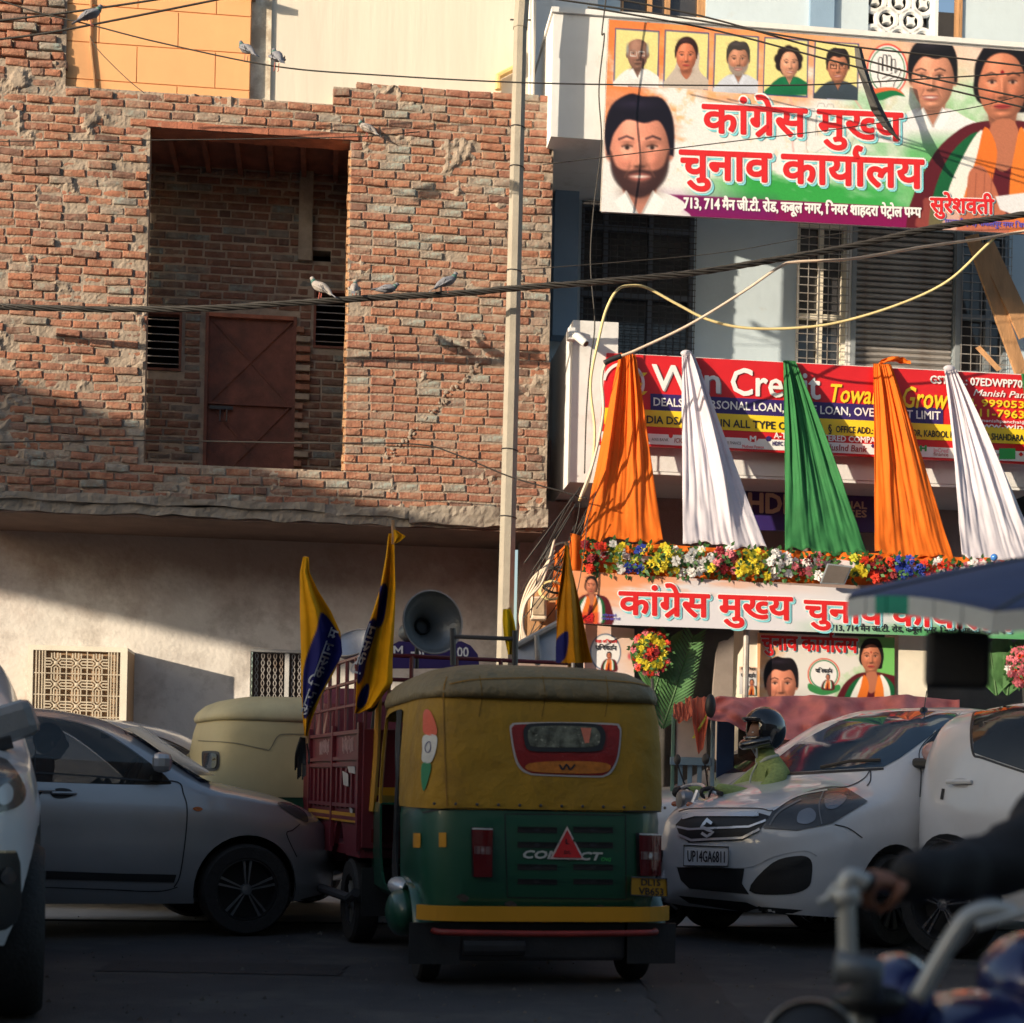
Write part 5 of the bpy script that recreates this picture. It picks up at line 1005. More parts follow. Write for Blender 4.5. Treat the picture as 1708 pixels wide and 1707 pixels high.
solo('tape_joint', G().tube(sm(along([(1008, 606), (1020, 600), (1036, 594)], 15.0), 4), .026, 8), mBlack, 'black tape wrapped joint where the beige conduit meets the sign corner', 'joint', frame=W0F, smooth=True)
rw = random.Random(5)
tg = thing('cable_tangle', 'tangle of dark and beige cables between the pole and the white pillar', 'cable tangle', P(930, 900, 15.3), W0F)
for i in range(15):
    a = (rw.uniform(950, 1000), rw.uniform(800, 880)); c_ = (rw.uniform(865, 930), rw.uniform(930, 1075)); m_ = ((a[0] + c_[0]) / 2 + rw.uniform(-25, 25), (a[1] + c_[1]) / 2 + rw.uniform(-20, 35)); Y = rw.uniform(15.0, 15.6)
    part('strand', G().tube(sm([P(*a, Y), P(*m_, Y - .1), P(*c_, Y)], 8), rw.choice((.005, .006, .009)), 4), rw.choice((mWire, mWire, mWire, mWire)), tg, smooth=True)
for cx, cy, r1 in ((930, 968, 26), (920, 985, 18), (945, 930, 30)):
    for j in range(3): part('coil', G().tube([P(cx + (r1 + j * 2) * math.cos(t), cy + (r1 + j) * math.sin(t) * .8, 15.2 + .02 * j) for t in [2 * math.pi * k_ / 24 for k_ in range(24)]], .008, 4, closed=True), mYel if r1 == 18 else mWire, tg, smooth=True)
for i in range(5):
    y0_ = 1000 + 15 * i; part('strand', G().tube(sm([P(925, 900 + 9 * i, 15.1), P(905 - 5 * i, 970, 15.05), P(875 - 2 * i, 1010 + 6 * i, 15.0), P(866 + 6 * i, 1085, 15.0)], 8), .012, 5), mPinkC, tg, smooth=True)
jb = thing('meter_box', 'weathered beige electrical meter box on the street wall', 'box', P(898, 1033, 15.4), W0F)
q = P(884, 1036, 15.45), P(912, 998, 15.45); part('case', G().box(q[0].x, q[1].x, 15.3, 15.5, q[0].z, q[1].z), mPinkC, jb, bev=.02); part('cover', G().box(q[0].x + .02, q[1].x - .02, 15.28, 15.3, q[0].z + .04, q[1].z - .02), M('old_cover', (.35, .26, .18), .7, var=.3, scale=12), jb, bev=.008)
bd_ = P(876, 980, 15.6), P(925, 1100, 15.6); part('back_board', G().box(bd_[0].x, bd_[1].x, 15.56, 15.6, bd_[1].z, bd_[0].z), mWood, jb)
mPg = [M('pigeon_grey', (.20, .21, .25), .7, var=.25, scale=25, bump=.1), M('pigeon_pale', (.36, .33, .32), .7, var=.2, scale=25, bump=.1), mBlack, M('pigeon_neck', (.05, .14, .13), .4, var=.3), M('pigeon_foot', (.5, .15, .12), .6)]
def pigeon(px, py, Y, face, lab, pale=0, k=1.0, lie=0):
    b = P(px, py, Y); F = Matrix.Translation(b) @ Matrix.Rotation(face, 4, 'Z') @ Matrix.Scale(k * .77, 4); t_ = thing('pigeon', lab, 'pigeon', (0, 0, 0), F, group='pigeons'); m_ = mPg[1 if pale else 0]; a = -.62 + lie
    rot = Matrix.Rotation(-a, 3, 'Y'); up = Vector((math.cos(.9 - lie * .8), 0, math.sin(.9 - lie * .8)))
    sp = [(-.15, .03), (-.10, .085), (-.04, .12), (.03, .150), (.07, .185), (.088, .215), (.098, .235), (.125, .238)]; rr_ = [.012, .032, .052, .05, .034, .024, .023, .004]
    if lie: sp = [(-.16, .05), (-.1, .06), (-.04, .07), (.03, .08), (.07, .10), (.09, .12), (.105, .13), (.13, .13)]
    bp = sm([(x, 0, z) for x, z in sp], 5); rs = list(np.interp(np.linspace(0, 7, len(bp)), range(8), rr_)); g = G().tube(bp, rs, 12); part('body', g, m_, t_, smooth=True)
    part('neck', G().tube([Vector((sp[4][0], 0, sp[4][1])), Vector((sp[5][0], 0, sp[5][1]))], [.037, .027], 12), mPg[3], t_, smooth=True)
    t2 = Vector((-.21, 0, -.01 if not lie else .045)); part('tail', G().hexa([t2 + Vector((0, -.025, 0)), t2 + Vector((0, .025, 0)), Vector((-.10, .02, .07)), Vector((-.10, -.02, .07)), t2 + Vector((.0, -.025, .008)), t2 + Vector((0, .025, .008)), Vector((-.10, .02, .085)), Vector((-.10, -.02, .085))]), mPg[0], t_)
    for sy in (-1, 1):
        w = G().tube(sm([(.05, sy * .042, .15 - lie * .09), (-.03, sy * .05, .11 - lie * .05), (-.11, sy * .028, .06)], 4), [.018, .03, .034, .036, .036, .03, .022, .012, .006], 8, flat=.5); w = part('wing', w, m_, t_, smooth=True)
        for q_ in (.0, .03): part('wing_bar', G().tube([(-.02 - q_, sy * .064, .135 - lie * .06), (-.045 - q_, sy * .062, .075)], .005, 4), mPg[2], w)
        if not lie: part('leg', G().tube([(-.01, sy * .02, .07), (.0, sy * .02, .0)], .005, 5).tube([(.0, sy * .02, .004), (.03, sy * .02, .004)], .004, 4), mPg[4], t_)
for a in ((152, 44, 13.9, .25, 'dark grey pigeon on the wire in front of the orange wall', 0, 1.0), (410, 102, 13.9, 2.4, 'dark pigeon huddled at the corner of the orange and cream walls', 0, 1.0), (461, 118, 13.9, 2.0, 'grey pigeon perched upright on wire against the cream wall', 0, 1.15), (533, 500, 15.15, 2.7, 'pale pigeon facing left on the cable in front of the dark recess', 1, 1.15), (591, 497, 15.15, 1.6, 'green necked pale pigeon on the cable at the recess edge', 1, .95), (648, 492, 15.15, .1, 'grey pigeon crouching low on the cable', 0, 1.0, 1), (746, 490, 15.15, .45, 'grey pigeon standing on the cable left of the pole', 0, 1.1)): pigeon(*a)
pigeon(611, 231, 15.95, 2.8, 'pale pigeon sitting on the lintel end of the brick recess', 1, 1.0)
# ================= ground, street =================
mAsph = M('asphalt', (.050, .048, .052), .85, var=.25, scale=3, bump=.9, bscale=90, dirt=((.11, .10, .09), 1.3, .50, .6))
solo('road', G().box(-80, 80, -40, 90, -.3, -.004), mAsph, kind='structure', at=(0, 0, -.004), frame=W0F)
rp_ = random.Random(21); g = G()
for i in range(1400):
    x, y = rp_.uniform(-5, 5), rp_.uniform(3.5, 12); r = rp_.uniform(.003, .011) * (1 if rp_.random() < .9 else 1.8); g.add([(x - r, y, -.003), (x + r, y - r * .4, -.003), (x, y + r, -.003), (x + r * .2, y, r * .9)], [(0, 1, 3), (1, 2, 3), (2, 0, 3)])
solo('road_grit', g, M('grit', (.13, .12, .11), .9, var=.6, scale=9), kind='stuff', at=(0, 8, 0), frame=W0F)
for i, (x0, x1, y0, y1) in enumerate(((-2.2, -.9, 8.6, 9.1), (.7, 1.1, 6.2, 9.8))):
    n = 16; ed = [(x0 + (x1 - x0) * k / n, y0 + rp_.uniform(-.02, .02)) for k in range(n)] + [(x1 + rp_.uniform(-.02, .02), y0 + (y1 - y0) * k / n) for k in range(n)] + [(x1 + (x0 - x1) * k / n, y1 + rp_.uniform(-.02, .02)) for k in range(n)] + [(x0 + rp_.uniform(-.02, .02), y1 + (y0 - y1) * k / n) for k in range(n)]
    solo('road_patch', G().add([(p[0], p[1], .0) for p in ed], [tuple(range(len(ed)))]), M('tar_patch', (.036, .034, .037), .8, var=.3, scale=9, bump=.9, bscale=120), kind='structure', at=(x0, y0, 0), frame=W0F)
solo('far_lane', G().box(-40, 40, -4.2, -1.3, -.02, .0), M('worn_road', (.40, .385, .37), .9, var=.15, scale=2, bump=.3), kind='structure', at=(0, -4, 0))
solo('pavement', G().box(-40, 40, -1.35, 1.1, -.1, .13), mConc, kind='structure', at=(0, 0, 0), bev=.02)
solo('road_joint', G().box(-40, 40, -4.26, -4.201, -.02, .004), M('road_crack', (.015, .015, .015), .9), kind='structure', at=(0, -6, 0))
# street opposite, out of frame behind the camera: it shades the road and shows in the car paint
mOp = [M('opp_a', (.42, .34, .26), .85), M('opp_b', (.5, .46, .4), .85), M('opp_c', (.34, .22, .16), .85)]
x = -110; k = 0; ro = random.Random(4)
HOP = 11.6
while x < 34:
    w = ro.uniform(8, 13); h = HOP + ro.uniform(-.12, .12)
    t_ = thing('street_building', 'plain %s %s building of the opposite street side' % (('first', 'second', 'third', 'fourth', 'fifth')[k // 3], ('tan', 'cream', 'brown')[k % 3]), 'building', (x + w / 2, -27.5, 0), group='buildings on the opposite side of the street')
    part('wall', G().box(x, x + w - .02, -34, -27, -.1, h), mOp[k % 3], t_)
    for f in range(3):
        for j in range(int(w / 2.4)):
            xx = x + .8 + j * 2.4; zz = 1.2 + f * 3.4; part('window', G().box(xx, xx + 1.2, -27.0, -26.95, zz, zz + 1.6), M('window_glass', (.05, .05, .055), .08), t_)
    x += w; k += 1

DO = 8.0; oc = []  # unseen canvas and ropes, added to cast the diagonal shade on the walls
for (a, b), y in (((-500, 870), YW), ((0, 990), YW), ((415, 1085), YW), ((860, 1190), YW), ((930, 930), 0), ((600, 832), 0), ((0, 628), 0), ((-500, 470), 0)):
    p = S(a, b, y); oc.append((p.x - SUN_H * (DO + y), p.z + SUN_V * (DO + y)))
hb = thing('shade_canvas', 'unseen canvas added left of view to cast shade on the brick and plaster walls', 'canvas', (oc[2][0], -DO, 5)); part('canvas', G().slab(oc, [], -DO, -DO + .02), mConc, hb)
for p in (oc[0], oc[3]): part('rope', G().tube([(p[0], -DO, p[1]), (p[0] - 3, -DO, 12)], .02, 5), mWire, hb)
# ================= vehicles =================
def paint(name, c, rough=.28, metal=.3, coat=.8): return M(name, c, rough + .05, metal, var=.05, scale=3, bump=.015, bscale=200, coat=coat, dirt=(tuple(x * .7 + .02 for x in c), 2.5, .55, .22))
mGlass = M('car_glass', (.02, .022, .025), .08, spec=.5, coat=.0, var=.1, bump=0)
mChr = M('chrome', (.78, .79, .82), .28, metal=.45, var=.1, bump=0)
mTyre = M('tyre', (.022, .021, .021), .75, var=.3, scale=20, bump=.3)
mTrim = M('black_trim', (.02, .02, .022), .45, var=.2, bump=.05)
mLamp = M('lamp_lens', (.07, .07, .075), .22, spec=.5, coat=.25, var=.3, bump=0)
mLampB = M('lamp_bulb', (.30, .30, .32), .3, metal=.6, bump=0)
mRedL = M('red_lens', (.13, .006, .008), .1, coat=1, var=.2, bump=0)
def frame_at(x, y, hx, hy, z=0.0):
    "vehicle frame: local +x is forward along (hx, hy)"
    return Matrix.Translation((x, y, z)) @ Matrix.Rotation(math.atan2(hy, hx), 4, 'Z')
def pxray(px, py, F):
    Fi = F.inverted(); o = Fi @ Vector((0, 0, CAMZ)); d = (Fi.to_3x3() @ ray(px, py)).normalized(); return o, d
class Shell:
    "a lofted body that printed or fitted details can be laid on"
    def __init__(s, g, F): s.F = F; s.bvh = BVHTree.FromPolygons([tuple(v) for v in g.v], g.f)
    def hit(s, px, py):
        o, d = pxray(px, py, s.F); h = s.bvh.ray_cast(o, d)
        if h[0] is None:
            q = s.bvh.find_nearest(o + d * s.dist); return q[0], (q[1] if q[1].dot(d) < 0 else -q[1])
        n = h[1] if h[1].dot(d) < 0 else -h[1]; s.dist = (h[0] - o).length; return h[0], n
    dist = 10
    def patch(s, name, pts, mat, parent, off=.004, grid=9, smooth=True, th=.006, label=None, curve=True, holes=()):
        "a patch fitted on the body inside a contour given in photo pixels"
        pts = sm2(pts, 4) if curve else pts; loops = [pts] + [list(h) for h in holes]; tri = tessellate_polygon([[Vector((a, b, 0)) for a, b in l] for l in loops]); fl = [p for l in loops for p in l]
        bm = bmesh.new(); vs = [bm.verts.new((a, b, 0)) for a, b in fl]
        for t in tri:
            try: bm.faces.new([vs[i] for i in t])
            except ValueError: pass
        q = np.array(pts)
        for ax in (0, 1):
            lo, hi = q[:, ax].min(), q[:, ax].max(); n = int((hi - lo) / grid)
            for i in range(1, n + 1):
                co = [0, 0, 0]; co[ax] = lo + (hi - lo) * i / (n + 1); no = [0, 0, 0]; no[ax] = 1; bmesh.ops.bisect_plane(bm, geom=bm.verts[:] + bm.edges[:] + bm.faces[:], plane_co=co, plane_no=no)
        bm.verts.index_update(); g = G(); cx, cy = q.mean(0); s.hit(cx, cy)
        for v in bm.verts: h, n = s.hit(v.co.x, v.co.y); g.v.append(h + n * off)
        g.f = [tuple(v.index for v in f.verts) for f in bm.faces]; g.mi = [0] * len(g.f); bm.free()
        o = part(name, g, mat, parent, smooth=True, label=label)
        return o
    def groove(s, name, pts, mat, parent, w=1.6, off=.003, curve=True, closed=False):
        if curve: pts = [(p.x, p.y) for p in sm([(a, b, 0) for a, b in pts], 5, closed)]
        q = [pts[0]]
        for p, r in zip(pts[:-1], pts[1:]):
            k = max(1, int(math.hypot(r[0] - p[0], r[1] - p[1]) / 6)); q += [(p[0] + (r[0] - p[0]) * t / k, p[1] + (r[1] - p[1]) * t / k) for t in range(1, k + 1)]
        pts = q
        v, f = stroke2(pts, w); g = G(); s.hit(*pts[len(pts) // 2])
        for a, b in v: h, n = s.hit(a, b); g.v.append(h + n * off)
        g.f = f; g.mi = [0] * len(f); return part(name, g, mat, parent, smooth=True)
def car_loft(L, W, top, belt, sill, plan_n=6, tum=.16, nst=70, nsec=15, p_hi=3.6, shoulder=.012, p_lo=2.1):
    """top, belt, sill: lists of (x, z) from the tail (x=0) to the nose (x=L); the shell of the whole car"""
    g = G(); f = lambda l, x: interp(x, [a for a, b in l], [b for a, b in l]); rings = []
    for i in range(nst + 1):
        t = i / nst; x = L * (.5 - .5 * math.cos(math.pi * t)) * .999 + .0005 * L; q = abs(2 * x / L - 1); w = W * max(.001, (1 - q ** plan_n)) ** (1 / 2.4 if False else .42)
        w = W * (1 - q ** plan_n) ** .5 if 0 < i < nst else .001; zt = f(top, x); zb = f(belt, x); zs = f(sill, x); zb = min(zb, zt - .015); cab = max(0, min(1, (zt - zb - .12) / .3)); ring = []
        ring += [(0, zs), (w * .6, zs), (w * .93, zs + .01)]
        for j in range(1, 9):
            u = j / 9; z = zs + .02 + (zb - zs - .02) * u; bul = 1 - .045 * (2 * abs(u - .52)) ** 2.2 - .012 * math.exp(-((u - .72) / .05) ** 2) + shoulder * math.exp(-((u - .80) / .06) ** 2); ring.append((w * bul, z))
        p = p_lo + (p_hi - p_lo) * cab; tm = tum * cab
        for j in range(nsec + 1):
            a = math.pi / 2 * j / nsec; ca, sa = math.cos(a) ** (2 / p), math.sin(a) ** (2 / p); ring.append((w * .955 * ca * (1 - tm * sa), zb + (zt - zb) * sa))
        ring[-1] = (0, zt); rings.append((x, ring))
    m = len(rings[0][1])
    for x, r in rings: g.v += [Vector((x, y, z)) for y, z in r] + [Vector((x, -y, z)) for y, z in r[1:-1]]
    n = m + m - 2
    def idx(i, j, side): return i * n + j if side > 0 or j in (0, m - 1) else i * n + m + j - 1
    for i in range(len(rings) - 1):
        for sd_ in (1, -1):
            for j in range(m - 1): g.f.append((idx(i, j, sd_), idx(i + 1, j, sd_), idx(i + 1, j + 1, sd_), idx(i, j + 1, sd_)))
    g.mi = [0] * len(g.f); return g
def boolcut(me_obj, cutters):
    for c_ in cutters:
        m = me_obj.modifiers.new('c', 'BOOLEAN'); m.operation = 'DIFFERENCE'; m.object = c_; m.solver = 'EXACT'
    dg = bpy.context.evaluated_depsgraph_get(); dg.update(); me = bpy.data.meshes.new_from_object(me_obj.evaluated_get(dg)); me_obj.modifiers.clear(); old = me_obj.data; me_obj.data = me
    for c_ in cutters: bpy.data.objects.remove(c_)
    return me_obj
def cutter(g, F): o = bpy.data.objects.new('cut', g.mesh('cut')); COL.objects.link(o); o.matrix_world = F; return o
def wheel(parent, c, r, w, out, spokes=5, rimr=.66, turn=0., style='double', rimmat=None):
    "wheel centred at c, its outer face towards out (+1 / -1 on y)"
    rot = Matrix.Rotation(turn, 3, 'Z'); ax = rot @ Vector((0, out, 0)); rimmat = rimmat or M('alloy', (.30, .30, .31), .3, metal=.7, bump=0)
    pf = [(r * rimr, -w / 2), (r * .93, -w / 2), (r * .99, -w * .38), (r, -w * .2), (r, w * .2), (r * .99, w * .38), (r * .93, w / 2), (r * rimr * 1.02, w / 2 - .005), (r * rimr, w / 2 - .02), (r * rimr, -w / 2)]
    wh = part('wheel', G().lathe(pf, c, ax, 40), mTyre, parent, auto=35)
    g = G().lathe([(r * rimr, w / 2 - .014), (r * rimr * .95, w / 2 - .012), (r * rimr * .93, w / 2 - .03), (r * rimr * .9, -.02), (0, -.02)], c, ax, 40); part('rim', g, mTrim, wh, auto=30)
    q = Vector((0, 0, 1)).rotation_difference(ax.normalized()); g = G(); rr = r * rimr
    def pt(a, rad, h): return q @ Vector((rad * math.cos(a), rad * math.sin(a), h)) + Vector(c)
    hz = w / 2 - .02
    g.lathe([(0, hz + .008), (rr * .16, hz + .004), (rr * .2, hz - .02)], c, ax, 20)
    for i in range(spokes):
        a = 2 * math.pi * i / spokes + .3
        if style == 'double':
            for d_ in (-1, 1):
                a0 = a + d_ * .25; a1 = a + d_ * .12; b0, b1 = .06, .045
                g.hexa([pt(a0 - b0 * 2, rr * .14, hz - .02), pt(a0 + b0 * 2, rr * .14, hz - .02), pt(a1 + b1, rr * .95, hz - .02), pt(a1 - b1, rr * .95, hz - .02), pt(a0 - b0 * 2, rr * .14, hz + .004), pt(a0 + b0 * 2, rr * .14, hz + .004), pt(a1 + b1, rr * .95, hz - .004), pt(a1 - b1, rr * .95, hz - .004)])
        else: g.hexa([pt(a - .3, rr * .15, hz - .02), pt(a + .3, rr * .15, hz - .02), pt(a + .32 + .12, rr * .95, hz - .02), pt(a + .32 - .12, rr * .95, hz - .02), pt(a - .3, rr * .15, hz + .004), pt(a + .3, rr * .15, hz + .004), pt(a + .32 + .12, rr * .95, hz - .004), pt(a + .32 - .12, rr * .95, hz - .004)])
    part('spokes', g, rimmat, wh); return wh
def carbody(t, loft, F, mat, arches, wins=(), W=.87, name='body'):
    "arches: (x, z, r); wins: side window outlines as (x, z), cut right through the hollow shell"
    g = loft; o = part(name, g, mat, t, smooth=True)
    if wins: m = o.modifiers.new('s', 'SOLIDIFY'); m.thickness = .035; m.offset = -1
    cs = []
    for x, z, r in arches:
        for sd_ in (1, -1): cs.append(cutter(G().lathe([(0, -.3), (r, -.3), (r, .3), (0, .3)], (x, sd_ * (W - .02), z), (0, 1, 0), 36), F))
    for w_ in wins: cs.append(cutter(G().slab(sm2(w_, 5), [], -1.5, 1.5), F))
    bpy.context.view_layer.update(); boolcut(o, cs)
    o.data.polygons.foreach_set('use_smooth', [True] * len(o.data.polygons)); o.data.set_sharp_from_angle(angle=R(38)); return o
# ---- grey hatchback crossing to the right ----
psi = R(24); hx, hy = math.cos(psi), math.sin(psi)
rw_ = .303; wc = P(407, 1468, 10.75)      # near front wheel centre
L1, W1 = 3.84, .855; xf = L1 - .80; xr_ = .60
n_ = Vector((hy, -hx, 0)); o_ = Vector((wc.x, wc.y, 0)) - Vector((hx, hy, 0)) * xf - n_ * (W1 - .10)
GZ = wc.z - rw_ - .003
F1 = frame_at(o_.x, o_.y, hx, hy, 0)
hb1 = thing('hatchback_car', 'silver grey hatchback crossing to the right with its driver in silhouette', 'car', (L1 / 2, 0, 0), F1)
mSil = paint('silver_grey_paint', (.44, .445, .46), .26, .5)
top = [(0, .72), (.04, 1.0), (.12, 1.2), (.30, 1.42), (.7, 1.47), (1.3, 1.49), (1.85, 1.475), (2.15, 1.43), (2.38, 1.335), (2.62, 1.17), (2.86, 1.03), (3.0, 1.005), (3.3, .945), (3.55, .86), (3.72, .74), (3.80, .60), (3.84, .5)]
belt = [(0, .7), (.1, .98), (.5, 1.01), (1.5, .965), (2.6, .93), (2.95, .90), (3.4, .82), (3.7, .66), (3.84, .48)]
sill = [(0, .42), (.2, .26), (.6, .22), (3.2, .20), (3.6, .21), (3.76, .25), (3.84, .36)]
lf = car_loft(L1, W1, top, belt, sill, plan_n=7); sh1 = Shell(lf, F1)
wn1 = [[(1.32, 1.02), (1.30, 1.36), (1.42, 1.405), (1.75, 1.405), (2.05, 1.35), (2.3, 1.2), (2.52, 1.02), (2.45, .985), (1.9, .985), (1.4, 1.0)], [(.45, 1.08), (.55, 1.30), (.8, 1.38), (1.2, 1.40), (1.22, 1.03), (.8, 1.04)]]
carbody(hb1, lf, F1, mSil, [(xf, .31, .355), (xr_, .31, .355)], wn1, W1)
cabm = M('car_cabin', (.025, .025, .028), .8, var=.2)
for sy in (-1, 1):
    for a, b in ((xf, .31), (xr_, .31)): wheel(hb1, (a, sy * (W1 - .10), rw_), rw_, .19, sy, rimr=.68)
part('floor_pan', G().box(.5, L1 - .5, -W1 + .2, W1 - .2, .24, .34), mTrim, hb1)
part('dashboard', G().box(2.35, 2.75, -W1 + .16, W1 - .16, .5, .98), cabm, hb1, bev=.04)
part('steering_wheel', G().tube([(2.33 + .08 * math.sin(t), -.38 + .19 * math.cos(t), 1.0 + .17 * math.sin(t)) for t in [i * math.pi / 10 for i in range(20)]], .014, 6, closed=True), cabm, hb1)
for yy in (-.38, .38): part('seat', G().box(1.6, 2.1, yy - .23, yy + .23, .35, .58).box(1.43, 1.61, yy - .22, yy + .22, .45, 1.04).box(1.44, 1.52, yy - .12, yy + .12, 1.1, 1.28), cabm, hb1, bev=.05)
part('glass', G().box(1.35, 1.36, -.5, -.49, 1.2, 1.21), mGlass, hb1)
bpy.data.objects.remove(bpy.data.objects['glass'])
mSee = M('clear_glass', (.03, .035, .04), .04, spec=.9, alpha=.45, bump=0, var=.1)
for w_ in wn1:
    for sy in (-1, 1):
        g = G().slab(sm2(w_, 5), [], 0, .004); 
        for v in g.v: v.y = sy * ((W1 * .955 - .02) * (1 - .16 * min(1, max(0, (v.z - .96) / .5)) ** 1.6) - .008 + v.y)
        part('side_window', g, mSee, hb1)
wsx = [(2.42, 1.31), (2.88, 1.015)]
part('windscreen', G().grid(lambda u, v: (2.36 + (2.84 - 2.36) * v + .07 * (1 - (2 * u - 1) ** 2), (u * 2 - 1) * (.60 + .14 * v), 1.365 + (1.04 - 1.365) * v + .012), 12, 6), mGlass, hb1, smooth=True)
sh = sh1
sh.patch('a_pillar_trim', [(205, 1218), (222, 1216), (290, 1266), (350, 1306), (335, 1306), (270, 1262)], paint('dark_blue_trim', (.03, .04, .08), .3), hb1, off=.003, curve=False)
sh.groove('door_seam', [(247, 1303), (296, 1305), (306, 1325), (312, 1350), (309, 1400), (300, 1460), (290, 1480)], mTrim, hb1, 2)
sh.groove('door_seam', [(60, 1232), (58, 1300), (66, 1340), (66, 1465)], mTrim, hb1, 2)
sh.groove('sill_seam', [(66, 1480), (180, 1484), (262, 1487), (296, 1480)], mTrim, hb1, 1.6)
sh.patch('sill_molding', [(60, 1452), (200, 1457), (294, 1459), (290, 1472), (66, 1466)], mTrim, hb1, off=.008, curve=False)
sh.groove('belt_strip', [(40, 1288), (140, 1294), (250, 1303)], mTrim, hb1, 3)
sh.patch('door_handle_recess', [(84, 1320), (98, 1315), (116, 1317), (123, 1326), (108, 1332), (90, 1331)], mTrim, hb1)
sh.patch('door_handle_recess', [(40, 1315), (60, 1315), (70, 1322), (60, 1330), (42, 1330)], mTrim, hb1)
h, n = sh.hit(74, 1320); part('door_handle', G().obox(h + n * .022 + Vector((-.03, 0, .0)), (.19, .02, .022)), mSil, hb1, bev=.008); h, n = sh.hit(112, 1327); part('door_handle', G().obox(h + n * .02 + Vector((-.02, 0, .01)), (.16, .02, .02)), mSil, hb1, bev=.008)
sh.patch('turn_repeater', [(321, 1349), (330, 1346), (338, 1350), (330, 1354)], M('amber_lens', (.5, .12, .02), .2, coat=1), hb1, off=.006)
sh.patch('headlight', [(462, 1341), (480, 1340), (503, 1352), (512, 1362), (512, 1372), (498, 1366), (478, 1354)], mLamp, hb1, off=.006, grid=5)
sh.groove('bumper_seam', [(500, 1375), (488, 1385), (478, 1392), (495, 1430)], mTrim, hb1, 1.6)
sh.patch('lower_bumper', [(500, 1500), (540, 1490), (556, 1496), (540, 1512), (505, 1515)], mTrim, hb1, off=.006, curve=False)
h, n = sh.hit(258, 1290); mb = G().obox(h + n * .12 + Vector((.02, 0, .02)), (.12, .20, .13), Matrix.Rotation(-.25, 3, 'Z')); part('door_mirror', mb, mSil, hb1, bev=.04); part('mirror_foot', G().obox(h + n * .02 + Vector((0, 0, -.04)), (.06, .12, .03)), mTrim, hb1)
part('rear_view_mirror', G().obox((2.25, .0, 1.33), (.04, .2, .07)), cabm, hb1, bev=.01)
# driver
dr = thing('person', 'driver of the grey hatchback seen in dark profile', 'person', (1.62, -.38, .55), F1); DX = .17
mSkin = M('skin', (.20, .10, .065), .6, var=.12, bump=.05); mShirtD = M('dark_shirt', (.03, .03, .04), .8, var=.3); mHair = M('black_hair', (.012, .01, .01), .6)
def head(parent, c, s, yaw, mat=mSkin, hair=True, face=True):
    "c: centre of the head, s: head height; faces +x before yaw"
    g = G(); n = 20; m = 16; Rm = Matrix.Rotation(yaw, 3, 'Z')
    for i in range(m + 1):
        ph = math.pi * i / m
        for j in range(n):
            th = 2 * math.pi * j / n; x = math.sin(ph) * math.cos(th) * .42; y = math.sin(ph) * math.sin(th) * .33; z = math.cos(ph) * .5
            if z < 0: y *= 1 - .35 * (-z / .5) ** 1.5; x = x * (1 - .15 * (-z / .5)) + .05 * (-z / .5)
            if x > .1:
                x += .11 * math.exp(-(y / .07) ** 2 - ((z + .06) / .09) ** 2) + .05 * math.exp(-(y / .12) ** 2 - ((z + .26) / .05) ** 2) + .04 * math.exp(-(y / .1) ** 2 - ((z + .42) / .06) ** 2) - .03 * math.exp(-((abs(y) - .13) / .06) ** 2 - ((z - .03) / .06) ** 2)
            g.v.append(Rm @ Vector((x, y, z)) * s + Vector(c))
    g.f = [(i * n + j, (i + 1) * n + j, (i + 1) * n + (j + 1) % n, i * n + (j + 1) % n) for i in range(m) for j in range(n)]; g.mi = [0] * len(g.f); o = part('head', g, mat, parent, smooth=True)
    for sy in (-1, 1): part('ear', G().ell(Rm @ Vector((-.02, sy * .335, -.02)) * s + Vector(c), (.06 * s, .03 * s, .1 * s), 8, 6), mat, o, smooth=True)
    if face:
        for sy in (-1, 1): part('eye', G().ell(Rm @ Vector((.365, sy * .14, .03)) * s + Vector(c), (.03 * s, .05 * s, .025 * s), 8, 6), mWhiteW, o, smooth=True)
    if hair: part('hair', G().ell(Rm @ Vector((-.07, 0, .1)) * s + Vector(c), (.43 * s, .37 * s, .46 * s), 16, 12), mHair, o, smooth=True)
    return o
def skin_body(name, parent, verts, edges, mat, F, sub=2):
    org = ORG[root_of(parent).name]; me = bpy.data.meshes.new(name); me.from_pydata([tuple(Vector(v[:3]) - org) for v in verts], edges, []); o = _mk(name, me, mat, parent, None, None, None, None, None)
    m = o.modifiers.new('k', 'SKIN'); m.use_smooth_shade = True
    if not me.skin_vertices: me.skin_vertices.new() if hasattr(me.skin_vertices, 'new') else None
    for i, v in enumerate(verts):
        sv = me.skin_vertices[0].data[i]; r = v[3]; sv.radius = (r, v[4] if len(v) > 4 else r); sv.use_root = (i == 0)
    s_ = o.modifiers.new('u', 'SUBSURF'); s_.levels = sub; s_.render_levels = sub; return o
def ensure_skin(o):
    pass
hd = head(dr, (1.66 + DX, -.38, 1.245), .235, 0, face=False)
g = G(); g.tube(sm([(1.55 + DX, -.38, .56), (1.52 + DX, -.38, .8), (1.54 + DX, -.38, 1.0), (1.60 + DX, -.38, 1.08), (1.62 + DX, -.38, 1.16)], 5), list(np.interp(np.linspace(0, 4, 21), range(5), [.19, .18, .19, .09, .06])), 14)
for sy in (-1, 1): g.tube(sm([(1.56 + DX, -.38 + sy * .17, 1.0), (1.72 + DX, -.38 + sy * .22, .82), (2.0, -.38 + sy * .17, .86), (2.19, -.38 + sy * .17, 1.0)], 4), list(np.interp(np.linspace(0, 3, 13), range(4), [.07, .055, .045, .035])), 8)
part('torso', g, mShirtD, dr, smooth=True)
for o in (dr, hb1): pass
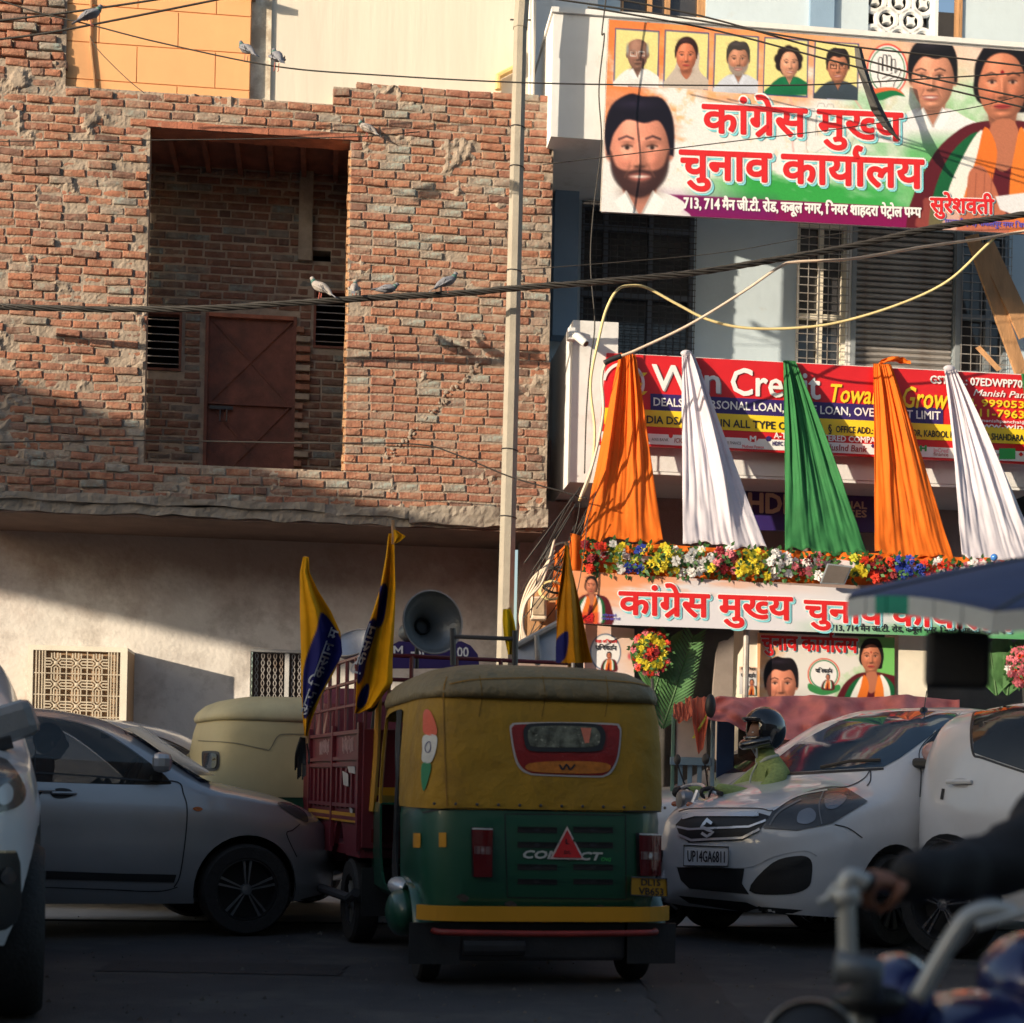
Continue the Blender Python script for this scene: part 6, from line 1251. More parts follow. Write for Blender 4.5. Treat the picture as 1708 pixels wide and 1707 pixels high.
# ---- white multi-seat car on the right, seen from its front corner ----
mWht = paint('white_paint_car', (.66, .665, .68), .24, .0, .8)
hx, hy = -.76, -.65; l_ = math.hypot(hx, hy); hx /= l_; hy /= l_
L2, W2 = 4.30, .865; wc = P(1474, 1497, 10.9); rw2 = .31; xf = L2 - .90
nv = Vector((-hy, hx, 0)); nv = nv if nv.y < 0 else -nv        # side facing the camera
o_ = Vector((wc.x, wc.y, 0)) - Vector((hx, hy, 0)) * xf - nv * (W2 - .10); F2 = frame_at(o_.x, o_.y, hx, hy, 0)
mpv = thing('family_car', 'white family car with chrome grille and headlight facing the camera', 'car', (L2 / 2, 0, 0), F2)
top = [(0, .8), (.05, 1.3), (.25, 1.6), (.8, 1.68), (1.8, 1.70), (2.3, 1.665), (2.65, 1.57), (3.0, 1.38), (3.3, 1.19), (3.42, 1.12), (3.7, 1.065), (3.95, 1.0), (4.1, .945), (4.2, .89), (4.27, .80), (4.3, .66)]
belt = [(0, .78), (.1, 1.1), (1.5, 1.03), (3.0, .96), (3.4, .93), (3.8, .82), (4.1, .70), (4.3, .48)]
sill = [(0, .45), (.2, .28), (.7, .22), (3.9, .20), (4.2, .22), (4.3, .36)]
lf = car_loft(L2, W2, top, belt, sill, plan_n=9, tum=.14, p_lo=1.75); sh = sh2 = Shell(lf, F2)
carbody(mpv, lf, F2, mWht, [(xf, .32, .37), (.72, .32, .37)], (), W2)
for sy in (-1, 1):
    for a in (xf, .72): wheel(mpv, (a, sy * (W2 - .10), rw2), rw2, .2, sy, 11, .66, style='swirl', rimmat=M('alloy_grey', (.12, .12, .125), .3, metal=.8))
part('floor_pan', G().box(.5, L2 - .5, -W2 + .2, W2 - .2, .22, .34), mTrim, mpv)
sh.patch('windscreen', [(1262, 1292), (1330, 1240), (1400, 1204), (1440, 1192), (1500, 1187), (1606, 1187), (1560, 1222), (1500, 1266), (1474, 1280), (1400, 1284)], M('windscreen_glass', (.04, .065, .10), .06, spec=.7, coat=0, bump=0, var=.1), mpv, off=.004, curve=False)
sh.groove('windscreen_edge', [(1258, 1294), (1350, 1290), (1474, 1283)], mTrim, mpv, 4, curve=False)
h1, n1_ = sh.hit(1370, 1284); h2, _ = sh.hit(1470, 1272); part('wiper', G().tube([h1 + n1_ * .02, (h1 + h2) / 2 + n1_ * .04, h2 + n1_ * .02], .012, 5), mTrim, mpv)
sh.patch('quarter_window', [(1594, 1196), (1580, 1228), (1556, 1254), (1538, 1262), (1540, 1244), (1566, 1218)], mGlass, mpv, curve=False)
sh.patch('headlight', [(1273, 1382), (1290, 1352), (1330, 1328), (1380, 1317), (1412, 1316), (1447, 1338), (1424, 1352), (1388, 1374), (1330, 1386)], mLamp, mpv, off=.008, curve=False, label='large swept back headlight')
sh.patch('lamp_reflector', [(1330, 1372), (1333, 1357), (1350, 1350), (1360, 1358), (1358, 1370), (1344, 1376)], mLampB, mpv, off=.012); sh.groove('lamp_trim', [(1284, 1378), (1300, 1356), (1336, 1336)], M('lamp_grey', (.2, .2, .21), .3), mpv, 3, off=.012); sh.groove('lamp_trim', [(1370, 1376), (1366, 1346), (1374, 1322)], M('lamp_grey', (.2, .2, .21), .3), mpv, 2, off=.012); sh.patch('lamp_reflector', [(1376, 1330), (1400, 1326), (1412, 1334), (1395, 1350), (1378, 1350)], M('lamp_dim', (.3, .3, .32), .15, metal=.7), mpv, off=.012)
sh.groove('lamp_strip', [(1290, 1354), (1330, 1330), (1380, 1320)], mChr, mpv, 2.5, off=.012)
sh.patch('grille', [(1128, 1376), (1146, 1358), (1262, 1356), (1284, 1362), (1266, 1388), (1238, 1402), (1150, 1406), (1134, 1392)], mTrim, mpv, off=.006, curve=False)
for pts, w in (([(1140, 1365), (1160, 1360), (1266, 1360)], 7), ([(1131, 1380), (1150, 1384), (1250, 1380), (1278, 1370)], 3.5), ([(1132, 1392), (1155, 1402), (1240, 1398), (1268, 1384)], 4)): sh.groove('grille_bar', pts, mChr, mpv, w, off=.014, curve=False)
sh.groove('emblem', [(1192, 1376), (1183, 1371), (1175, 1381), (1194, 1390), (1184, 1397), (1175, 1391)], mChr, mpv, 5, off=.03, curve=False)
h, n = sh.hit(1178, 1427)
def plate(sh, t_, q, s_, base, ink, x0, y0, x1, y1, hgt, bold, second=None, name='number_plate'):
    cs = [sh.hit(*p) for p in q]; nn = sum((c_[1] for c_ in cs), Vector()).normalized(); cen = sum((c_[0] for c_ in cs), Vector()) / 4; F = sh.F
    def onp(a, b, off):
        o, d = pxray(a, b, F); c_ = cen + nn * off; k = (c_ - o).dot(nn) / d.dot(nn); return o + d * k
    v = [onp(a, b, .03) for a, b in q]; v2 = [onp(a, b, .018) for a, b in q]; pr = part(name, G().hexa(v2 + v), base, t_); g = G()
    mp = lambda a, b, q_: onp(a, b, .032 + (0 - q_))
    text(g, s_, x0, y0, x1, y1, hgt, 0, bold, mapper=lambda a, b, q_: onp(a, b, .0325 - q_))
    if second: text(g, second[0], *second[1:6], 0, bold, mapper=lambda a, b, q_: onp(a, b, .0325 - q_))
    part('characters', g, ink, pr, kind='stuff')
    g = G(); vv = [onp(a, b, .034) for a, b in q]; g.tube(vv, .004, 4, closed=True); part('plate_edge', g, mTrim, pr); return pr
plate(sh, mpv, [(1140, 1444), (1214, 1445), (1215, 1413), (1141, 1410)], 'UP14GA6811', M('plate_white', (.72, .72, .75), .5, bump=0), mKv, 1146, 1437, 1211, 1439, 19, .35)
sh.patch('lower_grille', [(1130, 1447), (1242, 1449), (1238, 1474), (1250, 1492), (1150, 1482), (1136, 1468)], mTrim, mpv, curve=False); sh.patch('fog_lamp_recess', [(1250, 1486), (1288, 1440), (1330, 1428), (1352, 1434), (1354, 1460), (1346, 1482), (1310, 1492)], mTrim, mpv)
sh.patch('bumper_lip', [(1132, 1494), (1245, 1505), (1262, 1512), (1340, 1518), (1300, 1530), (1150, 1506)], mTrim, mpv, curve=False)
sh.groove('bonnet_seam', [(1132, 1354), (1160, 1349), (1262, 1349), (1290, 1352), (1330, 1328), (1380, 1314), (1412, 1313), (1440, 1300), (1452, 1284)], mTrim, mpv, 1.6); sh.groove('bumper_crease', [(1130, 1446), (1140, 1447), (1244, 1448), (1290, 1430), (1340, 1420), (1362, 1428)], M('white_shade', (.45, .45, .47), .3), mpv, 2); sh.groove('bonnet_seam', [(1452, 1284), (1452, 1302), (1446, 1312)], mTrim, mpv, 2); sh.groove('bumper_seam', [(1392, 1376), (1415, 1382), (1438, 1398)], mTrim, mpv, 2)
sh.groove('window_seal', [(1600, 1190), (1560, 1222), (1534, 1252), (1536, 1290), (1534, 1330)], mTrim, mpv, 1.8)
h, n = sh.hit(1536, 1280); mm_ = pxray(1552, 1278, F2); part('mirror_foot', G().obox(h + n * .05, (.1, .16, .07)), mTrim, mpv, bev=.02); part('door_mirror', G().ell(h + n * .17 + Vector((0, 0, .01)), (.06, .11, .075), 14, 10), M('mirror_red_reflection', (.42, .25, .24), .15, coat=1), mpv, smooth=True)  # the reddish reflection is put into the mirror's own colour
h, n = sh.hit(1541, 1186); part('aerial_base', G().ell(h, (.04, .025, .03), 10, 6), mTrim, mpv, smooth=True); part('aerial', G().tube([h, h + Vector((-.03, 0, .15))], .004, 5), mTrim, mpv)
# ---- white crossover at the right edge, seen from the rear quarter, heading right ----
hx, hy = .62, -.785; L3, W3 = 4.0, .88; rw3 = .33; wc = P(1585, 1503, 10.3); xr3 = .62
nv = Vector((hy, -hx, 0)); nv = Vector((-.785, -.62, 0)); o_ = Vector((wc.x, wc.y, 0)) - Vector((hx, hy, 0)) * xr3 - nv * (W3 - .10); F3 = frame_at(o_.x, o_.y, hx, hy, 0)
sd3 = 1 if (F3.inverted().to_3x3() @ nv).y > 0 else -1
cr = thing('crossover_car', 'white crossover with black wheel arch cladding cut by the right edge', 'car', (L3 / 2, 0, 0), F3)
top = [(0, .95), (.03, 1.2), (.12, 1.42), (.3, 1.58), (.8, 1.64), (1.8, 1.65), (2.4, 1.58), (2.9, 1.3), (3.1, 1.13), (3.7, 1.0), (3.95, .8), (4, .6)]
belt = [(0, .92), (.1, 1.08), (1.0, 1.06), (2.9, .98), (3.5, .92), (4, .58)]; sill = [(0, .55), (.15, .36), (.5, .26), (3.6, .24), (4, .4)]
lf = car_loft(L3, W3, top, belt, sill, plan_n=5, tum=.15); sh = Shell(lf, F3); carbody(cr, lf, F3, mWht, [(xr3, .34, .40), (L3 - .8, .34, .40)], (), W3)
for sy in (-1, 1):
    for a in (xr3, L3 - .8): wheel(cr, (a, sy * (W3 - .10), rw3), rw3, .2, sy, 5, .7, rimmat=M('alloy_bright', (.5, .5, .55), .2, metal=.9))
part('floor_pan', G().box(.5, L3 - .5, -W3 + .2, W3 - .2, .26, .4), mTrim, cr)
g = G(); ap = [(xr3 + .44 * math.cos(t), .34 + .44 * math.sin(t)) for t in [R(a) for a in range(-10, 191, 10)]]; ip = [(xr3 + .39 * math.cos(t), .34 + .39 * math.sin(t)) for t in [R(a) for a in range(190, -11, -10)]]
sl_ = G().slab(ap + ip, [], 0, .01);
for v in sl_.v: h = sh.bvh.ray_cast(Vector((v.x, sd3 * 2, v.z)), Vector((0, -sd3, 0))); v.y = (h[0].y if h[0] else sd3 * W3 * .93) + sd3 * (.012 + v.y)
part('arch_cladding', sl_, mTrim, cr)
sh.patch('side_window', [(1626, 1190), (1640, 1178), (1680, 1172), (1740, 1170), (1740, 1290), (1708, 1285), (1640, 1262), (1625, 1256), (1622, 1220)], mGlass, cr, curve=False)
sh.groove('window_seal', [(1740, 1168), (1680, 1170), (1640, 1176), (1625, 1190), (1620, 1220), (1624, 1258), (1640, 1265), (1708, 1288), (1740, 1294)], mTrim, cr, 4)
h, n = sh.hit(1604, 1306); part('door_handle', G().obox(h + n * .025, (.2, .025, .03)), mWht, cr, bev=.01); sh.patch('handle_recess', [(1588, 1302), (1605, 1298), (1616, 1304), (1612, 1314), (1592, 1312)], M('white_shade', (.45, .45, .47), .3), cr, off=.003)
sh.groove('side_marker', [(1574, 1316), (1571, 1334)], mTrim, cr, 5)
sh.groove('roof_rail', [(1652, 1146), (1690, 1138), (1740, 1132)], mTrim, cr, 7, off=.03)
# ---- white car waiting behind the grey hatchback, and another behind the rider ----
def far_car(lab, wx, Y, head_, L=3.9, mat=mWht, H=1.5, tint=None):
    p = P(wx[0], wx[1], Y); F = frame_at(p.x, Y, *head_); t_ = thing('parked_car', lab, 'car', (L / 2, 0, 0), F); k = H / 1.5
    top = [(0, .75), (.05, 1.1), (.3, 1.38 * k), (.8, 1.48 * k), (1.7, 1.5 * k), (2.1, 1.42 * k), (2.75, 1.08), (3.4, .97), (3.75, .8), (L, .5)]; belt = [(0, .7), (.3, 1.0), (2.8, .95), (3.4, .86), (L, .48)]; sill = [(0, .4), (.3, .25), (3.5, .22), (L, .36)]
    lf = car_loft(L, .85, top, belt, sill, nst=50, nsec=10); carbody(t_, lf, F, mat, [(L - .8, .3, .35), (.6, .3, .35)], (), .85); s_ = Shell(lf, F)
    for sy in (-1, 1):
        for a in (L - .8, .6): wheel(t_, (a, sy * .75, .3), .3, .18, sy)
    return t_, s_
fc, s4 = far_car('white car behind the grey hatchback, only its roof and windscreen showing', (-120, 1300), 13.6, (.98, -.2), H=1.50)
s4.patch('side_window', [(215, 1238), (226, 1228), (262, 1232), (300, 1248), (330, 1262), (326, 1280), (320, 1292), (250, 1262)], mSee if False else M('pale_glass', (.10, .12, .13), .05, spec=1, coat=1, bump=0), fc, curve=False)
s4.groove('window_seal', [(225, 1226), (262, 1230), (305, 1248), (332, 1266)], mTrim, fc, 2.5)
fd, s5 = far_car('white car between the rider and the pink sheet with a short aerial', (1640, 1300), 14.6, (-.97, -.24), H=1.56)
s5.patch('windscreen', [(1172, 1282), (1215, 1262), (1262, 1250), (1300, 1246), (1310, 1262), (1290, 1284), (1200, 1292)], M('brown_glass', (.10, .06, .05), .05, spec=1, coat=1, bump=0), fd, curve=False)
h, n = s5.hit(1344, 1222); part('aerial', G().tube([P(1344, 1222, 13.2), P(1316, 1192, 13.2)] if False else [h, h + Vector((.16, 0, .2))], .006, 5), mTrim, fd)
# ---- white off-roader at the left edge, coming towards the camera ----
hx, hy = .30, -.954; L6, W6 = 4.4, .92; p = P(-95, 1400, 6.0); F6 = frame_at(p.x, 6.1 + 4.35, hx, hy)
p0 = P(66, 1450, 6.5); o_ = Vector((p0.x, p0.y, 0)) - Vector((hx, hy, 0)) * (L6 - .35) - Vector((.954, .30, 0)) * (W6 - .02); F6 = frame_at(o_.x, o_.y, hx, hy)
lv = thing('off_road_car', 'white car nosing in at the left edge with fog lamp and mirror showing', 'car', (L6 / 2, 0, 0), F6)
top = [(0, .9), (.05, 1.4), (.3, 1.7), (2.2, 1.78), (2.8, 1.55), (3.2, 1.22), (3.5, 1.14), (4.1, 1.09), (4.3, 1.0), (4.38, .8), (4.4, .6)]; belt = [(0, .88), (.1, 1.15), (3.2, 1.08), (4.0, 1.02), (4.3, .9), (4.4, .58)]; sill = [(0, .5), (.2, .32), (3.7, .3), (4.25, .36), (4.4, .46)]
lf = car_loft(L6, W6, top, belt, sill, plan_n=8, tum=.12); sh = Shell(lf, F6); carbody(lv, lf, F6, mWht, [(L6 - .85, .38, .44), (.8, .38, .44)], (), W6)
for sy in (-1, 1):
    for a in (L6 - .85, .8): wheel(lv, (a, sy * (W6 - .11), .37), .37, .24, sy)
part('floor_pan', G().box(.5, L6 - .5, -W6 + .25, W6 - .25, .34, .5), mTrim, lv)
sh.patch('headlight', [(-30, 1272), (4, 1268), (20, 1282), (34, 1304), (40, 1322), (34, 1340), (12, 1352), (-30, 1352)], mLamp, lv, grid=6, off=.01); sh.patch('lamp_reflector', [(-8, 1318), (6, 1308), (16, 1318), (14, 1336), (0, 1344), (-10, 1336)], mLampB, lv, grid=5, off=.016)
sh.patch('fog_lamp_housing', [(-40, 1421), (26, 1421), (32, 1440), (34, 1510), (26, 1538), (8, 1550), (-40, 1556)], mTrim, lv, grid=8, off=.006, curve=False); sh.groove('chrome_edge', [(-40, 1421), (22, 1421)], M('ochre_metal', (.5, .4, .28), .3, metal=.8), lv, 4, off=.012, curve=False)
sh.patch('fog_lamp', [(-4, 1462), (4, 1448), (14, 1448), (22, 1462), (14, 1474), (2, 1474)], mLamp, lv, off=.014, grid=4)
c = P(20, 1205, 7.2); c = F6.inverted() @ c; part('door_mirror', G().obox(c, (.11, .22, .17), Matrix.Rotation(.35, 3, 'X')), M('mirror_case', (.22, .22, .22), .35, coat=.5), lv, bev=.045); part('mirror_foot', G().tube([c + Vector((.02, 0, -.08)), c + Vector((.02, -.2 if c.y > 0 else .2, -.14))], .04, 8), mTrim, lv)
# ================= three wheelers =================
mGreenP = paint('green_paint', (.010, .075, .042), .35, 0, .6); mMust = M('mustard_canvas', (.35, .195, .012), .75, var=.12, scale=3, bump=.45, bscale=6, dirt=((.16, .09, .02), 2.5, .52, .5))
mRoofK = M('khaki_canvas', (.20, .155, .08), .6, var=.15, scale=3, bump=.25, bscale=10); mYelP = paint('yellow_paint', (.55, .26, .01), .4, 0, .3)
for m_ in (mMust, mRoofK):
    for n_ in m_.node_tree.nodes:
        if n_.type == 'BUMP': n_.inputs['Distance'].default_value = .05; n_.inputs['Strength'].default_value = .6
def contour_loft(levels, n=72, p=5, cap=True):
    "levels: (z, x0, x1, halfwidth[, exponent])"
    g = G()
    for L_ in levels:
        z, x0, x1, b = L_[:4]; pp = L_[4] if len(L_) > 4 else p
        for j in range(n):
            a = 2 * math.pi * j / n; ca, sa = math.cos(a), math.sin(a); g.v.append(Vector(((x0 + x1) / 2 + (x1 - x0) / 2 * math.copysign(abs(ca) ** (2 / pp), ca), b * math.copysign(abs(sa) ** (2 / pp), sa), z)))
    m = len(levels); g.f = [(i * n + j, i * n + (j + 1) % n, (i + 1) * n + (j + 1) % n, (i + 1) * n + j) for i in range(m - 1) for j in range(n)]
    if cap: g.f += [tuple(range(n))[::-1], tuple(range((m - 1) * n, m * n))]
    g.mi = [0] * len(g.f); return g
def gl(*gs):
    o = G()
    for g in gs: o.add(g.v, g.f)
    return o
def auto(F, lab, hood, roof, body, detail=True, name='auto_rickshaw'):
    t = thing(name, lab, 'auto rickshaw', (1.2, 0, 0), F)
    low = contour_loft([(.36, .05, 2.45, .60), (.40, .02, 2.5, .64), (.6, .0, 2.5, .655), (.85, 0, 2.42, .66), (.91, .01, 2.38, .655)], p=7)
    up = contour_loft([(.905, .0, 2.0, .665, 7), (.95, .0, 2.0, .668, 7), (1.2, .02, 1.95, .662, 7), (1.38, .05, 1.9, .65, 7), (1.50, .08, 1.88, .635, 6), (1.535, .10, 1.87, .62, 6)], cap=False)
    rf_ = contour_loft([(1.47, .055, 1.93, .65, 6), (1.50, .045, 1.96, .655, 6), (1.55, .07, 1.97, .64, 6), (1.60, .12, 1.96, .60, 5), (1.635, .20, 1.93, .54, 5), (1.66, .33, 1.85, .44, 4), (1.672, .55, 1.7, .28, 3), (1.675, .9, 1.4, .1, 2)])
    shl = Shell(gl(low, up, rf_), F)
    ol = part('body', low, body, t); ou = part('hood', up, hood, t); orf = part('roof', rf_, roof, t, smooth=True)
    cut = lambda: cutter(G().slab(sm2([(.80, .50), (.80, 1.2), (.82, 1.40), (1.0, 1.44), (1.5, 1.42), (1.62, 1.3), (1.62, .50), (1.2, .46)], 4), [], -1, 1), F); cut2 = lambda: cutter(G().slab([(1.72, .95), (1.72, 1.4), (2.1, 1.4), (2.6, .95)], [], -1, 1), F)
    ou.modifiers.new('s', 'SOLIDIFY').thickness = .015; ol.modifiers.new('s', 'SOLIDIFY').thickness = .015
    bpy.context.view_layer.update(); boolcut(ou, [cut(), cut2()]); boolcut(ol, [cut()])
    for o in (ol, ou): o.data.polygons.foreach_set('use_smooth', [True] * len(o.data.polygons)); o.data.set_sharp_from_angle(angle=R(35))
    part('seat', G().box(.25, .75, -.55, .55, .45, .72).box(.2, .36, -.55, .55, .72, 1.12), M('rexine', (.03, .03, .035), .5), t, bev=.04); part('driver_seat', G().box(1.35, 1.7, -.3, .3, .45, .7), cabm, t, bev=.04)
    part('floor', G().box(.1, 2.3, -.58, .58, .36, .40), mTrim, t)
    for sy in (-1, 1):
        part('side_curtain', G().grid(lambda u, v: (.80 + .12 * u + .02 * math.sin(v * 9), sy * (.665 + .012 * math.sin(u * 14 + v * 4)), .5 + .93 * v), 10, 14), mTrim, t, smooth=True)
        wheel(t, (.42, sy * .56, .225), .225, .11, sy, 4, .5)
        part('mudguard', G().grid(lambda u, v: (.42 + .27 * math.cos(math.pi * u), sy * (.48 + .19 * v), .225 + .30 * math.sin(math.pi * u) * .95), 14, 4), body, t, smooth=True, sol=.006)
        part('mud_flap', G().box(.08, .09, sy * .57 - .13, sy * .57 + .13, .12, .33), mBlack, t)
    wheel(t, (2.25, 0, .225), .225, .11, 1, 4, .5)
    part('rear_axle', G().tube([(.42, -.5, .225), (.42, .5, .225)], .035, 8), mIron, t); part('engine', G().box(.15, .6, -.25, .25, .18, .36), mIron, t, bev=.03); part('under_shield', G().box(.12, .7, -.44, .44, .13, .34), mIron, t, bev=.02); part('silencer', G().tube([(.12, .1, .2), (.12, .42, .2)], .045, 10), mIron, t)
    return t, shl
hx, hy = -math.sin(R(12)), math.cos(R(12)); c_ = P(918, 1400, 8.2)
F7 = frame_at(c_.x, 8.2, hx, hy); au, sh = auto(F7, 'green and mustard auto rickshaw seen from behind in the middle of the road', mMust, mRoofK, mGreenP); sh.dist = 8
for q_ in ((770, 1500), (850, 1512), (1000, 1518), (1095, 1500)): sh.patch('grime_spot', [(q_[0] - 9, q_[1] - 4), (q_[0] + 2, q_[1] - 9), (q_[0] + 12, q_[1] - 2), (q_[0] + 5, q_[1] + 5)], M('grime', (.05, .045, .04), .9), au, off=.002)
part('bumper', G().grid(lambda u, v: (-.03 + .12 * (2 * u - 1) ** 8, (2 * u - 1) * .665, .345 + .075 * v), 30, 2), mYelP, au, sol=.02)
part('crash_bar', G().tube(sm([(.06, -.58, .29), (-.04, -.5, .29), (-.05, 0, .285), (-.04, .5, .29), (.06, .58, .29)], 5), .017, 8), M('red_tube', (.22, .02, .015), .5, var=.3), au, smooth=True)
for i in range(12): z = .93; y = -.6 + 1.2 * i / 11; part('rivet', G().ell((-.004, y, .93), (.006, .008, .008), 8, 5), mIron, au)
mRedS = M('red_sticker', (.25, .012, .012), .35, var=.2, scale=9, dirt=((.35, .3, .28), 9, .62, .8))
sh.patch('sticker_border', [(850, 1218), (853, 1209), (864, 1206), (940, 1205), (1022, 1207), (1033, 1211), (1036, 1222), (1032, 1262), (1022, 1286), (1010, 1295), (990, 1297), (900, 1294), (880, 1291), (866, 1282), (857, 1262)], M('white_border', (.5, .46, .45), .5), au, off=.004, grid=8)
sh.patch('window_sticker', [(853, 1220), (856, 1212), (866, 1209), (940, 1208), (1020, 1210), (1030, 1214), (1033, 1224), (1029, 1261), (1019, 1283), (1008, 1292), (990, 1294), (900, 1291), (882, 1288), (869, 1279), (860, 1260)], mRedS, au, off=.007, grid=8)
sh.patch('sticker_base', [(882, 1274), (945, 1270), (1012, 1274), (1002, 1290), (890, 1288)], M('orange_sticker', (.5, .16, .02), .4, var=.3, scale=20), au, off=.010)
sh.patch('rear_window_seal', [(872, 1224), (875, 1213), (886, 1208), (940, 1207), (992, 1209), (1004, 1215), (1009, 1228), (1006, 1244), (996, 1254), (940, 1255), (888, 1254), (876, 1247)], mTrim, au, off=.014)
mWnd = M('sparkle_glass', (.12, .13, .10), .12, spec=.8, var=.9, scale=16, bump=.1, dirt=((.8, .78, .6), 45, .60, 1))  # bright specks in the colour stand for light sparkling through the pane
sh.patch('rear_window', [(879, 1226), (882, 1217), (892, 1213), (940, 1212), (986, 1214), (996, 1219), (1000, 1229), (998, 1240), (988, 1247), (940, 1248), (892, 1247), (882, 1241)], mWnd, au, off=.016)
sh.patch('hanging_tag', [(967, 1215), (985, 1216), (981, 1240), (974, 1241)], M('coral_tag', (.7, .2, .12), .6), au, off=.018, curve=False)
sh.groove('window_ornament', [(932, 1276), (938, 1284), (944, 1276), (950, 1284), (958, 1276)], mKv, au, 3, off=.013)
for (a, b, c2, d_) in ((787, 1383, 820, 1462), (1061, 1392, 1094, 1460)):
    sh.patch('tail_lamp_base', [(a - 2, b - 3), (c2 + 2, b - 2), (c2 + 1, d_ + 2), (a, d_ + 1)], mTrim, au, off=.008, curve=False); sh.patch('tail_lamp', [(a, b), (c2, b + 1), (c2 - 1, d_), (a + 2, d_ - 1)], mRedL, au, off=.03, curve=False)
    sh.patch('reverse_lens', [(a + 3, b + 28), (c2 - 3, b + 29), (c2 - 3, b + 42), (a + 3, b + 41)], M('smoky_lens', (.2, .12, .12), .15, coat=1), au, off=.034, curve=False)
    for q in range(4): xx = a + 5 + q * (c2 - a - 10) / 3; sh.groove('lens_rib', [(xx, b + 3), (xx + .5, d_ - 3)], mRedL, au, 1.2, off=.036, curve=False)
    sh.groove('chrome_edge', [(a, b - 1), (c2, b)], mChr, au, 2.5, off=.033, curve=False)
sh.groove('engine_panel', [(842, 1358), (1043, 1360), (1044, 1500), (846, 1497)], mTrim, au, 1.6, off=.003, curve=False, closed=True) if False else sh.groove('panel_seam', [(842, 1358), (1043, 1360), (1044, 1500), (846, 1497), (842, 1358)], mTrim, au, 1.6, off=.003, curve=False)
for y_ in (1378, 1403, 1440, 1464):
    for x0_, x1_ in ((863, 929), (956, 1022)):
        sh.patch('louvre_slot', [(x0_, y_), (x1_, y_ + 1), (x1_, y_ + 12), (x0_, y_ + 11)], mTrim, au, off=.004, curve=False); sh.groove('louvre', [(x0_ - 2, y_ - 1), (x1_ + 2, y_)], mGreenP, au, 4, off=.022, curve=False)
def facetext(sh, parent, s_, x0, y0, x1, y1, h, mat, off=.008, bold=.5, shear=0, name='lettering'):
    hs = {}
    def mp(a, b, q):
        hh, n = sh.hit(a, b); return hh + n * (off - q)
    g = G(); sh.hit(x0, y0); text(g, s_, x0, y0, x1, y1, h, 0, bold, mapper=mp, shear=shear); return part(name, g, mat, parent, kind='stuff')
facetext(sh, au, 'COMPACT', 869, 1431, 1000, 1435, 13, M('sticker_white', (.5, .52, .5), .5), bold=.9, shear=.25); facetext(sh, au, 'CNG', 1001, 1436, 1018, 1437, 6, mGr, bold=.2, shear=.25)
sh.patch('warning_triangle', [(945, 1378), (974, 1434), (916, 1433)], M('triangle_border', (.6, .5, .48), .4), au, off=.012, curve=False); sh.patch('warning_triangle', [(945, 1384), (969, 1431), (921, 1430)], M('triangle_red', (.55, .03, .035), .3), au, off=.016, curve=False)
facetext(sh, au, 'L', 941, 1408, 948, 1408, 9, mKv, .019, .3); facetext(sh, au, 'DL', 939, 1424, 951, 1424, 5, mKv, .019, .2)
plate(sh, au, [(1052, 1493), (1113, 1496), (1112, 1466), (1053, 1463)], 'DL1S', mYelP, mKv, 1069, 1477, 1102, 1478, 11, .3, second=('VB653', 1066, 1492, 1108, 1494, 12))
sh.patch('side_flag_sticker', [(709, 1186), (718, 1186), (727, 1205), (729, 1226), (709, 1224), (707, 1205)], M('flag_red', (.6, .08, .03), .5), au, off=.006); sh.patch('side_flag_sticker', [(708, 1228), (729, 1228), (728, 1252), (720, 1272), (706, 1270), (706, 1250)], M('flag_white', (.55, .55, .52), .5), au, off=.006); sh.patch('side_flag_sticker', [(706, 1274), (720, 1275), (716, 1300), (708, 1320), (704, 1300)], M('flag_green', (.02, .2, .08), .5), au, off=.006)
sh.groove('flag_wheel', [(714, 1240), (719, 1238), (720, 1250), (715, 1256), (711, 1248), (714, 1240)], mNavy, au, 1.2, off=.009)
for x0_, y0_ in ((691, 1390), (733, 1389)): sh.patch('yellow_sticker', [(x0_, y0_), (x0_ + 12, y0_), (x0_ + 12, y0_ + 24), (x0_, y0_ + 24)], mYelP, au, off=.006, curve=False)
sh.groove('hood_piping', [(706, 1356), (760, 1349), (900, 1352), (1116, 1354)], mTrim, au, 2.5, off=.006)
for q_ in (800, 905, 1010): sh.groove('canvas_crease', [(q_, 1128), (q_ + 4, 1160), (q_ - 1, 1196)], M('crease', (.20, .11, .01), .8), au, 1.5, off=.002)
sh.groove('hood_seam', [(750, 1142), (800, 1134), (920, 1132), (1040, 1138), (1085, 1146)], M('seam_thread', (.25, .13, .02), .8), au, 2, off=.004)
sh.groove('hood_seam', [(746, 1130), (740, 1160), (742, 1250), (746, 1345)], M('seam_thread', (.25, .13, .02), .8), au, 2, off=.004)
part('chrome_fender_cap', G().ell((.75, .66, .47), (.2, .06, .05), 14, 8), mChr, au, smooth=True); part('fender_lobe', G().ell((.62, .66, .34), (.2, .09, .13), 16, 10), mGreenP, au, smooth=True)
hx, hy = .93, .37; c_ = P(330, 1400, 12.3); F8 = frame_at(c_.x - .05, c_.y + .1, hx, hy); mCr = M('cream_canvas', (.56, .47, .25), .55, var=.08, scale=3, bump=.3, bscale=7)
a2, s8 = auto(F8, 'cream canvas covered auto rickshaw behind the grey hatchback bonnet', mCr, M('cream_canvas_roof', (.60, .52, .30), .5, bump=.3, bscale=7), mGreenP); s8.dist = 12.5
s8.patch('rear_window_seal', [(338, 1256), (345, 1253), (364, 1254), (367, 1262), (366, 1280), (358, 1286), (342, 1285), (338, 1276)], mTrim, a2, off=.006, grid=6); s8.patch('rear_window', [(342, 1260), (347, 1257), (361, 1258), (363, 1264), (362, 1278), (356, 1282), (345, 1281), (342, 1275)], mGlass, a2, off=.012, grid=6)
